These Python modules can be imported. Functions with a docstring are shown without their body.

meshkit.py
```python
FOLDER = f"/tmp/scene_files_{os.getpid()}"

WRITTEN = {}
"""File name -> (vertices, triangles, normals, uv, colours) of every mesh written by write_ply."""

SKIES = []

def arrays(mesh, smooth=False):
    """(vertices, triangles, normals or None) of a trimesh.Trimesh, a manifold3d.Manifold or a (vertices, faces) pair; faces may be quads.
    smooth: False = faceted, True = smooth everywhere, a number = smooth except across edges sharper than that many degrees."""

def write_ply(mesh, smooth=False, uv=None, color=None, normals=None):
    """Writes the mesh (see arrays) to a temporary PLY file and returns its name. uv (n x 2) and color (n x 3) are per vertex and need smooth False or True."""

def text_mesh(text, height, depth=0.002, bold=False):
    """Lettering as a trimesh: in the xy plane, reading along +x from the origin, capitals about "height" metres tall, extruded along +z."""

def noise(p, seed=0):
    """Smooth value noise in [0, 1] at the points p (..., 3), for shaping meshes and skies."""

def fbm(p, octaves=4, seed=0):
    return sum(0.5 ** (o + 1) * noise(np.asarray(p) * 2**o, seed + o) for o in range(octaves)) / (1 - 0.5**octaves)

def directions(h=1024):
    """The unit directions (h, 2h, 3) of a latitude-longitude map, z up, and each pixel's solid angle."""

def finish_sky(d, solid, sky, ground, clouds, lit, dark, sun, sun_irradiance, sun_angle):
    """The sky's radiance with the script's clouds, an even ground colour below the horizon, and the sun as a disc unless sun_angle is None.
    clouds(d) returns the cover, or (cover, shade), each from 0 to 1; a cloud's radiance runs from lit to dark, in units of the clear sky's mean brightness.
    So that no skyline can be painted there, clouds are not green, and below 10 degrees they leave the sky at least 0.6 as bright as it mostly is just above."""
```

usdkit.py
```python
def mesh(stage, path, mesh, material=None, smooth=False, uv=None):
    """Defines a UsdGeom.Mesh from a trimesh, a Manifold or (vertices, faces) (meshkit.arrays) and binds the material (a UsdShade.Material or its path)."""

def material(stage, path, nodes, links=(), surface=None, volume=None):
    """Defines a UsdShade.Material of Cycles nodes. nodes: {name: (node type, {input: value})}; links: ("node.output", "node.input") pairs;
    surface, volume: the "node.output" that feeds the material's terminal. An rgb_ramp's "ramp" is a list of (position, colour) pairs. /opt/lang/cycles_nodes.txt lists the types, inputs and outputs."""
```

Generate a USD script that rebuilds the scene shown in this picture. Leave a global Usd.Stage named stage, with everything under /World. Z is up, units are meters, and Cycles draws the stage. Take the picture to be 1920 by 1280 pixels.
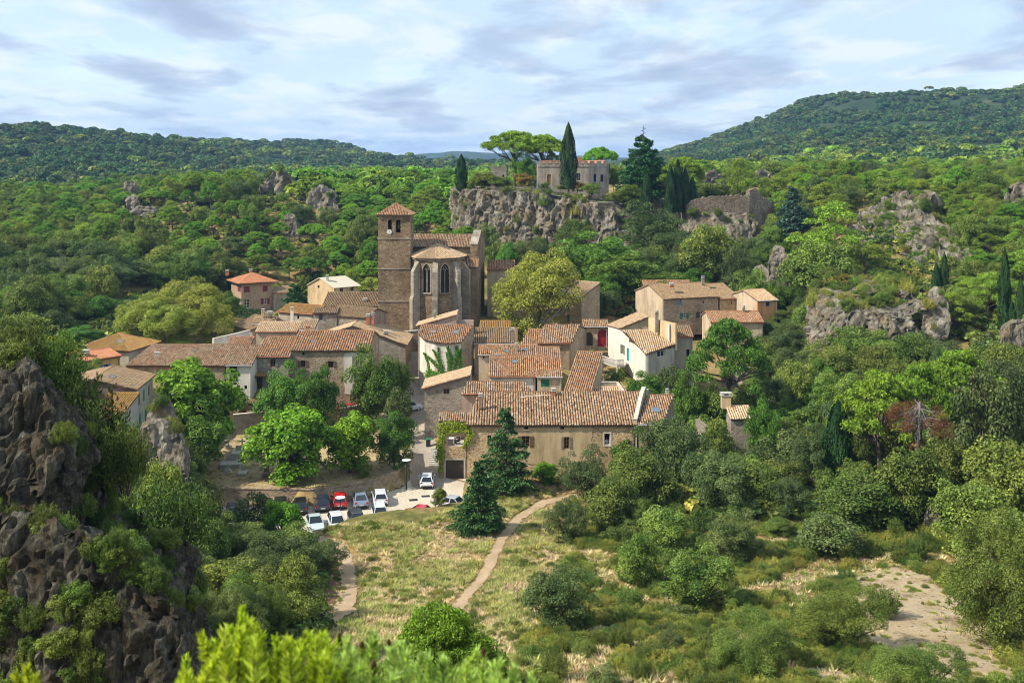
import math, random
import numpy as np
import trimesh, manifold3d, shapely
import usdkit, meshkit
from scipy.interpolate import RBFInterpolator
from scipy.spatial import cKDTree
from pxr import Usd, UsdGeom, UsdLux, UsdShade, Gf, Sdf, Vt

stage = Usd.Stage.CreateInMemory()
UsdGeom.SetStageUpAxis(stage, 'Z'); UsdGeom.SetStageMetersPerUnit(stage, 1.0)
UsdGeom.Xform.Define(stage, '/World'); UsdGeom.Scope.Define(stage, '/World/Looks')
T = Sdf.ValueTypeNames

# ------------------------------------------------------------------ camera: a level 35 mm lens with some drop (lens shift), 40 m above the car park
F, HZ, H = 1867.0, 310.0, 40.0
cam = UsdGeom.Camera.Define(stage, '/World/camera')
cam.CreateFocalLengthAttr(35.0); cam.CreateHorizontalApertureAttr(36.0); cam.CreateVerticalApertureAttr(24.0)
cam.CreateVerticalApertureOffsetAttr(-(640.0 - HZ) / 1920.0 * 36.0)
cam.AddTranslateOp().Set(Gf.Vec3d(0, 0, H)); cam.AddRotateXOp().Set(90.0)
cam.CreateClippingRangeAttr(Gf.Vec2f(0.1, 30000.0))
cam.CreateExposureAttr(0.82)
cam.CreateFStopAttr(3.2); cam.CreateFocusDistanceAttr(90.0)

# ------------------------------------------------------------------ sun and sky
SUN = np.array([-0.76, -0.24, 0.74]); SUN = SUN / np.linalg.norm(SUN)
sun = UsdLux.DistantLight.Define(stage, '/World/sun')
sun.CreateIntensityAttr(1.0); sun.CreateAngleAttr(0.5); sun.CreateColorAttr(Gf.Vec3f(1.0, 0.93, 0.82))
sun.CreateNormalizeAttr(True)
sun.AddRotateXYZOp().Set(Gf.Vec3f(math.degrees(math.acos(SUN[2])), 0, math.degrees(math.atan2(SUN[0], -SUN[1]))))
SKY_STRENGTH = 0.15
dome = UsdLux.DomeLight.Define(stage, '/World/sky'); dome.CreateIntensityAttr(1.0)
dome.GetPrim().SetCustomDataByKey('kind', 'structure')
EL, ROT = math.asin(SUN[2]), math.atan2(SUN[0], SUN[1])
sky_nodes = {
    'sky': ('sky_texture', {'sky_type': 'single_scattering', 'sun_disc': False, 'sun_elevation': EL, 'sun_rotation': ROT, 'air_density': 1.0, 'aerosol_density': 1.5}),
    'geo': ('geometry', {}), 'sep': ('separate_xyz', {}),
    'up': ('math', {'math_type': 'maximum', 'value2': 0.0}), 'den': ('math', {'math_type': 'add', 'value2': 0.09}),
    'inv': ('math', {'math_type': 'divide', 'value1': 1.0}),
    'flat': ('vector_math', {'vector_type': 'scale', 'math_type': 'scale'}),
    # broad pale veil, darker flat-bottomed banks, and bright puffs
    'm1': ('mapping', {'scale': (0.62, 0.50, 0.5), 'location': (3.1, 7.7, 0.0)}),
    'n1': ('noise_texture', {'scale': 1.0, 'detail': 7.0, 'roughness': 0.52, 'distortion': 0.25}),
    'r1': ('rgb_ramp', {'ramp': [(0.0, (0, 0, 0)), (0.30, (0.25, 0.25, 0.25)), (0.52, (0.85, 0.85, 0.85)), (1.0, (1, 1, 1))]}),
    'm2': ('mapping', {'scale': (1.25, 0.75, 0.5), 'location': (1.3, 4.4, 2.0)}),
    'n2': ('noise_texture', {'scale': 1.0, 'detail': 8.0, 'roughness': 0.55, 'distortion': 0.25}),
    'r2': ('rgb_ramp', {'ramp': [(0.0, (0, 0, 0)), (0.49, (0, 0, 0)), (0.57, (.6, .6, .6)), (0.68, (1, 1, 1)), (1.0, (1, 1, 1))]}),
    'm3': ('mapping', {'scale': (2.6, 1.4, 0.5), 'location': (9.3, 2.2, 5.0)}),
    'n3': ('noise_texture', {'scale': 1.0, 'detail': 7.0, 'roughness': 0.55, 'distortion': 0.15}),
    'r3': ('rgb_ramp', {'ramp': [(0.0, (0, 0, 0)), (0.48, (0, 0, 0)), (0.62, (1, 1, 1)), (1.0, (1, 1, 1))]}),
    'veil': ('mix', {'color2': (2.55, 3.2, 3.85)}),
    'puff': ('mix', {'color2': (3.6, 3.9, 4.15)}), 'pf': ('math', {'math_type': 'multiply', 'value2': 0.75}),
    'bank': ('mix', {'color2': (1.62, 2.0, 2.72)}), 'bf': ('math', {'math_type': 'multiply', 'value2': 0.85}),
    'bg': ('background_shader', {'strength': SKY_STRENGTH}),
}
sky_nodes['flat'] = ('vector_math', {'math_type': 'scale'})
usdkit.material(stage, '/World/Looks/sky_look', sky_nodes, [
    ('geo.position', 'sep.vector'), ('sep.z', 'up.value1'), ('up.value', 'den.value1'), ('den.value', 'inv.value2'),
    ('geo.position', 'flat.vector1'), ('inv.value', 'flat.scale'),
    ('flat.vector', 'm1.vector'), ('m1.vector', 'n1.vector'), ('n1.fac', 'r1.fac'),
    ('flat.vector', 'm2.vector'), ('m2.vector', 'n2.vector'), ('n2.fac', 'r2.fac'),
    ('flat.vector', 'm3.vector'), ('m3.vector', 'n3.vector'), ('n3.fac', 'r3.fac'),
    ('sky.color', 'veil.color1'), ('r1.color', 'veil.fac'),
    ('veil.color', 'puff.color1'), ('r3.color', 'pf.value1'), ('pf.value', 'puff.fac'),
    ('puff.color', 'bank.color1'), ('r2.color', 'bf.value1'), ('bf.value', 'bank.fac'),
    ('bank.color', 'bg.color')], surface='bg.background')
UsdShade.MaterialBindingAPI.Apply(dome.GetPrim()).Bind(UsdShade.Material.Get(stage, '/World/Looks/sky_look'))

# ------------------------------------------------------------------ helpers
def P(px, py, Y):
    "The place Y metres ahead that the photograph shows at pixel (px, py)."
    return np.array([(px - 960.0) / F * Y, Y, H - (py - HZ) / F * Y])
_used = {}
def numbered(path):
    n = _used.get(path, 0); _used[path] = n + 1
    return path if n == 0 else f'{path}_{n:03d}'
def tag(prim, label=None, cat=None, group=None, kind=None):
    p = prim.GetPrim() if hasattr(prim, 'GetPrim') else prim
    for k, v in (('label', label), ('category', cat), ('group', group), ('kind', kind)):
        if v: p.SetCustomDataByKey(k, v)
    return prim
OFF = {}
def thing(name, label, cat, group=None, loc=(0, 0, 0), rz=0.0, scale=None, kind=None, local=False):
    "An Xform at the thing's base; parts are given in world coordinates unless local."
    x = UsdGeom.Xform.Define(stage, numbered('/World/' + name))
    if not local: OFF[x.GetPrim().GetName()] = np.asarray(loc, float)
    x.AddTranslateOp().Set(Gf.Vec3d(*map(float, loc)))
    if rz: x.AddRotateZOp().Set(float(math.degrees(rz)))
    if scale is not None: x.AddScaleOp().Set(Gf.Vec3f(*(map(float, scale) if np.ndim(scale) else [float(scale)] * 3)))
    return tag(x, label, cat, group, kind)
def pathof(parent):
    return '/World' if parent is None else str(parent.GetPath())
LOOK = {}
def mesh(name, m, look, parent=None, smooth=False, label=None, kind=None, tone=0):
    if isinstance(m, MB): m = m.arrays()
    if parent is not None:
        off = OFF.get(pathof(parent).split('/')[2])
        if off is not None and np.any(off):
            if isinstance(m, tuple): m = (np.asarray(m[0], float) - off, m[1])
            else: m = m.copy(); m.apply_translation(-off)
    o = usdkit.mesh(stage, numbered(pathof(parent) + '/' + name), m, LOOK[look], smooth=smooth)
    if tone: tone_of(o, tone)
    return tag(o, label, None, None, kind)
def tone_of(o, per, rng=np.random.default_rng(5)):
    "One random tone for every per vertices (a tile, a leaf), read by the material."
    n = len(o.GetPointsAttr().Get()); t = np.repeat(rng.random(n // per + 1), per)[:n]
    UsdGeom.PrimvarsAPI(o).CreatePrimvar('tone', T.FloatArray, 'vertex').Set(Vt.FloatArray.FromNumpy(t.astype(np.float32)))
def onemesh(name, m, look, label, cat, group=None, kind=None, smooth=False):
    return tag(mesh(name, m, look, None, smooth), label, cat, group, kind)

class MB:
    "Collects triangles and quads for one mesh."
    def __init__(s): s.v, s.f, s.n = [], [], 0
    def add(s, v, f):
        v, f = np.asarray(v, float), np.asarray(f, int)
        if f.shape[1] == 4: f = np.vstack([f[:, [0, 1, 2]], f[:, [0, 2, 3]]])
        s.v.append(v); s.f.append(f + s.n); s.n += len(v); return s
    def tm(s, m, M=None):
        v = np.array(m.vertices)
        if M is not None: v = v @ M[:3, :3].T + M[:3, 3]
        return s.add(v, m.faces)
    def box(s, c, size, R=None):
        "Box of given size, centre c, R = 3x3 with the box axes as columns."
        b = np.array([[x, y, z] for x in (-.5, .5) for y in (-.5, .5) for z in (-.5, .5)]) * size
        if R is not None: b = b @ np.asarray(R).T
        return s.add(b + c, [[0, 1, 3, 2], [4, 6, 7, 5], [0, 4, 5, 1], [2, 3, 7, 6], [0, 2, 6, 4], [1, 5, 7, 3]])
    def quad(s, a, b, c, d): return s.add([a, b, c, d], [[0, 1, 2, 3]])
    def poly(s, pts):
        pts = np.asarray(pts, float)
        return s.add(pts, [[0, i, i + 1] for i in range(1, len(pts) - 1)])
    def slab(s, pts, off):
        "A planar polygon thickened by the vector off."
        a = np.asarray(pts, float); b = a + off; n = len(a)
        s.poly(a); s.poly(b[::-1])
        return s.add(np.vstack([a, b]), [[i, i + n, (i + 1) % n + n, (i + 1) % n] for i in range(n)])
    def tube(s, pts, radii, sides=6, cap=True):
        p = np.asarray(pts, float); n = len(p)
        r = np.broadcast_to(np.asarray(radii, float), (n,))
        t = np.gradient(p, axis=0); t /= np.linalg.norm(t, axis=1, keepdims=True) + 1e-12
        a = np.cross(t, np.where(np.abs(t[:, 2:]) < 0.9, [0, 0, 1.0], [1.0, 0, 0])); a /= np.linalg.norm(a, axis=1, keepdims=True) + 1e-12
        b = np.cross(t, a); ang = np.arange(sides) * 2 * np.pi / sides
        v = p[:, None] + r[:, None, None] * (np.cos(ang)[None, :, None] * a[:, None] + np.sin(ang)[None, :, None] * b[:, None])
        i, j = np.meshgrid(np.arange(n - 1), np.arange(sides), indexing='ij')
        q = np.stack([i * sides + j, i * sides + (j + 1) % sides, (i + 1) * sides + (j + 1) % sides, (i + 1) * sides + j], -1).reshape(-1, 4)
        s.add(v.reshape(-1, 3), q)
        if cap: s.add(v[-1], [[0, k, k + 1] for k in range(1, sides - 1)])
        return s
    def lathe(s, prof, n=16, c=(0, 0, 0)):
        "prof: (radius, z) pairs."
        prof = np.asarray(prof, float); k = len(prof); a = np.arange(n) * 2 * np.pi / n
        v = np.stack([np.outer(prof[:, 0], np.cos(a)), np.outer(prof[:, 0], np.sin(a)), np.repeat(prof[:, 1:2], n, 1)], -1).reshape(-1, 3)
        i, j = np.meshgrid(np.arange(k - 1), np.arange(n), indexing='ij')
        return s.add(v + c, np.stack([i * n + j, i * n + (j + 1) % n, (i + 1) * n + (j + 1) % n, (i + 1) * n + j], -1).reshape(-1, 4))
    def arrays(s): return (np.vstack(s.v), np.vstack(s.f))
    def empty(s): return s.n == 0
def unit(v): return np.asarray(v, float) / (np.linalg.norm(v) + 1e-12)
def Rz(a): return np.array([[math.cos(a), -math.sin(a), 0], [math.sin(a), math.cos(a), 0], [0, 0, 1.0]])
# ------------------------------------------------------------------ materials
def material(name, nodes, links, surface='p.BSDF', volume=None):
    LOOK[name] = usdkit.material(stage, '/World/Looks/' + name + '_look', nodes, links, surface=surface, volume=volume); return name
def plain(name, col, rough=0.8, metal=0.0, spec=0.3):
    return material(name, {'p': ('principled_bsdf', {'base_color': col, 'roughness': rough, 'metallic': metal, 'specular_ior_level': spec})}, [])
def ramp(stops): return ('rgb_ramp', {'ramp': stops})

material('ground', {
    'g': ('geometry', {}),
    'n1': ('noise_texture', {'scale': 0.09, 'detail': 6.0, 'roughness': 0.6}), 'r1': ramp([(0.0, (0.36, 0.26, 0.13)), (0.42, (0.32, 0.235, 0.11)), (0.52, (0.23, 0.19, 0.075)), (0.65, (0.12, 0.13, 0.04)), (1, (0.08, 0.09, 0.025))]),
    'n2': ('noise_texture', {'scale': 1.3, 'detail': 8.0, 'roughness': 0.65}), 'r2': ramp([(0.3, (0.55, 0.5, 0.45)), (0.7, (1.25, 1.2, 1.1))]),
    'mx': ('mix', {'mix_type': 'multiply', 'fac': 1.0}), 'b': ('bump', {'strength': 0.6, 'distance': 0.25}),
    'p': ('principled_bsdf', {'roughness': 0.95, 'specular_ior_level': 0.1})},
    [('g.position', 'n1.vector'), ('n1.fac', 'r1.fac'), ('g.position', 'n2.vector'), ('n2.fac', 'r2.fac'), ('r1.color', 'mx.color1'), ('r2.color', 'mx.color2'), ('mx.color', 'p.base_color'), ('n2.fac', 'b.height'), ('b.normal', 'p.normal')])
material('hill_soil', {'g': ('geometry', {}), 'n': ('noise_texture', {'scale': .012, 'detail': 8.0, 'roughness': .65}), 'r': ramp([(.35, (0.022, 0.042, 0.02)), (.6, (0.045, 0.07, 0.028)), (.7, (0.15, 0.125, 0.07))]), 'p': ('principled_bsdf', {'roughness': .95, 'specular_ior_level': .1})}, [('g.position', 'n.vector'), ('n.fac', 'r.fac'), ('r.color', 'p.base_color')])
def stone(name, cols, mortar, scale=(1.9, 1.9, 3.9), weather=0.65, bump=0.5, dark=(0.5, 0.47, 0.42)):
    "Rubble masonry: each stone its own tone, mortar between, weather stains."
    return material(name, {'g': ('geometry', {}), 'mp': ('mapping', {'scale': scale}),
        'wn': ('noise_texture', {'scale': 1.7, 'detail': 2.0}), 'wv': ('vector_math', {'math_type': 'multiply_add', 'vector2': (.5, .5, .35)}),
        'v': ('voronoi_texture', {'scale': 1.0, 'feature': 'f1', 'randomness': .85}), 'e': ('voronoi_texture', {'scale': 1.0, 'feature': 'distance_to_edge', 'randomness': .85}),
        'sx': ('separate_xyz', {}), 'r': ramp([(i / (len(cols) - 1), c) for i, c in enumerate(cols)]),
        'er': ramp([(0.0, (0, 0, 0)), (0.05, (0.1, 0.1, 0.1)), (0.14, (1, 1, 1))]), 'm': ('mix', {'color1': mortar}),
        'n': ('noise_texture', {'scale': 0.35, 'detail': 7.0, 'roughness': 0.65}), 'nr': ramp([(0.35, dark), (0.6, (1.08, 1.06, 1.02))]), 'mm': ('mix', {'mix_type': 'multiply', 'fac': weather}),
        'n2': ('noise_texture', {'scale': 14.0, 'detail': 4.0}), 'n2r': ramp([(0.3, (0.75, 0.75, 0.75)), (0.7, (1.2, 1.2, 1.2))]), 'm3': ('mix', {'mix_type': 'multiply', 'fac': 0.7}),
        'b': ('bump', {'strength': bump, 'distance': 0.06}), 'p': ('principled_bsdf', {'roughness': 0.92, 'specular_ior_level': 0.15})},
        [('g.position', 'mp.vector'), ('g.position', 'wn.vector'), ('wn.color', 'wv.vector1'), ('mp.vector', 'wv.vector3'), ('wv.vector', 'v.vector'), ('wv.vector', 'e.vector'), ('v.color', 'sx.vector'), ('sx.x', 'r.fac'),
         ('e.distance', 'er.fac'), ('er.color', 'm.fac'), ('r.color', 'm.color2'), ('g.position', 'n.vector'), ('n.fac', 'nr.fac'), ('m.color', 'mm.color1'), ('nr.color', 'mm.color2'),
         ('g.position', 'n2.vector'), ('n2.fac', 'n2r.fac'), ('mm.color', 'm3.color1'), ('n2r.color', 'm3.color2'), ('m3.color', 'p.base_color'), ('er.color', 'b.height'), ('b.normal', 'p.normal')])
stone('stone_tan', [(0.32, 0.20, 0.10), (0.45, 0.31, 0.165), (0.52, 0.385, 0.215), (0.38, 0.255, 0.145), (0.56, 0.45, 0.30)], (0.55, 0.42, 0.25))
stone('stone_brown', [(0.22, 0.155, 0.10), (0.32, 0.24, 0.155), (0.38, 0.29, 0.20), (0.27, 0.21, 0.15), (0.42, 0.35, 0.26)], (0.36, 0.28, 0.19))
stone('stone_church', [(0.16, 0.105, 0.06), (0.27, 0.19, 0.115), (0.34, 0.25, 0.16), (0.21, 0.15, 0.095), (0.38, 0.30, 0.20)], (0.22, 0.16, 0.10), scale=(1.5, 1.5, 3.0), weather=.8)
stone('stone_ashlar', [(0.27, 0.24, 0.19), (0.34, 0.30, 0.24), (0.38, 0.345, 0.28), (0.31, 0.27, 0.215)], (0.30, 0.26, 0.20), scale=(1.1, 1.1, 2.6), weather=.8, bump=.25)
stone('stone_grey', [(0.20, 0.17, 0.135), (0.29, 0.25, 0.20), (0.34, 0.30, 0.245), (0.25, 0.215, 0.175), (0.40, 0.36, 0.30)], (0.30, 0.26, 0.205), weather=.6)
stone('stone_ruin', [(0.20, 0.16, 0.12), (0.28, 0.225, 0.165), (0.33, 0.27, 0.20), (0.24, 0.20, 0.155), (0.36, 0.31, 0.245)], (0.13, 0.10, 0.075), scale=(1.5, 1.5, 3.2), weather=.7, bump=.8)
stone('stone_rose', [(0.26, 0.165, 0.10), (0.36, 0.245, 0.155), (0.42, 0.30, 0.20), (0.31, 0.20, 0.13)], (0.40, 0.30, 0.20), weather=.3)
def plaster(name, col, stain=0.5, dark=(0.55, 0.5, 0.44)):
    return material(name, {'g': ('geometry', {}), 'mp': ('mapping', {'scale': (1, 1, .45)}), 'n': ('noise_texture', {'scale': 0.7, 'detail': 8.0, 'roughness': 0.68}), 'r': ramp([(0.36, dark), (0.52, (0.93, 0.92, 0.9)), (0.7, (1.06, 1.05, 1.03))]),
        'm0': ('mix', {'mix_type': 'multiply', 'fac': stain, 'color1': col}), 'mq': ('mapping', {'scale': (1.1, 1.1, .14)}), 'n5': ('noise_texture', {'scale': 1.0, 'detail': 5.0, 'roughness': .6}), 'r5': ramp([(0.34, (.55, .52, .47)), (0.5, (1, 1, 1))]), 'm': ('mix', {'mix_type': 'multiply', 'fac': .5}), 'n2': ('noise_texture', {'scale': 9.0, 'detail': 5.0}), 'b': ('bump', {'strength': .25, 'distance': 0.03}),
        'p': ('principled_bsdf', {'roughness': 0.9, 'specular_ior_level': 0.15})},
        [('g.position', 'mp.vector'), ('mp.vector', 'n.vector'), ('n.fac', 'r.fac'), ('r.color', 'm0.color2'), ('m0.color', 'm.color1'), ('g.position', 'mq.vector'), ('mq.vector', 'n5.vector'), ('n5.fac', 'r5.fac'), ('r5.color', 'm.color2'), ('m.color', 'p.base_color'), ('g.position', 'n2.vector'), ('n2.fac', 'b.height'), ('b.normal', 'p.normal')])
plaster('plaster_tan', (0.56, 0.42, 0.245)); plaster('plaster_white', (0.66, 0.61, 0.52), .55); plaster('plaster_grey', (0.40, 0.36, 0.29), .7); plaster('plaster_cream', (0.49, 0.395, 0.275), .6)
plaster('plaster_pink', (0.47, 0.34, 0.27), .4); plaster('plaster_yellow', (0.58, 0.36, 0.12), .3); plaster('plaster_orange', (0.56, 0.29, 0.12), .35); plaster('plaster_purple', (0.27, 0.18, 0.155), .4)
plaster('plaster_castle', (0.40, 0.345, 0.28), .75); plaster('mortar_pale', (0.55, 0.50, 0.42), .5); plaster('plaster_brown', (0.30, 0.22, 0.155), .6)
def tiles(name, cols, lichen=(0.30, 0.24, 0.11), amount=0.45, val=1.0):
    "Old canal tiles: every tile its own tone, lichen and soot in patches."
    st = [(i / (len(cols) - 1), tuple(val * np.array(c))) for i, c in enumerate(cols)]
    return material(name, {'g': ('geometry', {}), 'tn': ('attribute', {'attribute': 'tone'}), 'r': ramp(st), 'n': ('noise_texture', {'scale': 0.8, 'detail': 6.0, 'roughness': .7}), 'nr': ramp([(0.45, (0, 0, 0)), (0.62, (amount,) * 3)]), 'm': ('mix', {'color2': lichen}),
        'n2': ('noise_texture', {'scale': 11.0, 'detail': 4.0}), 'n2r': ramp([(0.3, (0.62, 0.6, 0.58)), (0.65, (1.12, 1.12, 1.12))]), 'm2': ('mix', {'mix_type': 'multiply', 'fac': .9}), 'p': ('principled_bsdf', {'roughness': 0.85, 'specular_ior_level': 0.2})},
        [('tn.fac', 'r.fac'), ('g.position', 'n.vector'), ('n.fac', 'nr.fac'), ('nr.color', 'm.fac'), ('r.color', 'm.color1'), ('g.position', 'n2.vector'), ('n2.fac', 'n2r.fac'), ('m.color', 'm2.color1'), ('n2r.color', 'm2.color2'), ('m2.color', 'p.base_color')])
OLD = [(0.16, 0.09, 0.055), (0.32, 0.18, 0.10), (0.42, 0.23, 0.125), (0.30, 0.22, 0.145), (0.46, 0.32, 0.20), (0.36, 0.165, 0.085), (0.54, 0.43, 0.29), (0.22, 0.15, 0.10), (0.47, 0.28, 0.155), (0.50, 0.40, 0.28)]
tiles('tile_old', OLD, amount=.35)
tiles('tile_red', [(0.32, 0.14, 0.07), (0.45, 0.21, 0.10), (0.36, 0.22, 0.135), (0.52, 0.28, 0.145), (0.20, 0.11, 0.07), (0.52, 0.40, 0.27), (0.48, 0.21, 0.095), (0.42, 0.30, 0.19)], amount=.35)
tiles('tile_brown', [(0.20, 0.13, 0.08), (0.28, 0.18, 0.10), (0.34, 0.22, 0.125), (0.24, 0.17, 0.11), (0.38, 0.28, 0.17), (0.30, 0.16, 0.085)], amount=.5)
tiles('tile_lichen', [(0.30, 0.165, 0.06), (0.38, 0.21, 0.075), (0.42, 0.26, 0.09), (0.33, 0.15, 0.06), (0.45, 0.30, 0.13)], lichen=(0.38, 0.26, 0.06), amount=.6)
tiles('tile_orange', [(0.46, 0.185, 0.085), (0.52, 0.21, 0.10), (0.48, 0.24, 0.13), (0.55, 0.25, 0.13)], amount=.08)
tiles('tile_pale', [(0.52, 0.36, 0.21), (0.62, 0.46, 0.29), (0.68, 0.55, 0.38), (0.48, 0.28, 0.14), (0.60, 0.42, 0.24), (0.66, 0.52, 0.36)], lichen=(0.6, 0.5, 0.33), amount=.3)
tiles('tile_tan', [(0.42, 0.29, 0.165), (0.48, 0.35, 0.21), (0.54, 0.42, 0.28), (0.44, 0.26, 0.145), (0.36, 0.26, 0.16)], lichen=(0.40, 0.32, 0.17), amount=.45)
plain('tile_under', (0.12, 0.075, 0.05), .95)
plain('cement_roof', (0.55, 0.50, 0.37), .9)
def glasslike(name, col, rough=.15): return material(name, {'p': ('principled_bsdf', {'base_color': col, 'roughness': rough, 'specular_ior_level': .6})}, [])
glasslike('pane_dark', (0.012, 0.013, 0.016)); glasslike('pane_blue', (0.10, 0.16, 0.22), .08); glasslike('car_glass', (0.015, 0.02, 0.024), .06)
for n_, c_ in dict(wood_brown=(0.16, 0.085, 0.04), wood_dark=(0.07, 0.05, 0.035), wood_grey=(0.20, 0.185, 0.155), wood_orange=(0.34, 0.17, 0.055), paint_white=(0.72, 0.71, 0.67), paint_red=(0.33, 0.015, 0.02), paint_maroon=(0.16, 0.03, 0.04), paint_green=(0.02, 0.14, 0.08), paint_teal=(0.02, 0.27, 0.22), paint_blue=(0.13, 0.20, 0.50), paint_navy=(0.02, 0.02, 0.13), iron=(0.03, 0.03, 0.032), galva=(0.55, 0.56, 0.57), clay=(0.42, 0.15, 0.07), cement=(0.42, 0.40, 0.36), paint_pink=(.50, .16, .12)).items(): plain(n_, c_, .6)
plain('bronze', (0.13, 0.12, 0.08), .45, .7)
def carpaint(name, col): return material(name, {'p': ('principled_bsdf', {'base_color': col, 'roughness': .35, 'coat_weight': .8, 'coat_roughness': .06, 'metallic': .15})}, [])
for n_, c_ in dict(white=(0.72, 0.73, 0.74), black=(0.012, 0.012, 0.014), navy=(0.014, 0.02, 0.045), red=(0.50, 0.012, 0.014), bluegrey=(0.20, 0.25, 0.33), silver=(0.42, 0.45, 0.47), dark=(0.06, 0.065, 0.075), pale=(0.50, 0.58, 0.58)).items(): carpaint('car_' + n_, c_)
plain('rubber', (0.015, 0.015, 0.016), .85); plain('plastic_dark', (0.025, 0.025, 0.027), .6); plain('plate_white', (0.7, 0.7, 0.68), .5); plain('tail_red', (0.42, 0.01, 0.012), .25); plain('lamp_clear', (0.75, 0.76, 0.78), .15)
def rough_rock(name, c0, c1, c2, sc=0.5, ochre=(0.34, 0.22, 0.12), oa=.5, lich=(.12, .12, .08)):
    "Weathered limestone: pale and dark streaks that run down, ochre stains, deep cracks."
    return material(name, {'g': ('geometry', {}), 'mp': ('mapping', {'scale': (1, 1, .35)}), 'n': ('noise_texture', {'scale': sc, 'detail': 9.0, 'roughness': .68}), 'r': ramp([(0.3, c0), (0.5, c1), (0.68, c2)]),
        'n3': ('noise_texture', {'scale': sc * .5, 'detail': 5.0}), 'r3': ramp([(0.5, (0, 0, 0)), (0.66, (oa,) * 3)]), 'm': ('mix', {'color2': ochre}),
        'v': ('voronoi_texture', {'scale': sc * 3.2, 'feature': 'distance_to_edge'}), 'vr': ramp([(0, (.45, .43, .4)), (.09, (1, 1, 1))]), 'm2': ('mix', {'mix_type': 'multiply', 'fac': .55}),
        'n4': ('noise_texture', {'scale': sc * 6, 'detail': 8.0, 'roughness': .72}), 'n4r': ramp([(0.32, (.45, .45, .45)), (.62, (1.2, 1.2, 1.2))]), 'm3': ('mix', {'mix_type': 'multiply', 'fac': .85}),
        'b': ('bump', {'strength': .9, 'distance': .35}), 'p': ('principled_bsdf', {'roughness': .95, 'specular_ior_level': .1})},
        [('g.position', 'mp.vector'), ('mp.vector', 'n.vector'), ('n.fac', 'r.fac'), ('g.position', 'n3.vector'), ('n3.fac', 'r3.fac'), ('r3.color', 'm.fac'), ('r.color', 'm.color1'), ('mp.vector', 'v.vector'), ('v.distance', 'vr.fac'),
         ('m.color', 'm2.color1'), ('vr.color', 'm2.color2'), ('mp.vector', 'n4.vector'), ('n4.fac', 'n4r.fac'), ('m2.color', 'm3.color1'), ('n4r.color', 'm3.color2'), ('m3.color', 'p.base_color'), ('n4.fac', 'b.height'), ('b.normal', 'p.normal')])
rough_rock('rock_cliff', (0.058, 0.052, 0.038), (0.19, 0.168, 0.125), (0.37, 0.335, 0.265), .55, ochre=(0.24, 0.17, 0.08))
rough_rock('rock_pale', (0.085, 0.077, 0.058), (0.235, 0.21, 0.162), (0.40, 0.365, 0.295), .6, oa=.25)
rough_rock('rock_dark', (0.03, 0.028, 0.021), (0.09, 0.083, 0.06), (0.26, 0.245, 0.195), 1.5, ochre=(0.13, 0.085, 0.04), oa=.4)
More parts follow.
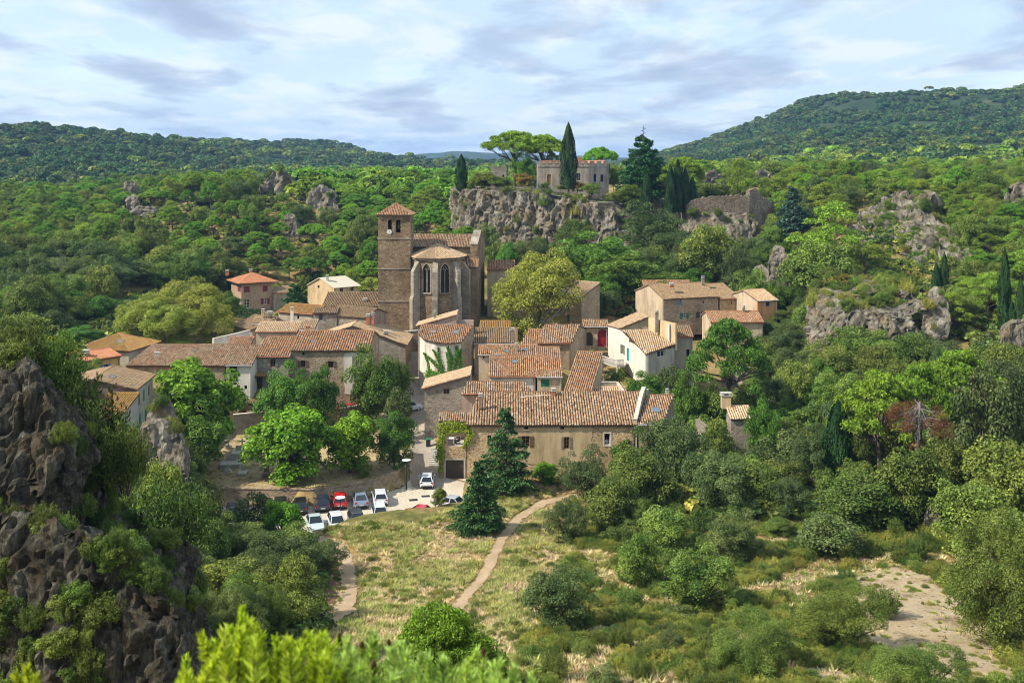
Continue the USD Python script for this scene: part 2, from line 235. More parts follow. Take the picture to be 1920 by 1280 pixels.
def earth(name, stops, sc=.5): return material(name, {'g': ('geometry', {}), 'n': ('noise_texture', {'scale': sc, 'detail': 8.0, 'roughness': .65}), 'r': ramp(stops), 'n2': ('noise_texture', {'scale': sc * 14, 'detail': 5.0}), 'n2r': ramp([(.3, (.72, .7, .68)), (.7, (1.15, 1.15, 1.15))]), 'm': ('mix', {'mix_type': 'multiply', 'fac': .8}), 'b': ('bump', {'strength': .4, 'distance': .06}), 'p': ('principled_bsdf', {'roughness': .95, 'specular_ior_level': .1})},
    [('g.position', 'n.vector'), ('n.fac', 'r.fac'), ('g.position', 'n2.vector'), ('n2.fac', 'n2r.fac'), ('r.color', 'm.color1'), ('n2r.color', 'm.color2'), ('m.color', 'p.base_color'), ('n2.fac', 'b.height'), ('b.normal', 'p.normal')])
earth('dirt', [(.3, (0.34, 0.24, 0.14)), (.55, (0.42, 0.31, 0.19)), (.75, (0.48, 0.37, 0.24))]); earth('sand_lot', [(.3, (0.44, 0.38, 0.29)), (.55, (0.54, 0.47, 0.36)), (.75, (0.60, 0.54, 0.43))], .25); earth('street', [(.3, (0.27, 0.23, 0.18)), (.55, (0.36, 0.31, 0.245)), (.75, (0.44, 0.385, 0.31))], .3)
earth('bare', [(.34, (0.18, 0.132, 0.073)), (.45, (0.33, 0.255, 0.15)), (.58, (0.40, 0.32, 0.20)), (.72, (0.28, 0.215, 0.12))], .3); earth('grave_sand', [(.3, (0.30, 0.22, 0.12)), (.6, (0.42, 0.32, 0.18)), (.8, (0.46, 0.36, 0.22))], .6); earth('needle_litter', [(.3, (0.10, 0.06, 0.035)), (.6, (0.19, 0.115, 0.06)), (.8, (0.24, 0.155, 0.085))], .6)
# ------------------------------------------------------------------ terrain
CTRL = [  # (px, py, distance) of bare ground
 (-300,1280,62),(200,1280,58),(600,1280,60),(960,1280,60),(1300,1280,60),(1700,1280,60),(1900,1280,60),(2400,1280,60),
 (650,1150,77),(850,1150,78),(960,1170,76),(1200,1150,78),(1500,1150,77),(1700,1180,72),(1900,1180,72),(2300,1180,72),
 (690,964,107),(800,951,110.6),(765,957,109.2),(845,941,113.2),(880,985,107),(735,961,108),(950,1000,103),(1000,940,117),(1080,930,119),(1050,888,128),(1150,885,128),(1250,880,130),(860,900,126.6),
 (620,980,106),(1200,1010,101),(1300,950,113),(1500,960,110),(1700,1000,101),(1900,1000,98),(2300,1000,95),(1000,1060,93),(700,1060,93),
 (1400,860,134),(1500,800,142),(1600,700,160),(1900,700,150),(1800,850,122),(2300,800,125),(1300,780,146),(1420,750,155),(1450,670,175),
 (1600,665,165),(1750,570,185),(1900,570,185),(2300,560,180),(1520,600,190),
 (1700,480,215),(1600,400,240),(1900,410,250),(2300,400,250),(1480,500,225),
 (1500,372,300),(1900,340,380),(1500,337,420),(1700,328,450),(2300,330,400),(1250,345,380),(1350,350,340),
 # right mountain
 (1240,296,1250),(1300,283,1250),(1400,243,1300),(1460,208,1300),(1500,186,1300),(1560,176,1300),(1650,178,1300),(1750,178,1300),(1850,166,1250),(1920,157,1250),(2100,140,1250),(2600,120,1200),
 (1600,262,850),(1900,250,850),(1450,287,850),(1300,305,850),(2400,240,850),(1600,318,580),(1900,312,560),(1350,320,600),(2400,310,560),
 (1500,230,1080),(1700,215,1080),(1900,200,1050),(1380,275,1100),
 # left hills
 (-500,245,850),(-200,243,880),(0,240,900),(150,241,900),(250,253,920),(330,271,950),(400,280,1000),
 (430,276,1450),(520,271,1500),(590,263,1500),(650,274,1500),(700,292,1500),(760,306,1500),
 (-300,365,430),(0,365,430),(200,358,440),(400,352,480),(0,305,640),(200,305,650),(350,318,720),(480,310,950),(600,305,1050),(-400,305,640),
 (600,345,560),(680,345,520),(750,345,470),(850,325,560),(800,338,500),(900,320,600),(1000,322,620),(1100,322,620),(700,318,850),(850,312,1000),
 # left hill with rocks
 (330,372,310),(520,362,330),(600,392,320),(650,440,300),(450,465,262),(600,505,252),(300,485,248),(100,505,240),(100,405,340),(0,425,320),(200,430,300),(-300,430,310),(-300,520,230),
 (460,583,232),(620,572,238),(690,520,255),(320,662,166),(150,640,170),(200,560,205),(50,600,185),(400,615,190),(-300,640,170),
 # village
 (600,742,150),(480,748,146),(350,735,140),(240,740,132),(740,615,186),(850,595,190),(920,600,192),(1000,618,190),(1100,655,176),(1290,622,196),(1430,600,200),(1180,705,157),(1000,742,146),(900,740,147),(1120,740,150),(640,640,178),(560,610,195),(700,690,163),
 (785,905,126),(785,835,140),(785,772,152),(775,722,163),(766,690,171),(900,850,134),(1250,760,148),(680,790,140),(720,800,138),(655,781,149),(688,786,148),(625,778,149),
 # car park, cemetery
 (420,970,113),(560,960,115),(700,935,119.5),(800,930,120.5),(440,1000,108),(560,1010,104.5),
 (440,893,125),(560,893,125),(680,893,125),(440,838,137),(560,838,137),(680,838,137),(500,780,143),(600,780,143),
 (300,880,112),(200,820,118),(0,700,115),(0,900,75),(100,1000,66),(400,1150,78),(500,1080,88),(300,1000,90),(-300,800,90),
 # rock of the castle
 (960,488,246),(860,470,250),(1080,480,244),(1180,500,232),(1250,525,216),(1150,560,205),(1340,490,232),(1420,480,238),(900,420,300),(850,425,300),(1000,400,320),(1200,400,310),(1400,400,290),(800,440,285),(1050,540,212),
 # far ridge and beyond
 (740,297,4000),(850,284,4000),(960,289,4000),(1050,294,4000),(1240,299,4000),(600,300,4000),(1600,300,4000),(300,300,4000),(2400,300,4000),(-500,300,4000),
]
WCTRL = [(0,-1500,20),(800,-1000,20),(-800,-1000,20),(0,-80,30),(60,-40,30),(-60,-40,32),(0,-5,37.6),(0,1.2,37.4),(0,5,34.5),(8,3,34),(-10,4,34),(0,10,29),(0,20,21.5),(0,38,13.5),(25,20,20),(45,38,14),(-30,38,14),(25,-5,34),(-25,-5,34)]
_pts, _z = [], []
for px, py, Y in CTRL:
    p = P(px, py, Y); _pts.append((p[0], p[1])); _z.append(p[2])
for d in (1750.0, 2300.0, 3000.0):
    for u in (-1.2, -.6, -.28, -.12, 0, .15, .3, .6, 1.2): _pts.append((u * d, d)); _z.append(40.0)
for u in (-1.2, -.6, 0, .6, 1.2): _pts.append((u * 6000, 6000)); _z.append(10.0)
for x, y, z in WCTRL: _pts.append((x, y)); _z.append(z)
def _warp(xy):
    xy = np.asarray(xy, float); d = np.hypot(xy[:, 0], xy[:, 1] + 12.0) + 8.0
    th = np.arctan2(xy[:, 0], xy[:, 1] + 20.0)
    return np.stack([th * 1.3, np.log(d) * 1.0], 1)
_rbf = RBFInterpolator(_warp(_pts), np.array(_z), kernel='linear', smoothing=0.02)
_rbf2 = RBFInterpolator(_warp(_pts), np.array(_z), kernel='thin_plate_spline', smoothing=0.002)
def sstep(a, b, x):
    t = np.clip((x - a) / (b - a), 0, 1); return t * t * (3 - 2 * t)
# the car park lies level; the retaining wall of the cemetery bounds it
def GP(px, py, z): # the point at height z seen at the pixel
    Y = (H - z) * F / (py - HZ); return np.array([(px - 960.0) / F * Y, Y])
PARK = shapely.Polygon([GP(385,1010,0),GP(400,945,0),GP(590,950,0),GP(700,932,0),GP(755,912,0),GP(788,893,0),GP(835,893,0),GP(875,905,0),GP(870,942,0),GP(800,976,0),GP(720,986,0),GP(640,1000,0),GP(590,1018,0)])
CEM = shapely.Polygon([GP(405,926,1.6),GP(590,926,1.6),GP(700,908,1.6),GP(762,890,1.6),GP(768,850,1.6),GP(740,815,1.6),GP(600,800,1.6),GP(400,815,1.6),GP(380,880,1.6)])
def ground(x, y):
    x, y = np.broadcast_arrays(np.asarray(x, float), np.asarray(y, float)); sh = x.shape
    xy = np.stack([x.ravel(), y.ravel()], 1); w = _warp(xy); d = np.hypot(xy[:, 0], xy[:, 1])
    z = 0.6 * _rbf(w) + 0.4 * np.clip(_rbf2(w), -5, 400)
    n3 = np.stack([xy[:, 0], xy[:, 1], 0 * xy[:, 0]], 1)
    amp = np.clip((d - 30) / 400, 0, 1)
    z = z + amp * (meshkit.fbm(n3 / 60.0, 4, 3) - .5) * np.clip(d / 60, 0, 16) + (meshkit.fbm(n3 / 7.0, 3, 9) - .5) * 0.55
    z = z - 5.5 * sstep(360, 560, xy[:, 1]) + 1.5 * sstep(560, 900, xy[:, 1]) + 6.0 * sstep(1900, 3500, xy[:, 1])
    near = (np.abs(xy[:, 0]) < 60) & (xy[:, 1] > 90) & (xy[:, 1] < 170)
    if near.any():
        pts = shapely.points(xy[near]); q = z[near]
        a = shapely.distance(PARK, pts); k = 1 - sstep(0.1, 0.9, a); q = q * (1 - k) + 0.0 * k
        b = shapely.distance(CEM, pts); k2 = (1 - sstep(0.0, 1.2, b)) * (a > 0.35); q = q * (1 - k2) + 1.6 * k2
        z[near] = q
    return z.reshape(sh)
def G(x, y): return float(ground(np.array([x]), np.array([y]))[0])
# non-uniform grid: fine in the village and meadow, coarse far off
def _axis(parts):
    out = [np.arange(a, b, s) for a, b, s in parts]; return np.concatenate(out + [[parts[-1][1]]])
gy = _axis([(-1600,-200,100),(-200,-20,12),(-20,50,1.6),(50,175,0.8),(175,300,1.7),(300,520,4),(520,1000,9),(1000,2000,16),(2000,4000,60),(4000,7000,250)])
gxh = _axis([(0,62,0.9),(62,130,2.0),(130,300,4),(300,700,9),(700,1600,18),(1600,4000,90),(4000,7500,350)])
gx = np.concatenate([-gxh[::-1], gxh[1:]])
XX, YY = np.meshgrid(gx, gy)
ZZ = ground(XX, YY)
from scipy.interpolate import RegularGridInterpolator
_gi = RegularGridInterpolator((gy, gx), ZZ, bounds_error=False, fill_value=0.0)
def g(x, y):
    "Height of the ground mesh."
    return float(_gi([[y, x]])[0])
def gv(x, y): return _gi(np.stack([np.asarray(y, float), np.asarray(x, float)], -1))
def seen(px, py, y0=20.0, y1=3000.0):
    "Where the ray of a pixel meets the ground."
    ys = np.exp(np.linspace(math.log(y0), math.log(y1), 900)); zz = H - (py - HZ) / F * ys
    gg = gv((px - 960) / F * ys, ys); hit = np.nonzero((gg > zz) & (ys > y0))[0]
    Y = ys[hit[0]] if len(hit) else y1
    return np.array([(px - 960) / F * Y, Y, g((px - 960) / F * Y, Y)])
nv = XX.shape
idx = np.arange(XX.size).reshape(nv)
quads = np.stack([idx[:-1, :-1], idx[:-1, 1:], idx[1:, 1:], idx[1:, :-1]], -1).reshape(-1, 4)
cen = np.stack([XX, YY], -1).reshape(-1, 2)[quads].mean(1)
_V = np.stack([XX, YY, ZZ], -1).reshape(-1, 3); far_ = cen[:, 1] > 440
def _part(q): u, inv = np.unique(q, return_inverse=True); return _V[u], inv.reshape(q.shape)
gm = _part(quads[~far_])
tag(mesh('hills', _part(quads[far_]), 'hill_soil', None, smooth=True), 'wooded hills and ridges around the valley', None, None, 'structure')
tag(mesh('ground', gm, 'ground', None, smooth=True), 'dry grass meadow, scrub soil and wooded slopes of the terrain', None, None, 'structure')
# ------------------------------------------------------------------ foliage: materials and one prototype per kind (class prims, copied as instances)
def leaf_look(name, c0, c1, var=0.25, trans=0.3, hue=0.02, rough=0.55, brown=None):
    "Leaf colour from c0 (dark) to c1 (light) by clump noise and leaf; each copy shifts a little."
    nodes = {'g': ('geometry', {}), 'tn': ('attribute', {'attribute': 'tone'}), 'o': ('object_info', {}),
        'n': ('noise_texture', {'scale': 0.45, 'detail': 3.0}), 'r': ramp([(0.33, c0), (0.68, c1)]),
        'isl': ('map_range', {'from_min': 0.0, 'from_max': 1.0, 'to_min': 0.35, 'to_max': 1.65}),
        'ov': ('map_range', {'from_min': 0.0, 'from_max': 1.0, 'to_min': 1 - var, 'to_max': 1 + var}),
        'oh': ('map_range', {'from_min': 0.0, 'from_max': 1.0, 'to_min': 0.5 - hue, 'to_max': 0.5 + hue}),
        'vm': ('math', {'math_type': 'multiply'}), 'wn': ('white_noise_texture', {'dimensions': '1D'}),
        'h': ('hsv', {'saturation': 1.0, 'fac': 1.0}),
        'p': ('principled_bsdf', {'roughness': rough, 'specular_ior_level': 0.25}), 't': ('translucent_bsdf', {}),
        'tc': ('mix', {'mix_type': 'multiply', 'fac': 1.0, 'color2': (1.25, 1.2, 0.5)}),
        'm': ('mix_closure', {'fac': trans})}
    links = [('g.position', 'n.vector'), ('n.fac', 'r.fac'), ('tn.fac', 'isl.value'), ('o.random', 'ov.value'), ('o.random', 'wn.w'), ('wn.value', 'oh.value'),
        ('isl.result', 'vm.value1'), ('ov.result', 'vm.value2'), ('vm.value', 'h.value'), ('oh.result', 'h.hue'), ('r.color', 'h.color'),
        ('h.color', 'p.base_color'), ('h.color', 'tc.color1'), ('tc.color', 't.color'), ('p.BSDF', 'm.closure1'), ('t.BSDF', 'm.closure2')]
    return material(name, nodes, links, surface='m.closure')
leaf_look('leaf_oak', (0.085, 0.142, 0.020), (0.215, 0.275, 0.05), var=0.3, hue=0.02)
leaf_look('leaf_holm', (0.060, 0.102, 0.024), (0.150, 0.195, 0.06), var=0.28, hue=0.015)
leaf_look('leaf_pine', (0.105, 0.22, 0.014), (0.20, 0.35, 0.028), var=0.28, hue=0.02)
leaf_look('leaf_aleppo', (0.13, 0.215, 0.018), (0.25, 0.345, 0.036), var=0.28, hue=0.02)
leaf_look('leaf_cypress', (0.018, 0.056, 0.014), (0.042, 0.10, 0.022), var=0.2, trans=0.1)
leaf_look('leaf_cedar', (0.024, 0.085, 0.020), (0.055, 0.14, 0.032), var=0.2, trans=0.1)
leaf_look('leaf_bluecedar', (0.045, 0.10, 0.065), (0.09, 0.16, 0.11), var=0.15, trans=0.1)
leaf_look('leaf_bright', (0.11, 0.235, 0.012), (0.20, 0.36, 0.022), var=0.2, trans=0.35)
leaf_look('leaf_broad', (0.068, 0.150, 0.014), (0.135, 0.25, 0.03), var=0.22, trans=0.3)
leaf_look('leaf_plane', (0.20, 0.255, 0.03), (0.34, 0.39, 0.075), var=0.12, trans=0.35)
leaf_look('leaf_scrub', (0.155, 0.19, 0.025), (0.31, 0.32, 0.065), var=0.35, hue=0.03)
leaf_look('leaf_juniper', (0.075, 0.128, 0.020), (0.165, 0.215, 0.042), var=0.3, hue=0.025)
leaf_look('leaf_shoot', (0.36, 0.48, 0.03), (0.66, 0.70, 0.09), var=0.2, trans=0.4)
leaf_look('leaf_shoot_pale', (0.30, 0.48, 0.10), (0.55, 0.68, 0.24), var=0.2, trans=0.4)
leaf_look('leaf_grass', (0.40, 0.315, 0.165), (0.60, 0.49, 0.28), var=0.3, hue=0.03)
leaf_look('leaf_greengrass', (0.22, 0.25, 0.05), (0.38, 0.37, 0.11), var=0.3, hue=0.03)
leaf_look('leaf_autumn', (0.15, 0.125, 0.02), (0.26, 0.19, 0.03), var=0.2)
leaf_look('leaf_brown', (0.10, 0.035, 0.012), (0.20, 0.075, 0.03), var=0.2, trans=0.15)
leaf_look('leaf_ivy', (0.08, 0.19, 0.015), (0.15, 0.30, 0.03), var=0.1)
leaf_look('leaf_hill', (0.040, 0.088, 0.028), (0.10, 0.165, 0.046), var=0.35, hue=0.02)
leaf_look('leaf_fir', (0.032, 0.10, 0.022), (0.08, 0.185, 0.045), var=.1, trans=.15)
leaf_look('leaf_vine', (0.19, 0.26, 0.012), (0.34, 0.40, 0.03), var=0.1)
leaf_look('leaf_far', (0.030, 0.078, 0.024), (0.078, 0.15, 0.040), var=0.4, hue=0.03)
material('bark', {'g': ('geometry', {}), 'n': ('noise_texture', {'scale': 6.0, 'detail': 5.0}), 'r': ramp([(0.3, (0.05, 0.035, 0.025)), (0.7, (0.14, 0.11, 0.085))]), 'p': ('principled_bsdf', {'roughness': 0.9})},
    [('g.position', 'n.vector'), ('n.fac', 'r.fac'), ('r.color', 'p.base_color')])
material('bark_grey', {'g': ('geometry', {}), 'n': ('noise_texture', {'scale': 6.0, 'detail': 5.0}), 'r': ramp([(0.3, (0.13, 0.115, 0.10)), (0.7, (0.28, 0.26, 0.23))]), 'p': ('principled_bsdf', {'roughness': 0.9})},
    [('g.position', 'n.vector'), ('n.fac', 'r.fac'), ('r.color', 'p.base_color')])

def rdir(rng, n):
    v = rng.normal(size=(n, 3)); return v / np.linalg.norm(v, axis=1, keepdims=True)
def leaf_quads(c, nrm, axis, L, W, rng):
    "Diamond leaves: centre c, facing nrm, long axis near axis."
    n = len(c); a = axis - (axis * nrm).sum(1, keepdims=True) * nrm
    a /= np.linalg.norm(a, axis=1, keepdims=True) + 1e-9; b = np.cross(nrm, a)
    L = (np.asarray(L) * rng.uniform(.7, 1.3, n))[:, None]; W = (np.asarray(W) * rng.uniform(.7, 1.3, n))[:, None]
    v = np.stack([c - a * L / 2, c + b * W / 2 + nrm * W * .12, c + a * L / 2, c - b * W / 2 + nrm * W * .12], 1).reshape(-1, 3)
    return v, np.arange(4 * n).reshape(-1, 4)
def clump_leaves(cl, rad, per, size, rng, asp=1.6, rnd=0.6, flat=1.0, up=0.45, fill=0.2):
    "per leaves about each clump: near its shell, facing outwards and a little up."
    cl = np.asarray(cl); k = len(cl); rad = np.broadcast_to(rad, (k,))
    n = np.maximum((per * (rad / rad.mean()) ** 2).astype(int), 6); c = np.repeat(cl, n, 0); r = np.repeat(rad, n)
    d = rdir(rng, len(c)); d[:, 2] = np.where(d[:, 2] < -.35, -d[:, 2], d[:, 2])
    rr = np.where(rng.random(len(c)) < fill, rng.uniform(.2, .8, len(c)), rng.uniform(.78, 1.12, len(c)))
    p = c + d * (r * rr)[:, None] * [1, 1, flat]
    nr = d + rng.normal(size=d.shape) * rnd + [0, 0, up]; nr /= np.linalg.norm(nr, axis=1, keepdims=True)
    return leaf_quads(p, nr, rdir(rng, len(c)) + d * .4, size, size / asp, rng)
def limb(mb, a, b, r0, r1, rng, bend=.08, n=5, sides=5):
    a, b = np.asarray(a, float), np.asarray(b, float); t = np.linspace(0, 1, n)[:, None]; L = np.linalg.norm(b - a)
    w = np.cumsum(rng.normal(size=(n, 3)), 0) * bend * L * .3; w = w - w[0] - t * (w[-1] - w[0])
    mb.tube(a + (b - a) * t + w, np.linspace(r0, r1, n), sides, cap=False)
PROTO = {}
def proto(kind, name, trunk, crown, leaf, bark='bark', extra=()):
    "A class prim: trunk and crown meshes at unit width and height."
    path = f'/World/{name}_kind_{len(PROTO):03d}'
    c = stage.CreateClassPrim(path); c.SetTypeName('Xform')
    x = UsdGeom.Xform(c)
    if trunk is not None and not trunk.empty(): usdkit.mesh(stage, path + '/trunk', trunk.arrays(), LOOK[bark], smooth=True)
    if crown is not None: tone_of(usdkit.mesh(stage, path + '/crown', crown.arrays(), LOOK[leaf]), 4)
    for nm, m, lk in extra: tone_of(usdkit.mesh(stage, path + '/' + nm, m.arrays(), LOOK[lk]), 4)
    PROTO.setdefault(kind, []).append((name, path)); return path
def envelope(rng, n, r=(.5, .5, .46), cz=.54, inner=.25, lobes=5, dip=.22):
    "n clump centres over an uneven ellipsoid, or (dip > .3) over several that lean together."
    if dip > .3:
        m = rng.integers(4, 7); out = []; a0 = rng.uniform(0, 6.28)
        for k in range(m):
            a = a0 + 6.283 * k / m + rng.normal() * .3; q = (rng.uniform(.16, .30) if k else .05); zz = cz + (rng.uniform(-.12, .20) if k else .10); rr = np.array([1, 1, rng.uniform(.85, 1.25)]) * rng.uniform(.22, .33); c = np.array([q * math.cos(a), q * math.sin(a), zz]); mk = int(n / m) + 1
            d = rdir(rng, mk * 2); d = d[d[:, 2] > -.7][:mk]; f = np.where(rng.random(len(d)) < inner * .6, rng.uniform(.3, .75, len(d)), rng.uniform(.82, 1.02, len(d))); out.append(c + d * rr * f[:, None])
        out = np.vstack(out); low = rng.random((n // 6, 2)) * [6.283, .36]; out = np.vstack([out, np.c_[low[:, 1] * np.cos(low[:, 0]), low[:, 1] * np.sin(low[:, 0]), rng.uniform(.06, .25, len(low))]])
        return out[rng.permutation(len(out))]
    ld = rdir(rng, lobes); d = rdir(rng, n * 3)
    keep = d[:, 2] > -.75; d = d[keep][:n]
    s = 1 - dip * (1 - np.max(np.clip(d @ ld.T, 0, 1), 1)) * 1.6
    rr = np.where(rng.random(len(d)) < inner, rng.uniform(.35, .75, len(d)), rng.uniform(.84, .98, len(d)))
    return d * np.array(r) * (s * rr)[:, None] * .86 + [0, 0, cz]
def round_tree(kind, name, leaf, seed, n=46, per=170, size=.036, cr=(.085, .15), bark='bark', r=(.5, .5, .46), cz=.54, trunk_r=.022, base=.0, dip=.25, asp=1.6, fill=.15, rnd=.55, inner=.25, lobes=5):
    rng = np.random.default_rng(seed); cl = envelope(rng, n, r, cz, dip=dip, inner=inner, lobes=lobes); rad = rng.uniform(*cr, n)[:len(cl)]
    crown = MB(); rad = rng.uniform(*cr, len(cl)); crown.add(*clump_leaves(cl, rad, per, size, rng, fill=fill, asp=asp, rnd=rnd))
    crown.v[-1][:, 2] = np.maximum(crown.v[-1][:, 2], 0.0)
    tr = MB(); f = np.array([rng.normal() * .03, rng.normal() * .03, max(cz - .25, .12)])
    limb(tr, [0, 0, -.12], f, trunk_r, trunk_r * .75, rng, n=5, sides=7)
    for i in rng.permutation(len(cl))[:14]: limb(tr, f - [0, 0, rng.uniform(0, .1)], f + (cl[i] - f) * rng.uniform(.95, 1.22), trunk_r * .55, .003, rng)
    return proto(kind, name, tr, crown, leaf, bark)
# holm and downy oaks of the slopes
for s in range(4): round_tree('oak', 'oak_tree', 'leaf_oak', 10 + s, n=84, per=150, size=.032, cr=(.06, .14), r=(.5, .5, .56), cz=.44, inner=.3, dip=.42, lobes=6)
for s in range(4): round_tree('holm', 'holm_oak', 'leaf_holm', 20 + s, n=90, per=150, size=.028, cr=(.06, .13), r=(.5, .5, .56), cz=.44, dip=.38, lobes=7)
for s in range(3): round_tree('bush', 'green_bush', 'leaf_oak', 30 + s, n=40, per=130, size=.045, r=(.5, .5, .62), cz=.36, cr=(.1, .17), trunk_r=.02, dip=.35)
for s in range(2): round_tree('broad', 'leafy_tree', 'leaf_broad', 40 + s, n=86, per=160, size=.034, cr=(.07, .14), r=(.5, .5, .56), cz=.45, dip=.32)
for s in range(2): round_tree('bright', 'bright_leafy_tree', 'leaf_bright', 50 + s, n=96, per=130, size=.044, cr=(.06, .12), r=(.5, .5, .56), cz=.46, dip=.34, inner=.3, trunk_r=.03, lobes=8)
for s in range(2): round_tree('plane', 'plane_tree', 'leaf_plane', 60 + s, n=150, per=190, size=.022, cr=(.055, .12), r=(.5, .5, .60), cz=.40, dip=.34, lobes=11, inner=.15, trunk_r=.03, bark='bark_grey')
round_tree('autumn', 'yellowing_tree', 'leaf_autumn', 66, n=40, per=130, size=.045, dip=.35)
round_tree('greybush', 'grey_green_bush', 'leaf_holm', 67, n=44, per=130, size=.04, r=(.5, .5, .62), cz=.36, dip=.3)
for s in range(3): round_tree('nearoak', 'oak_tree', 'leaf_oak', 130 + s, n=130, per=270, size=.0185, cr=(.05, .115), r=(.5, .5, .56), cz=.44, inner=.3, dip=.42, lobes=7)
for s in range(2): round_tree('nearholm', 'holm_oak', 'leaf_holm', 135 + s, n=140, per=260, size=.017, cr=(.05, .11), r=(.5, .5, .56), cz=.44, dip=.36, lobes=7)
# umbrella pines: a flat dome on bare forking limbs
def umbrella_pine(kind, name, seed, n=105, per=135, size=.04, dome=.30, leaf='leaf_pine', root=-.1):
    rng = np.random.default_rng(seed); a = rng.uniform(0, 2 * np.pi, n); q = np.sqrt(rng.uniform(0, 1, n)) * .44
    z = 1 - .06 - dome * (q / .44) ** 2.2 - rng.uniform(0, .05, n) - (rng.random(n) < .25) * rng.uniform(0, .12, n)
    k = 1 + .12 * np.sin(3 * a + seed) + .08 * np.sin(5 * a + 2 * seed)
    cl = np.stack([q * k * np.cos(a), q * k * np.sin(a), z], 1); rad = rng.uniform(.05, .085, n)
    crown = MB(); crown.add(*clump_leaves(cl, rad, per, size, rng, asp=3.0, rnd=.8, flat=.75, up=.4))
    tr = MB(); f = np.array([rng.normal() * .03, rng.normal() * .03, .42]); limb(tr, [0, 0, root], f, .026, .02, rng, n=6, sides=7)
    for i in rng.permutation(n)[:15]: limb(tr, f + [0, 0, rng.uniform(-.06, .05)], cl[i] - [0, 0, .03], .012, .004, rng, bend=.1)
    return proto(kind, name, tr, crown, leaf)
for s in range(3): umbrella_pine('umbrella', 'umbrella_pine', 70 + s, dome=(.26, .34, .42)[s])
umbrella_pine('parasol', 'broad_topped_tree', 74, n=90, per=140, size=.036, dome=.42, leaf='leaf_broad')
umbrella_pine('nearpine', 'pine_top', 75, n=260, per=240, size=.026, dome=.5, root=-1.1)
# aleppo pines: loose puffs on a leaning trunk
def loose_pine(kind, name, seed, n=26, per=230, size=.042, leaf='leaf_aleppo'):
    rng = np.random.default_rng(seed); z = np.sort(rng.uniform(.3, .96, n)); w = .42 * np.clip((1.02 - z) / .45, .15, 1) ** .6
    a = np.arange(n) * 2.4 + rng.normal(size=n) * .4; q = w * rng.uniform(.35, 1, n)
    lean = rng.normal(size=2) * .05; ax = np.stack([lean[0] * z, lean[1] * z, z], 1)
    cl = ax + np.stack([q * np.cos(a), q * np.sin(a), rng.normal(size=n) * .02], 1); rad = rng.uniform(.075, .13, n)
    crown = MB(); crown.add(*clump_leaves(cl, rad, per, size, rng, asp=3.4, rnd=.9, flat=.62, up=.45, fill=.3))
    tr = MB(); limb(tr, [0, 0, -.1], [lean[0] * .95, lean[1] * .95, .95], .02, .005, rng, n=8, bend=.03, sides=6)
    for i in range(n): limb(tr, [lean[0] * (z[i] - .1), lean[1] * (z[i] - .1), z[i] - .1], cl[i], .008, .003, rng)
    return proto(kind, name, tr, crown, leaf)
for s in range(3): loose_pine('aleppo', 'aleppo_pine', 80 + s)
# cypress: a tight spindle with flame-like tips
def cypress(seed, tips=3):
    rng = np.random.default_rng(seed); n = 10500; crown = MB()
    z = rng.uniform(0.02, 1, n) ** .9; a = rng.uniform(0, 2 * np.pi, n)
    prof = np.interp(z, [0, .06, .25, .55, .8, .93, 1], [.30, .42, .5, .44, .28, .13, .01])
    k = 1 + .16 * np.sin(a * 5 + z * 9 + seed) + .12 * np.sin(a * 3 - z * 14)
    r = prof * k * np.where(rng.random(n) < .8, rng.uniform(.86, 1.06, n), rng.uniform(.3, .9, n))
    p = np.stack([r * np.cos(a), r * np.sin(a), z], 1); d = np.stack([np.cos(a), np.sin(a), 0 * a + .2], 1)
    nr = d + rng.normal(size=d.shape) * .45; nr /= np.linalg.norm(nr, axis=1, keepdims=True)
    v, f = leaf_quads(p, nr, np.array([[0, 0, 6.0]]) + rdir(rng, n), .035, .05, rng); crown.add(v, f)
    tr = MB(); tr.tube([[0, 0, -.05], [0, 0, .12]], [.06, .05], 6)
    return proto('cypress', 'cypress', tr, crown, 'leaf_cypress')
for s in range(2): cypress(90 + s)
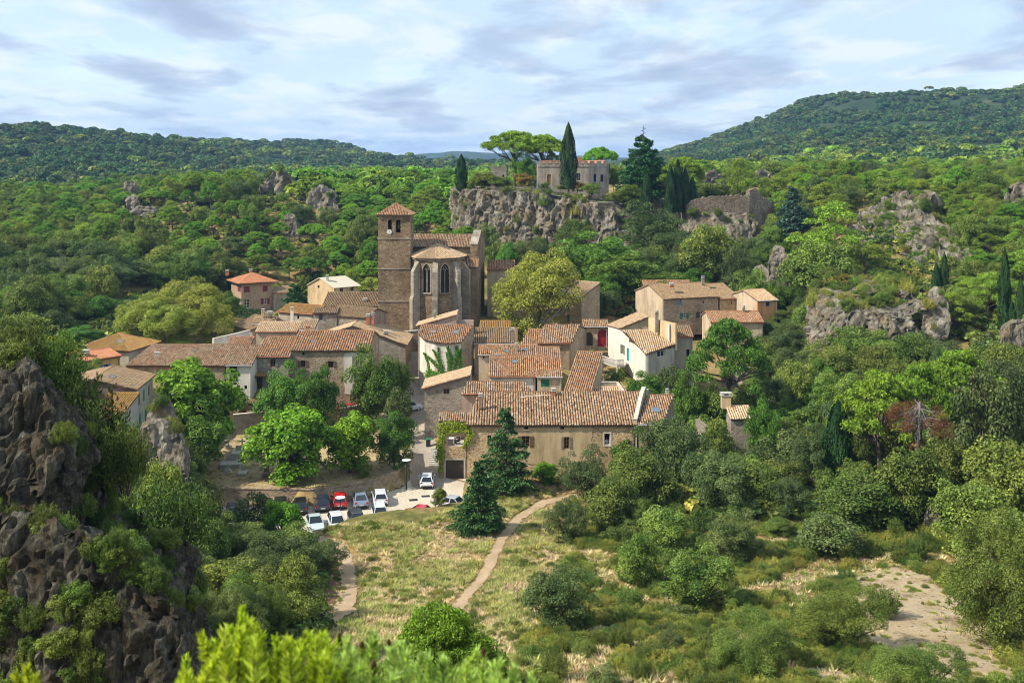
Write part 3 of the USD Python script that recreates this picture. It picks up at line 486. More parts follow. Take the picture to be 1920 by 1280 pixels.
# cedars: flat layered plates; spruces: closer and drooping
def cedar(kind, name, seed, tiers=13, leaf='leaf_cedar', droop=.0, dense=1.25, bare=0.0, gap=.5, slim=1.0):
    rng = np.random.default_rng(seed); crown = MB(); tr = MB(); tr.tube([[0, 0, -.06], [0, 0, .5], [0, 0, 1.0]], [.022, .014, .003], 6)
    for t in range(tiers):
        zt_ = .08 + .90 * (t + rng.uniform(-.2, .2)) / tiers; z0 = zt_; w = .5 * np.interp(z0, [0, .12, .45, 1], [.82, 1, .72, .05]) * slim
        nb = max(5, int(9 * (1 - .4 * z0))); a0 = rng.uniform(0, 6)
        for b in range(nb if zt_ < 1 - bare else 4):
            z0 = zt_ + rng.uniform(-.42, .42) / tiers; a = a0 + 2 * np.pi * b / nb + rng.normal() * .2; L = w * rng.uniform(.62, 1.08) * (1 if zt_ < 1 - bare else rng.uniform(.5, 1.2)); dz = L * (rng.uniform(-.05, .12) - droop)
            tip = np.array([L * math.cos(a), L * math.sin(a), z0 + dz]); root = np.array([0, 0, z0])
            limb(tr, root, root + (tip - root) * .8, .006, .002, rng, n=3, sides=4)
            if z0 > 1 - bare: continue
            m = int(150 * dense * (L / .4 + .25)); s = np.sqrt(rng.uniform(.03, 1, m)); lat = rng.normal(size=m) * .30 * L * (1.05 - s * .55)
            dr = np.array([math.cos(a), math.sin(a)]); pp = np.array([-dr[1], dr[0]])
            c = np.stack([dr[0] * L * s + pp[0] * lat, dr[1] * L * s + pp[1] * lat, z0 + dz * s ** 1.3 + rng.normal(size=m) * .010 - np.abs(lat) * (.25 + droop)], 1)
            nr = np.array([[0, 0, 1.0]]) + rng.normal(size=c.shape) * gap; nr /= np.linalg.norm(nr, axis=1, keepdims=True)
            crown.add(*leaf_quads(c, nr, np.array([[dr[0], dr[1], -droop]]) + rdir(rng, m) * .7, .042, .02, rng))
    return proto(kind, name, tr, crown, leaf)
cedar('cedar', 'cedar_tree', 100, tiers=15, bare=.16)
cedar('bluecedar', 'blue_cedar', 101, tiers=14, leaf='leaf_bluecedar', droop=.1, dense=1.3)
cedar('spruce', 'dark_conifer', 102, tiers=15, droop=.22, dense=1.35)
cedar('fir', 'blue_green_fir', 103, tiers=12, droop=.06, dense=1.25, leaf='leaf_fir', gap=.4)
# juniper and garrigue scrub: upright sprays
def sprays(kind, name, leaf, seed, n=90, per=46, size=.06, h=1.0, tall=True, asp=2.6):
    rng = np.random.default_rng(seed); a = rng.uniform(0, 2 * np.pi, n); q = np.sqrt(rng.uniform(0, 1, n)) * .36
    base = np.stack([q * np.cos(a), q * np.sin(a), rng.uniform(.02, .2, n)], 1)
    zt = h * (rng.uniform(.5, 1.0, n) * (1 - (q / .5) ** 2 * .75)); out = rng.uniform(1.0, 1.45, n)
    tip = np.stack([q * out * np.cos(a), q * out * np.sin(a), zt], 1); t = rng.uniform(.1, 1, (n, per))
    p = base[:, None] + (tip - base)[:, None] * t[..., None] + rng.normal(size=(n, per, 3)) * .038 * (1.15 - t[..., None] * .6)
    p = p.reshape(-1, 3); d = np.repeat(tip - base, per, 0); d /= np.linalg.norm(d, axis=1, keepdims=True)
    nr = rdir(rng, len(p)) + np.repeat(np.stack([np.cos(a), np.sin(a), 0 * a + .5], 1), per, 0) * .6; nr /= np.linalg.norm(nr, axis=1, keepdims=True)
    crown = MB(); crown.add(*leaf_quads(p, nr, d * 2 + rdir(rng, len(p)), size, size / asp, rng))
    tr = MB()
    for i in range(0, n, 7): limb(tr, base[i] * [.3, .3, 0] - [0, 0, .08], base[i] + (tip[i] - base[i]) * .7, .012, .004, rng, n=3, sides=4)
    return proto(kind, name, tr, crown, leaf)
for s in range(3): sprays('juniper', 'juniper_bush', 'leaf_juniper', 110 + s, n=110, per=60, size=.05)
for s in range(3): sprays('scrub', 'scrub_bush', 'leaf_scrub', 115 + s, n=80, per=44, size=.06)
# low-poly crowns for the far woods, grass tufts
def far_tree(kind, leaf, seed, n=150, size=.24, dome=False):
    rng = np.random.default_rng(seed); d = rdir(rng, n); d[:, 2] = np.abs(d[:, 2]) * (1 if dome else 1) - (0 if dome else .25)
    p = d * [.46, .46, .30 if dome else .5] * rng.uniform(.8, 1.05, n)[:, None] + [0, 0, .66 if dome else .45]
    nr = d + rng.normal(size=d.shape) * .45 + [0, 0, .2]; nr /= np.linalg.norm(nr, axis=1, keepdims=True)
    crown = MB(); crown.add(*leaf_quads(p, nr, rdir(rng, n), size, size / 1.3, rng)); return crown
def tuft(seed, n=26, h=1.0):
    rng = np.random.default_rng(seed); a = rng.uniform(0, 2 * np.pi, n); q = rng.uniform(0, .35, n); L = rng.uniform(.5, 1, n) * h; mb = MB()
    r = np.stack([q * np.cos(a), q * np.sin(a), 0 * a], 1); tp = r + np.stack([np.cos(a) * L * .45, np.sin(a) * L * .45, L], 1); s = np.stack([-np.sin(a), np.cos(a), 0 * a], 1) * .05
    v = np.stack([r - s, r + s, tp], 1).reshape(-1, 3); mb.add(v, np.arange(3 * n).reshape(-1, 3)); return mb
_trng = np.random.default_rng(7)
SIZE = {}
for kd, lst in PROTO.items():
    for nm, pth in lst:
        pts = np.array(UsdGeom.Mesh(stage.GetPrimAtPath(pth + '/crown')).GetPointsAttr().Get()); SIZE[pth] = (np.percentile(np.abs(pts[:, :2]), 98.5), pts[:, 2].max())
def plant(kind, x, y, z, w, h, label, cat='tree', group=None, name=None, lean=0.0, v=None):
    "A copy of one of the kind's prototypes: w metres wide and h tall at (x, y, z)."
    lst = PROTO[kind]; nm, pth = lst[_trng.integers(len(lst)) if v is None else v % len(lst)]
    o = UsdGeom.Xform.Define(stage, numbered('/World/' + (name or nm)))
    rw, rh = SIZE[pth]
    o.AddTranslateOp().Set(Gf.Vec3d(float(x), float(y), float(z))); o.AddRotateZOp().Set(float(_trng.uniform(0, 360)))
    o.AddScaleOp().Set(Gf.Vec3f(float(w / (2 * rw)), float(w / (2 * rw)), float(h / rh)))
    p = o.GetPrim(); p.GetReferences().AddInternalReference(pth); p.SetInstanceable(True)
    return tag(p, label, cat, group)
def tree_at(kind, px, ptop, wpx, Y, label, cat='tree', group=None, name=None, z=None, v=None):
    "A tree seen at pixel column px, its top at row ptop, wpx wide, Y metres off."
    X = (px - 960) / F * Y; zb = g(X, Y) if z is None else z; top = H - (ptop - HZ) / F * Y
    return plant(kind, X, Y, zb, wpx / F * Y, max(top - zb, .4), label, cat, group, name, v=v)
def scatter(name, protos, M, label, cat=None, group=None):
    "One PointInstancer of many copies: (x, y, z, width, height, prototype)."
    pi = UsdGeom.PointInstancer.Define(stage, numbered('/World/' + name)); base = str(pi.GetPath()); tg = []
    for i, (m, lk) in enumerate(protos):
        q = usdkit.mesh(stage, f'{base}/clump_{i:03d}' if i else f'{base}/clump', m.arrays(), LOOK[lk]); tone_of(q, 4); tg.append(q.GetPath())
    pi.CreatePrototypesRel().SetTargets(tg); M = np.asarray(M, float); n = len(M); rng = np.random.default_rng(n)
    pi.CreateProtoIndicesAttr(Vt.IntArray.FromNumpy(M[:, 5].astype(np.int32))); pi.CreatePositionsAttr(Vt.Vec3fArray.FromNumpy(M[:, :3].astype(np.float32)))
    pi.CreateScalesAttr(Vt.Vec3fArray.FromNumpy(M[:, [3, 3, 4]].astype(np.float32)))
    a = rng.uniform(0, np.pi, n); q = np.zeros((n, 4), np.float16); 
    pi.CreateOrientationsAttr(Vt.QuathArray([Gf.Quath(float(math.cos(t)), 0.0, 0.0, float(math.sin(t))) for t in a]))
    return tag(pi, label, cat, group, 'stuff')
# ------------------------------------------------------------------ building kit
def hit(px, py, p0, n):
    "Where the ray of a pixel meets the plane through p0 with normal n."
    d = np.array([(px - 960) / F, 1.0, -(py - HZ) / F]); o = np.array([0, 0, H]); return o + d * (np.dot(p0 - o, n) / np.dot(d, n))
def extrude(poly, th, o, e):
    "A shapely polygon in (along e, height) pushed th metres back (to the left of e)."
    n = np.array([-e[1], e[0], 0.0]); m = trimesh.creation.extrude_polygon(poly, th, engine='earcut'); v = np.array(m.vertices)
    return np.array([o[0], o[1], 0]) + v[:, :1] * e + v[:, 1:2] * [0, 0, 1] + v[:, 2:3] * n, np.array(m.faces)[:, ::-1]
class Wall:
    "A vertical wall from a to b (its face seen from the right of a->b); the outline is given in (s, z)."
    def __init__(s, house, a, b, top, bottom, look, th=.35, name='wall', gable=None, outline=None):
        s.h, s.look, s.th, s.name = house, look, th, name; house.foot += [tuple(a[:2]), tuple(b[:2])]; s.o = np.array([a[0], a[1], 0.0]); d = np.array([b[0] - a[0], b[1] - a[1], 0.0]); s.L = np.linalg.norm(d); s.e = d / s.L; s.n = np.array([-s.e[1], s.e[0], 0.0])
        t0, t1 = (top, top) if np.ndim(top) == 0 else top
        pts = outline if outline is not None else [(0, bottom), (s.L, bottom), (s.L, t1)] + ([gable] if gable else []) + [(0, t0)]
        s.poly = shapely.Polygon(pts); s.open = []; s.done = False
    def sz(s, px, py):
        p = hit(px, py, s.o, s.n); return np.dot(p - s.o, s.e), p[2]
    def pt(s, u, z, d=0.0): return s.o + s.e * u + [0, 0, z] + s.n * d
    def R(s): return np.stack([s.e, s.n, [0, 0, 1.0]], 1)
    def rect(s, x0, y0, x1, y1):
        a, b = s.sz(x0, (y0 + y1) / 2)[0], s.sz(x1, (y0 + y1) / 2)[0]; xm = (x0 + x1) / 2; return (a + b) / 2, abs(b - a), s.sz(xm, y1)[1], abs(s.sz(xm, y0)[1] - s.sz(xm, y1)[1])
    def window(s, x0, y0, x1, y1, frame='wood_brown', shutter=None, closed=False, bars=True, arch=False, pane='pane_dark', sill=None, lintel=None, door=None, name='window', label=None, surround=None, ajar=0.0, m=None):
        "An opening seen in the pixel rectangle, or m = (u, width, z, height), with frame, pane, sill and shutters."
        u, w, z, h = m if m is not None else s.rect(x0, y0, x1, y1)
        if arch: hole = shapely.Polygon([(u - w / 2, z), (u + w / 2, z)] + [(u + w / 2 * math.cos(t), z + h - w / 2 + w / 2 * math.sin(t)) for t in np.linspace(0, np.pi, 11)])
        else: hole = shapely.box(u - w / 2, z, u + w / 2, z + h)
        s.open.append(hole); R = s.R(); mb = MB(); f = min(.07, w * .12); dp = .16
        for du in (-1, 1): mb.box(s.pt(u + du * (w / 2 - f / 2), z + h / 2, dp), (f, .06, h), R)
        for zz in (z + f / 2, z + h - f / 2): mb.box(s.pt(u, zz, dp), (w - 2 * f, .056, f), R)
        if bars and not door:
            mb.box(s.pt(u, z + h / 2, dp - .003), (f * .9, .05, h - 2 * f), R)
            if h > 1.0:
                for k in (1, 2): mb.box(s.pt(u, z + h * k / 3, dp - .001), (w - 2 * f, .046, f * .6), R)
        win = mesh(name, mb, frame, s.h.x, label=label)
        if door:
            leaf = MB(); nb = max(2, int(round(w / .18)))
            for k in range(nb): leaf.box(s.pt(u - w / 2 + f + (k + .5) * (w - 2 * f) / nb, z + h / 2 - .01, dp + .04 + .008 * (k % 2)), ((w - 2 * f) / nb - .006, .05, h - .04), R)
            mesh('door_leaf', leaf, door, win)
        else:
            pn = MB(); pn.box(s.pt(u, z + h / 2, dp + .05), (w - .01, .012, h - .01), R); mesh('pane', pn, pane, win) if pane else None
        if closed and shutter:
            sh = MB(); nb = max(2, int(round(w / .2)))
            for k in range(nb): sh.box(s.pt(u - w / 2 + (k + .5) * w / nb, z + h / 2, .05 + .006 * (k % 2)), (w / nb - .008, .045, h - .02), R)
            mesh('shutter', sh, shutter, win)
        elif shutter:
            for du in (-1, 1):
                sh = MB(); c = u + du * (w / 2 + w * .26); ww = w * .5
                for k in range(3): sh.box(s.pt(c + (k - 1) * ww / 3, z + h / 2, -.05 - .004 * (k % 2)), (ww / 3 - .008, .045, h), R)
                for zz in (.2, .8): sh.box(s.pt(c, z + h * zz, -.085), (ww * .96, .025, .09), R)
                mesh('shutter', sh, shutter, win)
        if sill: b = MB(); b.box(s.pt(u, z - .05, -.03), (w + .2, .24, .09), R); mesh('sill', b, sill, win)
        if lintel: b = MB(); b.box(s.pt(u, z + h + .09, .02), (w + .4, .10, .17), R); mesh('lintel', b, lintel, win)
        if surround:
            g_ = .17; out = shapely.Polygon(hole.buffer(g_, join_style=2)); ring = out.difference(hole); v, fc = extrude(ring, .05, s.o - s.n * .035, s.e); b = MB(); b.add(v, fc); mesh('surround', b, surround, win)
        return win
    def build(s, label=None):
        p = s.poly
        for o in s.open: p = p.difference(o)
        mb = MB()
        for q in getattr(p, 'geoms', [p]):
            if q.area > 1e-4: mb.add(*extrude(q, s.th, s.o, s.e))
        if s.open: # a dark room behind the openings
            c = shapely.union_all(s.open).bounds; 
        w = mesh(s.name, mb, s.look, s.h.x, label=label); s.done = True; return w
def tile_strip(poly, look_unused=None, w=.215, course=.36, rng=None, amp=.03):
    "Rows of overlapping half-round canal tiles over a planar polygon, laid down its steepest slope."
    P3 = np.asarray(poly, float); o = P3[0]; n = np.zeros(3)
    for i in range(1, len(P3) - 1): n += np.cross(P3[i] - o, P3[i + 1] - o)
    n = unit(n); n = n if n[2] > 0 else -n
    down = unit(n * n[2] - [0, 0, 1.0]); acr = np.cross(down, n)
    uv = np.stack([(P3 - o) @ acr, (P3 - o) @ down], 1); sp = shapely.Polygon(uv).buffer(.04, join_style=2); u0, v0, u1, v1 = sp.bounds
    nc = max(1, int(round((u1 - u0) / w))); w = (u1 - u0) / nc; V, Fc = [], []
    k = 5; ang = np.linspace(0, np.pi, k); cs, sn = -np.cos(ang), np.sin(ang); nn = 0
    fan = [[0, i, i + 1] for i in range(1, k - 1)]
    quads_ = np.array([[i, i + 1, k + i + 1, k + i] for i in range(k - 1)]); tri = np.vstack([quads_[:, [0, 1, 2]], quads_[:, [0, 2, 3]], fan])
    for c in range(nc):
        u = u0 + (c + .5) * w; ln = sp.intersection(shapely.LineString([(u, v0 - 1), (u, v1 + 1)]))
        if ln.is_empty: continue
        for seg in getattr(ln, 'geoms', [ln]):
            if seg.length < .08: continue
            a, b = sorted([seg.coords[0][1], seg.coords[-1][1]]); m = max(1, int(round((b - a) / course))); st = (b - a) / m
            for q in range(m):
                lo = a + (q + 1) * st + rng.uniform(-.025, .025); hi = a + q * st - .05; r0, r1 = w * .40 * rng.uniform(.93, 1.07), w * .35
                du, dz = rng.normal() * .010, rng.normal() * .007; tw = rng.normal() * .012
                lo = min(lo, b + .05); hi = max(hi, a - .05)
                for (vv, r, zz, sh) in ((lo, r0, .028, tw), (hi, r1, .0, -tw)):
                    V.append(o + np.outer(u + du + sh + r * cs, acr) + vv * down + np.outer(.012 + dz + zz + r * 1.05 * sn, n))
                Fc.append(tri + nn); nn += 2 * k
    if not V: return None
    V = np.vstack(V); V = V + n * ((meshkit.fbm(V / 2.2, 2, 4) - .5) * .20)[:, None] # old roofs sag
    return V, np.vstack(Fc)
HOUSES = []
_roofrng = np.random.default_rng(77)
class House:
    def __init__(s, label, base, name='stone_house', cat='house', group=None):
        s.x = thing(name, label, cat, group, loc=base); s.base = np.asarray(base, float); s.walls = []; s.foot = []; s.cat = cat; HOUSES.append(s)
    def wall(s, *a, **k): w = Wall(s, *a, **k); s.walls.append(w); return w
    def roof(s, poly, look='tile_old', th=.10, w=.29, course=.38, ridge=None, label=None, name='roof', tiles=True, verge=True):
        P3 = np.asarray(poly, float); c_ = P3.mean(0); co, *_ = np.linalg.lstsq(np.c_[P3[:, :2] - c_[:2], np.ones(len(P3))], P3[:, 2], rcond=None); P3 = P3.copy(); P3[:, 2] = np.c_[P3[:, :2] - c_[:2], np.ones(len(P3))] @ co
        n = np.cross(P3[1] - P3[0], P3[2] - P3[0]); n = unit(n if n[2] > 0 else -n)
        mb = MB(); mb.slab(P3 if np.cross(P3[1] - P3[0], P3[2] - P3[0])[2] > 0 else P3[::-1], -n * th)
        if tiles: mb = MB(); mb.slab((P3 if np.cross(P3[1] - P3[0], P3[2] - P3[0])[2] > 0 else P3[::-1]) - n * .06, -n * th)
        r = mesh(name, mb, 'tile_under' if tiles else look, s.x, label=label); r_plane = (P3[0], n); s.plane = r_plane
        if tiles:
            t = tile_strip(P3, w=w, course=course, rng=_roofrng)
            if t is not None: mesh('roof_tiles', t, look, r, kind='stuff', tone=10)
        if ridge is not None: s.ridge(ridge[0], ridge[1], look, r)
        s.last = r; return r
    def ridge(s, a, b, look, parent, r=.12, L=.40):
        a, b = np.asarray(a, float), np.asarray(b, float); n = max(1, int(np.linalg.norm(b - a) / L)); mb = MB()
        for i in range(n):
            p, q = a + (b - a) * i / n, a + (b - a) * (i + 1) / n; mb.tube([p + [0, 0, .03], q + [0, 0, .045]], [r * .93, r * 1.05], 8)
        mesh('ridge_tiles', mb, look, parent, kind='stuff')
    def chimney(s, px, py_top, wpx, hpx, Y, look='plaster_grey', cap='cement', pots=0, dpt=None, label=None):
        "A stack whose top centre is seen at the pixel, Y metres off."
        c = P(px, py_top, Y); w = wpx / F * Y; h = hpx / F * Y; mb = MB(); mb.box(c - [0, 0, h / 2], (w, dpt or w, h)); ch = mesh('chimney', mb, look, s.x, label=label)
        k = MB(); k.box(c + [0, 0, .04], (w * 1.25, (dpt or w) * 1.25, .08))
        for i in range(2): k.box(c + [(i - .5) * w * .7, 0, .2], (w * .2, w * .8, .24))
        k.box(c + [0, 0, .36], (w * 1.2, (dpt or w) * 1.2, .08)); mesh('chimney_cap', k, cap, ch); return ch
    def skylight(s, px, py, w=.8, h=.9):
        p0, n = s.plane; p = hit(px, py, p0, n); down = unit(n * n[2] - [0, 0, 1.0]); acr = np.cross(down, n); R = np.stack([acr, down, n], 1)
        mb = MB(); c = p + n * .14
        for d_ in (-1, 1): mb.box(c + acr * d_ * (w / 2), (.09, h + .09, .16), R); mb.box(c + down * d_ * (h / 2), (w - .09, .09, .15), R)
        sk = mesh('skylight', mb, 'wood_grey', s.x); q = MB(); q.box(c + n * .01, (w - .1, h - .1, .03), R); mesh('pane', q, 'pane_blue', sk)
    def finish(s):
        for w in s.walls:
            if not w.done: w.build()
def lift(p, d): return np.asarray(p, float) + d
def gable_house(label, eL, eR, ridge_py, slope=.30, YL=None, YR=None, look='stone_tan', tile='tile_old', base=None, kind='gable', drop=None, name='stone_house', side=None, oh=.30, ov=.12, tw=.31, run=None, course=.36, skL=0.0, skR=0.0):
    """A house whose front eave runs from pixel eL to pixel eR. kind 'gable': ridge parallel to the eave, at row ridge_py; 'mono': the roof climbs to the back wall. Returns the house; .front, .left, .right are its walls."""
    A, B = P(*eL, YL), P(*eR, YR if YR else YL); zE = (A[2] + B[2]) / 2; A[2] = B[2] = zE
    e = unit(np.array([B[0] - A[0], B[1] - A[1], 0])); n = np.array([-e[1], e[0], 0.0]); Ym = (A[1] + B[1]) / 2
    if run is None: k = (ridge_py - HZ) / F; run = (H - k * Ym - zE) / (slope + k * n[1])
    rise = slope * run; RA, RB = A + n * run + [0, 0, rise] + e * skL, B + n * run + [0, 0, rise] + e * skR
    gz = base if base is not None else min(g(A[0], A[1]), g(B[0], B[1]), g(*(A + n * run)[:2]))
    h = House(label, ((A + B) / 2)[:2].tolist() + [gz], name=name); zb = gz - .8
    a, b = A + n * oh + e * ov, B + n * oh - e * ov; dep = (run - oh) * (2 if kind == 'gable' else 1); zt = zE + slope * oh - .10
    lk = {'front': look, 'left': look, 'right': look, 'back': look}; lk.update(side or {})
    h.front = h.wall(a, b, zt, zb, lk['front'], name='front_wall')
    kk = 2 if kind == 'gable' else 1; c, d = b + n * dep + e * skR * kk, a + n * dep + e * skL * kk
    T = .36; bb, aa = b + n * T, a + n * T; cc, dd = (c, d)
    if kind == 'gable':
        gz_ = zt + slope * (run - oh); mid = dep / 2 - T
        h.right = h.wall(bb, c - n * T, (zt + slope * T, zt + slope * T), zb, lk['right'], name='side_wall', gable=(mid, gz_)); h.left = h.wall(d - n * T, aa, (zt + slope * T, zt + slope * T), zb, lk['left'], name='side_wall', gable=(mid, gz_))
        h.back = h.wall(c, d, zt, zb, lk['back'], name='back_wall')
    else:
        tb = zt + slope * dep
        h.right = h.wall(bb, c - n * T, (zt + slope * T, tb - slope * T), zb, lk['right'], name='side_wall'); h.left = h.wall(d - n * T, aa, (tb - slope * T, zt + slope * T), zb, lk['left'], name='side_wall'); h.back = h.wall(c, d, tb, zb, lk['back'], name='back_wall')
    h.roof([A, B, RB, RA], tile, w=tw, course=course, ridge=(RA + [0, 0, .02], RB + [0, 0, .02])); front_plane = h.plane; r0 = h.last
    if kind == 'gable': h.roof([RB, RA, A + n * 2 * run + 2 * e * skL, B + n * 2 * run + 2 * e * skR], tile, w=tw, course=course)
    h.plane, h.last = front_plane, r0; h.A, h.B, h.RA, h.RB, h.n, h.e, h.run, h.zE = A, B, RA, RB, n, e, run, zE
    # the corbelled tile course under the eave
    mb = MB(); R = np.stack([e, n, [0, 0, 1.0]], 1)
    for i, (dd_, zz) in enumerate(((.12, .16), (.055, .25))): mb.box((a + b) / 2 * [1, 1, 0] + [0, 0, zt - zz + .09] - n * dd_ / 2, (np.linalg.norm(b - a), dd_, .08), R)
    mesh('eave_course', mb, tile, h.x)
    if 'plaster' in look or len(HOUSES) % 3 == 0:
        q = (a + b) / 2 * [1, 1, 0] + [0, 0, zE - .03] - n * (oh + .06); Lh = np.linalg.norm(B - A) / 2; mb = MB(); mb.tube([q - e * Lh, q + e * Lh], [.06, .06], 6); gt = mesh('gutter', mb, 'galva' if len(HOUSES) % 2 else 'clay', h.x); mb = MB(); mb.tube([q + e * (Lh - .35), q + e * (Lh - .35) + n * (oh - .02) - [0, 0, .35], b * [1, 1, 0] - e * .25 - n * .06 + [0, 0, zb + .8]], .045, 6); mesh('downpipe', mb, 'galva' if len(HOUSES) % 2 else 'clay', gt)
    return h
def hip_house(label, c, size, rz, z_eave, z_ridge, base, look, tile, name='villa', oh=.6, ridge_len=0.0, tw=.30):
    "A rectangular house under a hipped roof."
    h = House(label, (c[0], c[1], base), name=name); R = Rz(rz); w, d = size; zb = base - .8; C = np.array([c[0], c[1], 0.0])
    q = [C + R @ np.array([sx * w / 2, sy * d / 2, 0]) for sx, sy in ((-1, -1), (1, -1), (1, 1), (-1, 1))]; ee, nn = R @ [1, 0, 0], R @ [0, 1, 0]; T = .36
    h.front = h.wall(q[0], q[1], z_eave, zb, look, name='front_wall'); h.right = h.wall(q[1] + nn * T, q[2] - nn * T, z_eave, zb, look, name='side_wall'); h.back = h.wall(q[2], q[3], z_eave, zb, look, name='back_wall'); h.left = h.wall(q[3] - nn * T, q[0] + nn * T, z_eave, zb, look, name='side_wall')
    E = [C + R @ np.array([sx * (w / 2 + oh), sy * (d / 2 + oh), 0]) + [0, 0, z_eave - .05] for sx, sy in ((-1, -1), (1, -1), (1, 1), (-1, 1))]; r1, r2 = C - ee * ridge_len / 2 + [0, 0, z_ridge], C + ee * ridge_len / 2 + [0, 0, z_ridge]
    polys = [[E[0], E[1], r2, r1], [E[1], E[2], r2], [E[2], E[3], r1, r2], [E[3], E[0], r1]]
    if ridge_len == 0: polys = [[E[i], E[(i + 1) % 4], r1] for i in range(4)]
    for i, p in enumerate(polys):
        h.roof(p, tile, w=tw)
        if i == 0: keep = h.plane
        h.ridge(p[0], p[-1], tile, h.last, r=.10)
    h.plane = keep; return h
def garden_wall(label, pts, top, look='stone_grey', th=.45, name='stone_wall', coping='mortar_pale', cat='wall', group=None, foot=.8):
    "A free-standing wall through world points (x, y), with copings; top = heights at the points."
    pts = [np.asarray(p[:2], float) for p in pts]; top = np.broadcast_to(np.asarray(top, float), (len(pts),)); zs = [g(*p) for p in pts]
    h = House(label, (pts[0][0], pts[0][1], zs[0]), name=name, cat=cat, group=group)
    for i in range(len(pts) - 1):
        d = unit(np.append(pts[i + 1] - pts[i], 0))[:2]; a, b = pts[i], pts[i + 1]
        h.wall(a, b, (top[i], top[i + 1]), min(zs[i], zs[i + 1]) - foot, look, th=th, name='wall').build()
        if coping:
            A3, B3 = np.append(a, top[i]), np.append(b, top[i + 1]); nn = np.array([-d[1], d[0], 0.0]); mb = MB(); L = np.linalg.norm(B3 - A3); ns = max(1, int(L / .5)); rg = np.random.default_rng(int(abs(a[0] * 10)))
            for k in range(ns):
                p0, p1 = A3 + (B3 - A3) * k / ns, A3 + (B3 - A3) * (k + .96) / ns; zz = rg.uniform(0, .05); mb.slab([p0 - nn * .05, p1 - nn * .05, p1 + nn * (th + .05), p0 + nn * (th + .05)], np.array([0, 0, .09 + zz]))
            mesh('coping_stones', mb, coping, h.x, kind='stuff')
    return h
# ------------------------------------------------------------------ the village
def patch(h, w, pxs, look, th=.03, name='plaster_panel', seed=0):
    "A coat of plaster with a ragged edge on a wall: pxs are pixel corners."
    rng = np.random.default_rng(seed); q = shapely.Polygon([w.sz(*p) for p in pxs]); b = q.boundary; n = int(b.length / .35); pts = [b.interpolate(i / n, normalized=True) for i in range(n)]
    q = shapely.Polygon([(p.x + rng.normal() * .07, p.y + rng.normal() * .07) for p in pts]).buffer(0).intersection(w.poly.buffer(-.02))
    for o in w.open: q = q.difference(o.buffer(.02))
    mb = MB()
    for k in getattr(q, 'geoms', [q]):
        if k.area > .02: mb.add(*extrude(k, th, w.o - w.n * th, w.e))
    if not mb.empty(): mesh(name, mb, look, h.x)
# --- the long house in front with its rear wing, annex and firewall
m1 = gable_house('long tan stone farmhouse with big tiled roof behind the blue-green fir', (874, 799), (1193, 796), 735, YL=127, kind='mono', look='stone_tan', tile='tile_old', base=.3, tw=.34, skL=1.45, skR=2.2)
w = m1.front
w.window(983, 795.5, 990, 805, bars=False, sill='mortar_pale'); w.window(1050.5, 797.5, 1058, 804.5, bars=False)
w.window(978, 817.3, 993, 838, 'wood_orange', 'wood_brown'); w.window(1057.5, 819, 1067.5, 841, 'wood_orange', 'wood_grey'); w.window(914, 816, 921, 832, 'wood_brown')
w.window(1132.8, 812.5, 1144, 834, 'paint_white', surround='plaster_white', bars=False, pane=None, label='white framed window standing open')
w.window(1047.5, 866.5, 1052, 871, 'wood_dark', bars=False); w.window(1143.5, 862, 1153, 880, 'wood_dark', arch=True, door='wood_dark', name='cellar_door')
patch(m1, w, [(962, 802), (1112, 800), (1106, 862), (1040, 872), (962, 868)], 'plaster_tan', seed=1)
m1.chimney(900.6, 743, 6.5, 22, 130.5, 'plaster_brown'); m1.chimney(1037.5, 733, 7.5, 11, 134, 'clay'); 
m1.plane = (m1.A, unit(np.cross(m1.B - m1.A, m1.RA - m1.A)))
for a_, b_ in (((984, 744), (1036, 741)), ((976, 746), (985, 745)), ((955, 787), (962, 776))): # mortared seams on the roof
    p0, p1 = hit(*a_, *m1.plane), hit(*b_, *m1.plane); mb = MB(); mb.tube([p0 + [0, 0, .06], (p0 + p1) / 2 + [0, 0, .07], p1 + [0, 0, .06]], [.08, .10, .08], 6); mesh('mortar_seam', mb, 'mortar_pale', m1.x)
m2 = gable_house('rear wing of the farmhouse with plaster gable above the lane', (865, 737), (1000, 740), 716, YL=135.3, kind='mono', look='plaster_pink', tile='tile_old', base=2.0, skL=.8, skR=-1.2)
m2.front.window(885.5, 756, 888, 767, 'paint_white', bars=False, pane='pane_blue')
m3 = gable_house('small tiled annex right of the white firewall', (1196, 797), (1242, 794), 741, YL=127, kind='mono', look='stone_tan', tile='tile_old', base=.5, skL=2.2, skR=2.6, side={'right': 'stone_grey'})
m3.skylight(1229.7, 769.5, .9, 1.1); m3.chimney(1213, 735, 5, 7, 134.5, 'plaster_white'); m3.chimney(1251, 734, 5, 12, 134.5, 'plaster_white')
fw = House('curved plastered firewall rising above the long farmhouse roof', (16.0, 127, .5), name='parapet_wall', cat='wall')
L_ = math.hypot(2.2, 8.0); s_ = np.linspace(0, 1, 13); prof = m1.zE + .15 + s_ * m1.run * .3 + .55 + .35 * np.sin(np.clip((s_ - .15) / .85, 0, 1) * np.pi)
fw.wall((15.95, 127.2), (18.15, 134.9), 0, 0, 'plaster_grey', th=.4, name='wall', outline=[(0, .3), (L_ * .96, .3)] + [(L_ * .96 * a, b) for a, b in zip(s_[::-1], prof[::-1])]).build()
cp = MB()
for i in range(12):
    f0, f1 = s_[i], s_[i + 1]; q0 = np.array([15.95 + 2.2 * f0 * .96, 127.2 + 7.7 * f0, prof[i]]); q1 = np.array([15.95 + 2.2 * f1 * .96, 127.2 + 7.7 * f1, prof[i + 1]]); cp.slab([q0 + [.06, 0, 0], q1 + [.06, 0, 0], q1 - [.46, 0, 0], q0 - [.46, 0, 0]], np.array([0, 0, .1]))
mesh('coping', cp, 'mortar_pale', fw.x)
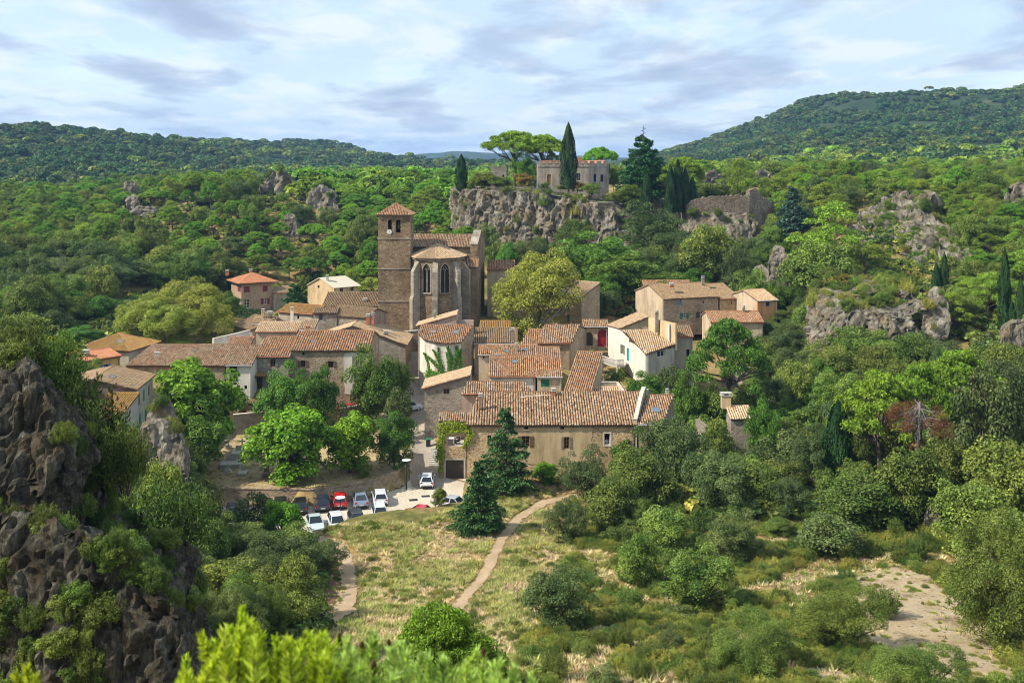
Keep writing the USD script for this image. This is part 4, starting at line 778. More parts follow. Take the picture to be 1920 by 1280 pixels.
pp_ = MB(); pp_.tube([w.pt(w.L - .15, 6.7, -.07), w.pt(w.L - .15, .2, -.07)], .055, 6); mesh('downpipe', pp_, 'iron', m1.x)
for h in (m1, m2, m3): h.finish()
# --- stone house on the lane corner, roof falling to the left
A, B = P(791, 729, 140), P(881, 703.5, 140); h = House('grey rubble stone house on the lane corner with lean roof', (A[0], 140, 3), name='stone_house'); D = np.array([0, 6.2, 0.0])
w = h.wall(A + [.35, .3, 0], B + [0, .3, 0], (A[2] + .02, B[2] - .05), 1.0, 'stone_grey', name='front_wall')
w.window(831.5, 729, 843, 738.5, 'wood_brown', bars=True); w.build(); h.wall(B + [0, .66, 0], B + D, B[2] - .1, 1.0, 'stone_grey', name='side_wall'); h.wall(A + D + [.35, 0, 0], A + [.35, .66, 0], A[2], 1.0, 'stone_brown', name='side_wall')
h.roof([A, B, B + D, A + D], 'tile_tan'); h.finish()
# --- garage with the vine-clad loggia above
a0, b0 = P(823, 898, 127.3), P(874.5, 898, 127.3)
h = House('garage house with white lintel under a vine-covered loggia', (a0[0], 127.3, 0), name='garage_house', cat='garage'); zt = P(850, 785, 127.3)[2]
w = h.wall(a0, b0, P(0, 812, 127.3)[2], -.8, 'stone_tan', th=.4, name='front_wall'); w.window(835.6, 862, 869.6, 897.6, 'wood_dark', door='wood_dark', name='garage_door', surround='mortar_pale')
w.open.append(shapely.box(*w.sz(838, 837), *w.sz(871, 817.5))); w.build()
h.wall(b0 + [0, .42, 0], b0 + [0, 5, 0], 5.4, -.8, 'stone_tan', name='side_wall'); h.wall(a0 + [0, 5, 0], a0 + [0, .42, 0], 5.4, -.8, 'stone_tan', name='side_wall'); h.wall(b0 + [-.4, 5, 0], a0 + [.4, 5, 0], 6.4, -.8, 'plaster_cream', name='back_wall')
fl = MB(); zf = P(0, 840, 127.3)[2]; fl.box(np.array([(a0[0] + b0[0]) / 2, 130, zf - .1]), (3.0, 4.1, .18)); mesh('loggia_floor', fl, 'cement', h.x)
r0 = P(822, 790, 130.4); r1 = P(882, 790, 130.4); h.roof([r0, r1, r1 + [0, 2.2, .55], r0 + [0, 2.2, .55]], 'tile_old'); h.finish()
gar = h
# --- round-fronted house with two skylights
arc = [(-14.85, 160.2), (-13.9, 158.2), (-12.2, 156.9), (-10.2, 156.4), (-8.05, 156.9), (-6.3, 164.2)]; zr = lambda y: 12.15 + .20 * (y - 156.5)
h = House('round-fronted plaster house with two skylights and climbing ivy', (-10.5, 157, 4.5), name='round_house'); out = [np.array([x, y, zr(y) + .05]) for x, y in arc]
big = [np.array([(x + 10.6) * 1.045 - 10.6, y - .3 * (i not in (0, 5)), zr(y - .3) + .02]) for i, (x, y) in enumerate(arc)]
for i in range(5):
    q0, q1 = out[i], out[i + 1]; w = h.wall(q0, q1, (q0[2] - .08, q1[2] - .08), 3.0, 'stone_brown' if i in (4,) else 'plaster_white', th=.3, name='front_wall' if 0 < i < 4 else 'side_wall')
    if i == 3: w.window(838, 648, 842, 655, 'wood_dark', bars=False)
    if i == 2: w.window(820, 693, 826, 700, 'paint_white', bars=False)
topl, topr = np.array([P(790, 611, 164.3)[0], 164.3, zr(164.3)]), np.array([P(888, 611, 164.3)[0], 164.3, zr(164.3)])
h.roof(big[:5] + [topr, topl], 'tile_red'); h.skylight(811.5, 622.5, .9, 1.3); h.skylight(854.5, 623.5, .9, 1.3); h.finish(); rnd = h
h.wall((-15.1, 170), (-14.95, 160.5), 13.4, 3.5, 'stone_brown', name='side_wall').build()
A, B = P(780, 612, 165), P(856, 589.5, 165); h = House('pinkish gable with sloping tile edge behind the round house', (A[0], 165, 6), name='gabled_house'); D = np.array([0, 5.0, 0])
h.wall(A + [.3, .2, 0], B + [0, .2, 0], (A[2], B[2] - .1), 5, 'plaster_pink', name='front_wall'); h.wall(B + [0, .56, 0], B + D, B[2] - .1, 5, 'plaster_pink', name='side_wall'); h.roof([A, B, B + D, A + D], 'tile_tan')
C_ = P(888, 600, 166); h.wall(B * [1, 0, 1] + [.02, 166, 0], C_, C_[2], 5, 'plaster_pink', name='parapet'); h.chimney(815.5, 586.5, 4, 14, 168, 'stone_grey'); h.finish()
# --- middle rows
def GH(*a, **k): h = gable_house(*a, **k); h.finish(); return h
h = gable_house('low house with mossy brown roof between round house and red roof', (888, 644), (971, 644), 615, YL=163, look='plaster_pink', tile='tile_brown'); h.chimney(961, 619, 6, 20, 160.5, 'stone_grey'); h.finish()
GH('small ochre-tiled roof below the church palm', (899, 615), (958, 614.5), 602, YL=173, look='stone_brown', tile='tile_lichen', kind='mono')
GH('low house with bright red-brown roof in the middle row', (974, 650), (1008, 650), 618, YL=162, look='plaster_tan', tile='tile_red', kind='mono', skL=1.6, skR=1.6)
h = gable_house('raised stone house with tan roof and dark right gable', (1009, 643), (1071.5, 644), 609.5, YL=161, look='stone_brown', tile='tile_old', skL=1.2, skR=1.8); h.finish()
h = gable_house('cream house whose red roof has two roof lights', (896, 665), (1006, 666), 647.5, YL=152.2, look='plaster_cream', tile='tile_red', base=5.5)
h.front.window(905.5, 668, 908.5, 672, 'wood_dark', bars=False); h.skylight(950, 660, .6, .6); h.skylight(985, 657, .6, .6); h.chimney(968, 648, 4.5, 15, 153, 'stone_grey'); h.finish()
h = gable_house('white-walled house with sagging red roof in the middle', (916, 704), (1005.5, 708), 667.5, YL=146, look='plaster_white', tile='tile_red', kind='mono', side={'left': 'plaster_cream'}, base=5.5)
h.front.window(966, 714, 976.5, 720, 'wood_brown', bars=False); h.skylight(934, 667, .6, .6); h.skylight(965, 679, .8, .8); h.finish()
h = gable_house('cream house with green shuttered window and long red roof', (1006, 706.5), (1055, 707.5), 651, YL=145.3, look='plaster_cream', tile='tile_red', kind='mono', base=5.5)
h.front.window(1014.5, 711.5, 1030, 725, 'paint_green', 'paint_green', closed=True); h.finish()
h = gable_house('narrow cream house under a patched red and pale roof', (1057, 733), (1109, 736), 660, YL=140.5, YR=139.6, look='plaster_cream', tile='tile_red', kind='mono', base=5.0); h.finish()
h = gable_house('low lean-to with small tiled roof beside the potted terrace', (1112, 741), (1177, 741), 726, YL=141, look='plaster_cream', tile='tile_pale', kind='mono', base=5.0); h.finish()
garden_wall('cream terrace wall right of the patched red roof', [P(1126, 722, 144)[:2], P(1156, 720, 144)[:2], P(1170, 736, 140)[:2]], [8.6, 8.6, 8.0], 'plaster_cream', .25)
# --- white house with balcony on the right
N_, L2, R2 = np.array([20.5, 152, 11.75]), np.array([18.8, 160, 11.75]), np.array([25.3, 155, 11.75]); T1, T2 = np.array([22.1, 161, 14.1]), np.array([17.7, 161.5, 13.75])
h = House('white house with pale speckled roof and tall party wall', (21.5, 155, 6.5), name='white_house')
w = h.wall(L2, N_, 11.6, 4.5, 'plaster_white', name='side_wall'); w.build()
w = h.wall(N_, R2, 11.6, 4.5, 'plaster_grey', name='front_wall'); w.window(1232.5, 657.5, 1245.5, 669, 'paint_white'); w.build()
h.wall(R2 + [-.1, .3, 0], T1 + [.4, 0, 0], 12.0, 4.5, 'plaster_grey', name='side_wall').build()
h.roof([N_ + [-.15, -.3, -.06], R2 + [.1, -.2, 0], T1, T2, L2 + [-.3, 0, 0]], 'tile_pale')
h.wall((22.1, 161.05), (25.45, 155.1), 15.35, 11.2, 'plaster_tan', th=.35, name='party_wall').build(); h.chimney(1231.5, 585.5, 6, 38, 158.6, 'stone_grey', label='tall dark chimney against the party wall')
mb = MB(); mb.box(np.array([24.75, 156.2, 13.3]) + [-.1, -.06, 0], (.3, .3, 3.6), Rz(-.9)); mesh('flue_strip', mb, 'plaster_white', h.x)
R_ = [P(1137.5, 608.7, 168), P(1161, 616, 163.5), P(1216, 594, 163.5), P(1195, 586, 168)]
w = h.wall(R_[0] * [1, 1, 0] + [.25, .1, 0], R_[1] * [1, 1, 0] + [.1, .25, 0], 13.1, 6.0, 'plaster_white', name='side_wall'); w.build()
w = h.wall(R_[1] * [1, 1, 0] + [.1, .27, 0], (18.85, 160.3), 12.9, 6.0, 'plaster_white', name='side_wall'); w.window(1150, 0, 0, 0, m=(1.2, .8, 9.2, 1.5), frame='wood_grey', shutter='wood_grey'); w.window(0, 0, 0, 0, m=(3.2, .85, 8.4, 2.1), frame='paint_teal', door='paint_teal', name='front_door', label='teal front door onto the balcony'); w.build()
h.wall(R_[1] * [1, 1, 0] + [.4, .3, 0], R_[2] * [1, 1, 0] + [0, .3, 0], (13.1, 15.0), 9, 'plaster_tan', name='front_wall').build(); h.roof([R_[1], R_[2], R_[3], R_[0]], 'tile_tan'); wh = h
# curved balcony with balusters
bal = MB(); bl = []; cpt = [P(1121, 660, 163), P(1130, 667, 160.5), P(1143, 674, 158.5), P(1157, 678, 157.2), P(1171, 676, 157.4)]; zb_ = 8.35
pl = [np.array([p[0], p[1], zb_]) for p in cpt]; inner = [np.array([17.0, 163.2, zb_]), np.array([18.5, 160.3, zb_])]
bal.slab(pl + inner[::-1], np.array([0, 0, -.22])); balc = mesh('balcony', bal, 'cement', wh.x); rl = MB(); rl.tube([p + [0, 0, .95] for p in pl], .075, 6); mesh('handrail', rl, 'mortar_pale', balc)
bs = MB()
for i in range(4):
    for t in np.linspace(0, 1, 7)[:-1]: q = pl[i] + (pl[i + 1] - pl[i]) * t; bs.lathe([(.05, 0), (.085, .25), (.04, .55), (.07, .9)], 6, q)
mesh('balusters', bs, 'mortar_pale', balc); po = MB(); po.box(np.array([pl[3][0], pl[3][1] + .2, zb_ - 1.6]), (.25, .25, 2.8)); po.box(np.array([pl[1][0], pl[1][1] + .3, zb_ - 1.4]), (.25, .25, 2.4)); mesh('balcony_post', po, 'mortar_pale', balc)
h = gable_house('grey plaster extension right of the party wall', (1264, 629), (1301, 632), 611, YL=156.5, look='plaster_grey', tile='tile_brown', kind='mono', base=6); h.front.window(1287, 655, 1293, 668, 'wood_dark', bars=False); h.finish()
h = gable_house('low wall house with red arched gate by the white house', (1093.5, 612), (1142, 613), 600, YL=172, look='stone_tan', tile='tile_old', kind='mono', base=8.7); h.front.window(1097, 623, 1111.5, 648, 'wood_dark', arch=True, door='wood_dark', name='arched_opening'); h.front.window(1120.5, 617.5, 1139.5, 649.5, 'paint_red', arch=True, door='paint_red', name='arched_gate', label='red arched double gate'); h.finish()
# --- the houses under the ruin
h = gable_house('large stone house with pale left wall under the castle ruin', (1244, 560), (1349, 557.2), 531.5, YL=186, YR=189.5, look='stone_brown', tile='tile_brown', side={'left': 'plaster_cream'}, base=8.8)
w = h.front; w.window(1266.5, 562, 1278, 572.5, 'plaster_grey', pane='pane_blue', bars=False); w.window(1317.5, 564, 1321.5, 570, 'paint_white', bars=False); w.window(1279, 586.5, 1287, 597, 'paint_white', 'paint_green'); w.window(1309.5, 584, 1318, 596, 'paint_white', 'wood_dark'); h.chimney(1318, 521.5, 5, 12, 194, 'stone_brown'); h.chimney(1259.5, 534, 7, 5, 189, 'clay'); h.finish()
GH('rear red-tiled roof behind the large stone house', (1209, 546), (1300, 541), 526, YL=197, look='stone_brown', tile='tile_red', base=9)
h = gable_house('stone house with red roof patch right of the large stone house', (1350, 561), (1389, 559.3), 532, YL=189.8, YR=191, look='stone_tan', tile='tile_brown', base=9); h.front.window(1370.5, 566, 1373, 570, 'wood_dark', bars=False); h.finish()
h = gable_house('small house with orange front and blue shutter under the pines', (1421, 564), (1460, 562.6), 543, YL=184, YR=185.6, look='plaster_orange', tile='tile_tan', side={'left': 'plaster_cream'}, base=9); h.front.window(1436, 566.5, 1442.5, 574, 'paint_navy', 'paint_navy', closed=True); h.finish()
h = gable_house('low orange-tiled shed roof in front of the orange house', (1332, 605), (1433, 603), 583.5, YL=176, look='plaster_cream', tile='tile_red', base=8.5); h.chimney(1394.5, 576.5, 4.5, 10, 180, 'stone_grey'); h.finish()
h = gable_house('tan-roofed house right of the big pale tree', (1005, 551), (1091.5, 555), 527, YL=193, YR=187, look='stone_tan', tile='tile_tan', kind='mono', base=8.5, side={'right': 'stone_brown'}); w = h.front; w.window(1062, 568, 1067, 580, 'paint_green', 'paint_green', closed=True); w.window(1063, 590, 1068, 603, 'paint_green', 'paint_green', closed=True); h.chimney(1067, 514, 11, 11, 195.5, 'stone_grey', dpt=.6); h.finish()
h = gable_house('cream house with blue shutter between church and pale tree', (912.5, 506), (966, 505), 489, YL=195, look='plaster_cream', tile='tile_red', base=8.5); h.front.window(932.5, 531.5, 938, 546, 'paint_blue', 'paint_blue'); h.front.window(956, 515, 961, 525, 'paint_blue', bars=False); h.finish()
# --- the row at the left
h = gable_house('long house with vivid red ribbed roof and white plastered end', (543.7, 658), (692, 657.5), 620.5, YL=150, look='stone_brown', tile='tile_red', tw=.36, base=2.6); w = h.front
w.window(566.5, 660.5, 571, 666, 'wood_dark', bars=False); w.window(563.5, 675.7, 572.5, 688, 'wood_brown', 'wood_brown'); w.window(615, 677, 625, 689, 'wood_brown', 'wood_brown'); w.window(665, 667.5, 674.5, 684, 'paint_white', 'wood_grey'); w.window(640, 708, 643, 716, 'wood_dark', bars=False)
patch(h, w, [(644, 661), (691, 661), (691, 738), (646, 738)], 'plaster_white', seed=3); h.chimney(577, 615, 8, 9, 157, 'plaster_white', 'clay'); h.skylight(588, 641.5, .5, .5); h.finish()
h = gable_house('stone house with grey shutters left of the long red roof', (472.5, 668.5), (543.6, 669), 632, YL=149.2, look='stone_grey', tile='tile_red', tw=.36, base=5.2, skL=.6); w = h.front
w.window(506.5, 673, 516.5, 687, 'wood_orange', 'wood_grey'); w.window(481.5, 707, 492, 729.5, 'wood_dark', door='wood_dark', name='front_door'); q0, q1 = P(474.5, 706, 148.2), P(496, 706, 148.2); h.roof([q0, q1, q1 + [0, 1.15, .3], q0 + [0, 1.15, .3]], 'tile_lichen', th=.05, name='porch_roof'); h.finish()
h = gable_house('white plaster house with dark attic opening in the left row', (421, 684.5), (472.3, 685), 648, YL=146.3, look='plaster_white', tile='tile_old', base=5.2, skL=.8); w = h.front
w.window(430, 687, 444.5, 699, 'wood_dark', bars=False); w.window(458, 722.5, 463, 729.5, 'wood_dark', bars=False); w.window(444, 722, 450, 738, 'wood_dark', bars=False); h.finish()
h = gable_house('long low stone house with faded brown roof and white chimney', (235, 685.5), (420.8, 686.5), 646, YL=146, look='stone_brown', tile='tile_old', base=5.5, skL=1.6, skR=.8); h.front.window(325, 688.5, 330, 693, 'wood_dark', bars=False); h.chimney(294, 665, 8, 10, 149, 'plaster_white'); h.skylight(366, 660, .5, .5); h.finish()
h = hip_house('house with lichened orange hipped roof at the left end', (-60.6, 153.6), (8.3, 7.6), -.22, 12.3, 14.1, 7.5, 'plaster_grey', 'tile_lichen', name='hipped_house', oh=.4); h.skylight(226, 641, .9, .9); h.finish()
h = gable_house('yellow house with orange roof and blue shutters at the far left', (127, 682), (229, 666.5), 660, YL=130, YR=135.5, look='plaster_yellow', tile='tile_orange', kind='mono', run=3.6, slope=.16, base=8); h.front.window(195, 682.5, 203, 692, 'paint_blue', 'paint_blue'); h.chimney(161, 661, 10, 5, 133.5, 'plaster_grey'); h.finish()
garden_wall('plum coloured wall in front of the yellow house', [P(160, 690, 127)[:2], P(217, 690, 127)[:2]], [12.9, 12.9], 'plaster_purple', .25, coping=None)
# shed house: ridge runs away from us, right slope in view
z1 = 13.45; Ea, Eb, Ra, Rb = np.array([-44.4, 118, z1]), np.array([-45.2, 126.3, z1]), np.array([-49.7, 118, 14.6]), np.array([-50.4, 126.3, 14.6]); La, Lb = np.array([-55.0, 118, z1]), np.array([-55.6, 126.3, z1])
h = House('grey-roofed barn with dark gable and green doors at the left', (-47, 120, 7), name='barn', cat='barn'); h.wall(La + [.3, .25, 0], Ea + [-.3, .25, 0], z1 - .05, 5, 'plaster_purple', name='front_wall', gable=(5.3, 14.45))
w = h.wall(Ea + [-.3, .6, 0], Eb + [-.3, -.2, 0], z1 - .05, 5, 'plaster_grey', name='side_wall')
for u_, z_, hh_, sh_ in ((1.0, 11.2, 1.4, 'wood_brown'), (3.2, 11.2, 1.4, 'paint_green'), (5.6, 11.3, 1.3, 'wood_brown'), (1.4, 7.9, 2.2, 'paint_green'), (4.2, 7.9, 2.2, 'paint_green')): w.window(0, 0, 0, 0, m=(u_, .9, z_, hh_), frame='wood_grey', shutter=sh_, closed=True)
h.wall(Eb + [-.6, -.2, 0], Lb, z1 - .05, 5, 'plaster_grey', name='back_wall'); h.roof([Ea, Eb, Rb, Ra], 'tile_brown', ridge=(Ra, Rb)); h.skylight(210, 708, 1.0, .7); h.roof([Ra, Rb, Lb, La], 'tile_brown'); h.finish()
h = gable_house('lean-to with bright lichen-orange tiles below the barn', (155, 784.5), (224, 785), 737.5, YL=112, slope=.25, look='plaster_grey', tile='tile_lichen', kind='mono', base=6.5, skL=.6, tw=.26); h.front.window(0, 0, 0, 0, m=(2.6, .9, 8.6, 1.1), frame='wood_brown'); h.finish()
GH('red-tiled low shed below the lichen-orange lean-to', (158, 838), (202, 838), 822, YL=108, look='plaster_orange', tile='tile_orange', kind='mono', base=5)
# --- the cluster of roofs left of the church
A_, B_, Bk = P(661, 610, 165), P(761, 651, 163), np.array([0, 9.6, 0]); Lft = np.array([2 * A_[0] - B_[0], 165, B_[2]]); B_[1] = 165
h = House('broad tan-roofed house with gable end behind the long red roof', (A_[0], 165, 6), name='gabled_house'); h.wall(Lft + [.3, .3, 0], B_ + [-.3, .3, 0], B_[2] - .05, 4.5, 'stone_grey', name='front_wall', gable=(A_[0] - Lft[0] - .3, A_[2] - .15)); h.wall(B_ + [-.3, .66, 0], B_ + Bk + [-.3, 0, 0], B_[2], 4.5, 'stone_brown', name='side_wall')
h.roof([B_, B_ + Bk, A_ + Bk, A_], 'tile_tan', ridge=(A_, A_ + Bk)); pr = h.plane; h.roof([A_, A_ + Bk, Lft + Bk, Lft], 'tile_tan'); h.chimney(690, 593, 7, 14, 168, 'clay'); h.chimney(699, 590, 5, 18, 168, 'paint_pink'); h.chimney(723.7, 624, 8, 14, 166.5, 'stone_grey'); h.finish()
h = gable_house('mossy-roofed house with brown right gable by the church tower', (612, 592), (688, 594.5), 576, YL=172, YR=169, look='stone_grey', tile='tile_brown', side={'right': 'plaster_brown'}); h.chimney(0, 0, 1, 1, 300) if 0 else None; h.finish()
h = gable_house('tan tiled roof touching the foot of the church tower', (603, 574.5), (708, 574.5), 548.5, YL=185, look='stone_brown', tile='tile_brown'); h.chimney(684, 563, 7, 12, 187, 'stone_grey'); h.finish()
h = gable_house('grey stone house with lichened roof and tall white chimney', (519, 584), (586, 589), 571, YL=176, YR=172.5, look='plaster_grey', tile='tile_lichen'); h.front.window(557, 591, 561, 598, 'wood_brown', bars=False); h.chimney(547.7, 580, 5.5, 27, 170.5, 'plaster_white'); h.finish()
h = gable_house('stone gable house with one dark window in the roof cluster', (586, 586), (632, 588), 577.5, YL=171, look='stone_grey', tile='tile_brown'); h.front.window(598, 588, 605, 600, 'wood_grey', 'wood_grey'); h.finish()
h = gable_house('low brown roof at the left edge of the roof cluster', (433, 612), (471, 617), 594, YL=173, YR=168, look='stone_grey', tile='tile_brown'); h.chimney(493, 583, 5, 9, 172, 'plaster_cream'); h.finish()
h = gable_house('flat stone-slab roof beside the cream chimney', (471, 607), (515, 606), 595, YL=170, look='plaster_cream', tile='tile_tan'); h.chimney(506, 587, 8, 6, 172, 'stone_grey'); h.finish()
h = gable_house('low house with pale pink patched roof in the cluster', (478, 623), (557, 621), 604, YL=163, look='plaster_cream', tile='tile_pale'); h.finish()
h = gable_house('white plaster triangle house below the stone gable', (559, 618), (590, 618), 600, YL=164, look='plaster_white', tile='tile_tan', kind='mono'); h.finish()
GH('small red lean-to roof behind the long low house', (424, 646), (470, 645), 632, YL=155, look='plaster_grey', tile='tile_red', kind='mono')
garden_wall('long white parapet wall behind the left row', [P(400, 648, 158)[:2], P(469, 636, 162)[:2]], [P(0, 636, 158)[2], P(0, 620, 162)[2]], 'plaster_white', .4)
hg = thing('hedge', 'dark clipped hedge below the rose stone villa', 'hedge', loc=(*P(440, 0, 214)[:2], 7)); rg = np.random.default_rng(4); hp = [P(405 + k * 1.9, 0, 214 - k * .12) for k in range(44)]; hl = MB(); hl.add(*clump_leaves([[p[0], p[1], g(p[0], p[1]) + z_] for p in hp for z_ in (.5, 1.5)], .75, 60, .28, rg)); tone_of(mesh('leaves', hl, 'leaf_cypress', hg), 4)
# --- houses further back
h = hip_house('rose stone villa with orange hipped roof and maroon shutters', (-60.2, 230.5), (7.4, 7.6), .57, 13.35, 15.1, 6.5, 'stone_rose', 'tile_orange', oh=.9); w = h.front
for x0, y0, x1, y1, c_ in ((457, 537, 468, 548, 'paint_maroon'), (492.5, 535.5, 502, 546.5, 'paint_maroon')): w.window(x0, y0, x1, y1, 'paint_white', c_, closed=True)
w.window(457.5, 561, 468.5, 577, 'paint_white', surround=None); w.window(493, 559, 501, 570, 'paint_white', 'paint_maroon'); h.left.window(445.5, 536, 452.5, 547, 'paint_white', 'paint_maroon', closed=True); h.left.window(447, 560, 452, 569, 'paint_white'); h.chimney(426, 508.5, 5, 8, 231, 'clay'); h.chimney(470, 507.5, 5, 10, 231, 'clay'); h.finish()
Nn, Lf, Rr = np.array([-40.25, 225, 12.5]), np.array([-47.1, 229.6, 12.5]), np.array([-35.1, 229, 12.5]); pk = np.array([-43.9, 227.4, 14.4]); pk2 = pk + (Rr - Nn)
h = House('pale gabled house with light grey roof near the church', (-41, 227, 7), name='pale_house'); d_ = unit(Nn - Lf); w = h.wall(Lf, Nn, 12.4, 5.5, 'plaster_tan', name='gable_wall', gable=(np.linalg.norm(pk[:2] - Lf[:2]), 14.3)); w.window(595.5, 535, 599, 540, 'wood_dark', bars=False)
w.build(); w = h.wall(Nn + unit(Rr - Nn) * .37, Rr, 12.4, 5.5, 'plaster_cream', name='side_wall'); w.window(637, 540, 643, 552, 'wood_dark', door='wood_dark', name='door'); w.window(657, 538.5, 663, 545, 'wood_dark', bars=False); w.build()
o_ = unit(Nn - pk) * .4; h.roof([Nn + o_ - unit(Rr - Nn) * .3, Rr + o_ + unit(Rr - Nn) * .3, pk2, pk - unit(Rr - Nn) * .3], 'cement_roof', tiles=False); h.roof([pk - unit(Rr - Nn) * .3, pk2, Lf + (Rr - Nn), Lf - unit(Rr - Nn) * .3], 'cement_roof', tiles=False); h.chimney(614, 518, 4, 10, 227, 'cement'); h.wall(Rr + [0, .1, 0], Lf + (Rr - Nn), 12.4, 5.5, 'plaster_tan', name='back_wall'); h.finish()
GH('grey garage roof beside the rose stone villa', (511, 548), (548, 549), 537, YL=228, look='plaster_grey', tile='tile_tan', kind='mono', base=7)
GH('low house with pink roof hidden in the left trees', (300, 532), (400, 533), 526, YL=238, look='plaster_tan', tile='tile_tan', base=11)
h = gable_house('white bungalow with pink roof among the right pines', (1517, 382), (1543, 382), 373.5, YL=300, look='plaster_white', tile='tile_orange', base=P(0, 393, 300)[2]); h.front.window(1524, 384, 1530, 391, 'wood_brown', bars=False); h.finish()
GH('far white house with flat pink roof in the pines left', (659, 381), (705, 381), 376, YL=420, look='plaster_white', tile='tile_orange', base=P(0, 388, 420)[2])
h = gable_house('low house with tan roof right of the garden pine', (1370, 788), (1414, 783), 761, YL=128, look='stone_grey', tile='tile_pale', kind='mono', base=3.5); h.chimney(1361, 741, 17, 24, 131, 'plaster_tan', dpt=.8); h.finish()
garden_wall('curving rubble wall in front of the tan-roofed low house', [P(1304, 790, 128)[:2], P(1330, 790, 126)[:2], P(1364, 795, 126)[:2]], [7.3, 6.6, 6.2], 'stone_grey', .5, coping='stone_grey')
garden_wall('stone garden wall behind the bare-trunked garden pine', [P(1352, 700, 161)[:2], P(1392, 705, 158)[:2], P(1442, 700, 159)[:2]], [8.2, 7.75, 8.0], 'stone_grey', .5)
garden_wall('low stone wall in front of the small red car', [P(640, 780, 146)[:2], P(666, 780, 147)[:2], P(695, 780, 148)[:2]], [4.3, 4.4, 4.8], 'stone_grey', .45)
garden_wall('stone terrace wall below the white plaster house', [P(437, 790, 141.5)[:2], P(505, 785, 143)[:2]], [4.5, 4.6], 'stone_grey', .45)
h = gable_house('stone cellar block with arched red door at the left', (440, 757), (474, 756), 750, YL=143.5, look='stone_brown', tile='tile_brown', kind='mono', base=3.6); h.front.window(447, 764.5, 462, 781, 'paint_red', arch=True, door='paint_red', name='arched_door'); h.finish()
# retaining wall between cemetery and car park
rw = [GP(398, 946, .0), GP(500, 946, 0), GP(590, 947, 0), GP(650, 939, 0), GP(700, 930, 0), GP(745, 912, 0), GP(768, 893, 0), GP(772, 860, .4)]
garden_wall('stone retaining wall between the cemetery and the car park', rw, [1.85, 1.8, 1.75, 1.8, 1.85, 1.95, 2.1, 2.3], 'stone_brown', .45, coping='stone_brown')
# ------------------------------------------------------------------ rocks
ROCKS = []; ROCKSPOT = []
def rock(label, hulls, look='rock_cliff', res=.8, amp=.9, sc=3.0, seed=0, streak=2.6, name='rock_outcrop', rough=1.0, horiz=False, base=None):
    "A union of convex lumps (corner points), refined and weathered by noise that runs downwards."
    ms = [manifold3d.Manifold.hull_points(np.asarray(h, np.float64)) for h in hulls]
    m = manifold3d.Manifold.batch_boolean(ms, manifold3d.OpType.Add).refine_to_length(res).to_mesh()
    t = trimesh.Trimesh(np.array(m.vert_properties[:, :3]), np.array(m.tri_verts), process=True); t.merge_vertices(digits_vertex=5)
    t = trimesh.smoothing.filter_taubin(t, iterations=3); n = np.array(t.vertex_normals); v = np.array(t.vertices); q = v / sc * [1, 1, 1 / streak] + seed * 7.3
    if horiz: n = n * [1, 1, .25]
    d = (meshkit.fbm(q, 4, seed) - .5) * 2.0; rd = 1 - 2 * np.abs(meshkit.fbm(q * 1.7 + 40, 4, seed + 5) - .5); crack = np.clip((rd - .8) / .2, 0, 1)
    fine = (meshkit.fbm(v / (sc * .22) * [1, 1, 1 / 1.6], 3, seed + 9) - .5)
    rg = np.random.default_rng(seed + 900); blocks = 0 # fractured blocks: tilted facets with cracks between them
    for f_, a_ in ((.62, .75), (1.7, .36)):
        w = q * f_ * 1.25 + (meshkit.fbm(q * f_ * 2.2, 2, seed + 3) - .5)[:, None] * .35; lo, hi = w.min(0) - 1, w.max(0) + 1; m_ = int(min(np.prod(hi - lo) * 1.0 + 20, 60000)); c_ = rg.uniform(lo, hi, (m_, 3)); dd, ii = cKDTree(c_).query(w, k=2)
        tilt = rg.normal(size=(m_, 3)) * .55; blocks = blocks + a_ * ((rg.random(m_)[ii[:, 0]] - .5) * 1.0 + ((w - c_[ii[:, 0]]) * tilt[ii[:, 0]]).sum(1) - .7 * (1 - np.clip((dd[:, 1] - dd[:, 0]) / .16, 0, 1)))
    v = v + n * (amp * (d * .45 - .35 * crack + fine * .4 * rough + blocks))[:, None]
    o = v[:, :2].mean(0); b = v[:, 2].min() if base is None else base; x = thing(name, label, 'rock', loc=(o[0], o[1], b)); mesh('rock_face', (v, np.array(t.faces)), look, x)
    t2 = trimesh.Trimesh(v, t.faces, process=False); up = t2.vertex_normals[:, 2] > .15; _r = (v[:, 0].max() - v[:, 0].min()) / 2; ROCKSPOT.extend([(o[0] * k_, o[1] * k_, _r * .95 + 1.0) for k_ in (1, .97, .945, .92)] if o[1] > 200 and len(ROCKS) > 6 else []); ROCKS.append((cKDTree(v[up][:, :2]), v[up], v, np.array(t2.vertex_normals), name)); return x
def rtop(x, y, r=1.0):
    "Height of the highest ground or rock at (x, y)."
    z = g(x, y)
    for kd, v, *_ in ROCKS:
        i = kd.query_ball_point([x, y], r)
        if i: z = max(z, np.percentile(v[i, 2], 60))
    return z
def PP(*pts): return [P(*p) for p in pts]
_FR = [(843,366,262),(850,350,263),(870,356,257),(910,356,253),(960,358,251),(1010,360,250),(1060,368,249),(1100,376,247),(1150,388,246),(1160,402,247)]
def cliff_hull(lo, hi, bot, back): return PP(*_FR[lo:hi]) + [P(px, py, Y) for px, py, Y in bot] + [np.array([p[0] * 1.02, 292.0, p[2]]) for p in PP(*_FR[lo:hi])] + [np.array([x, 292.0, 12.0]) for x in back]
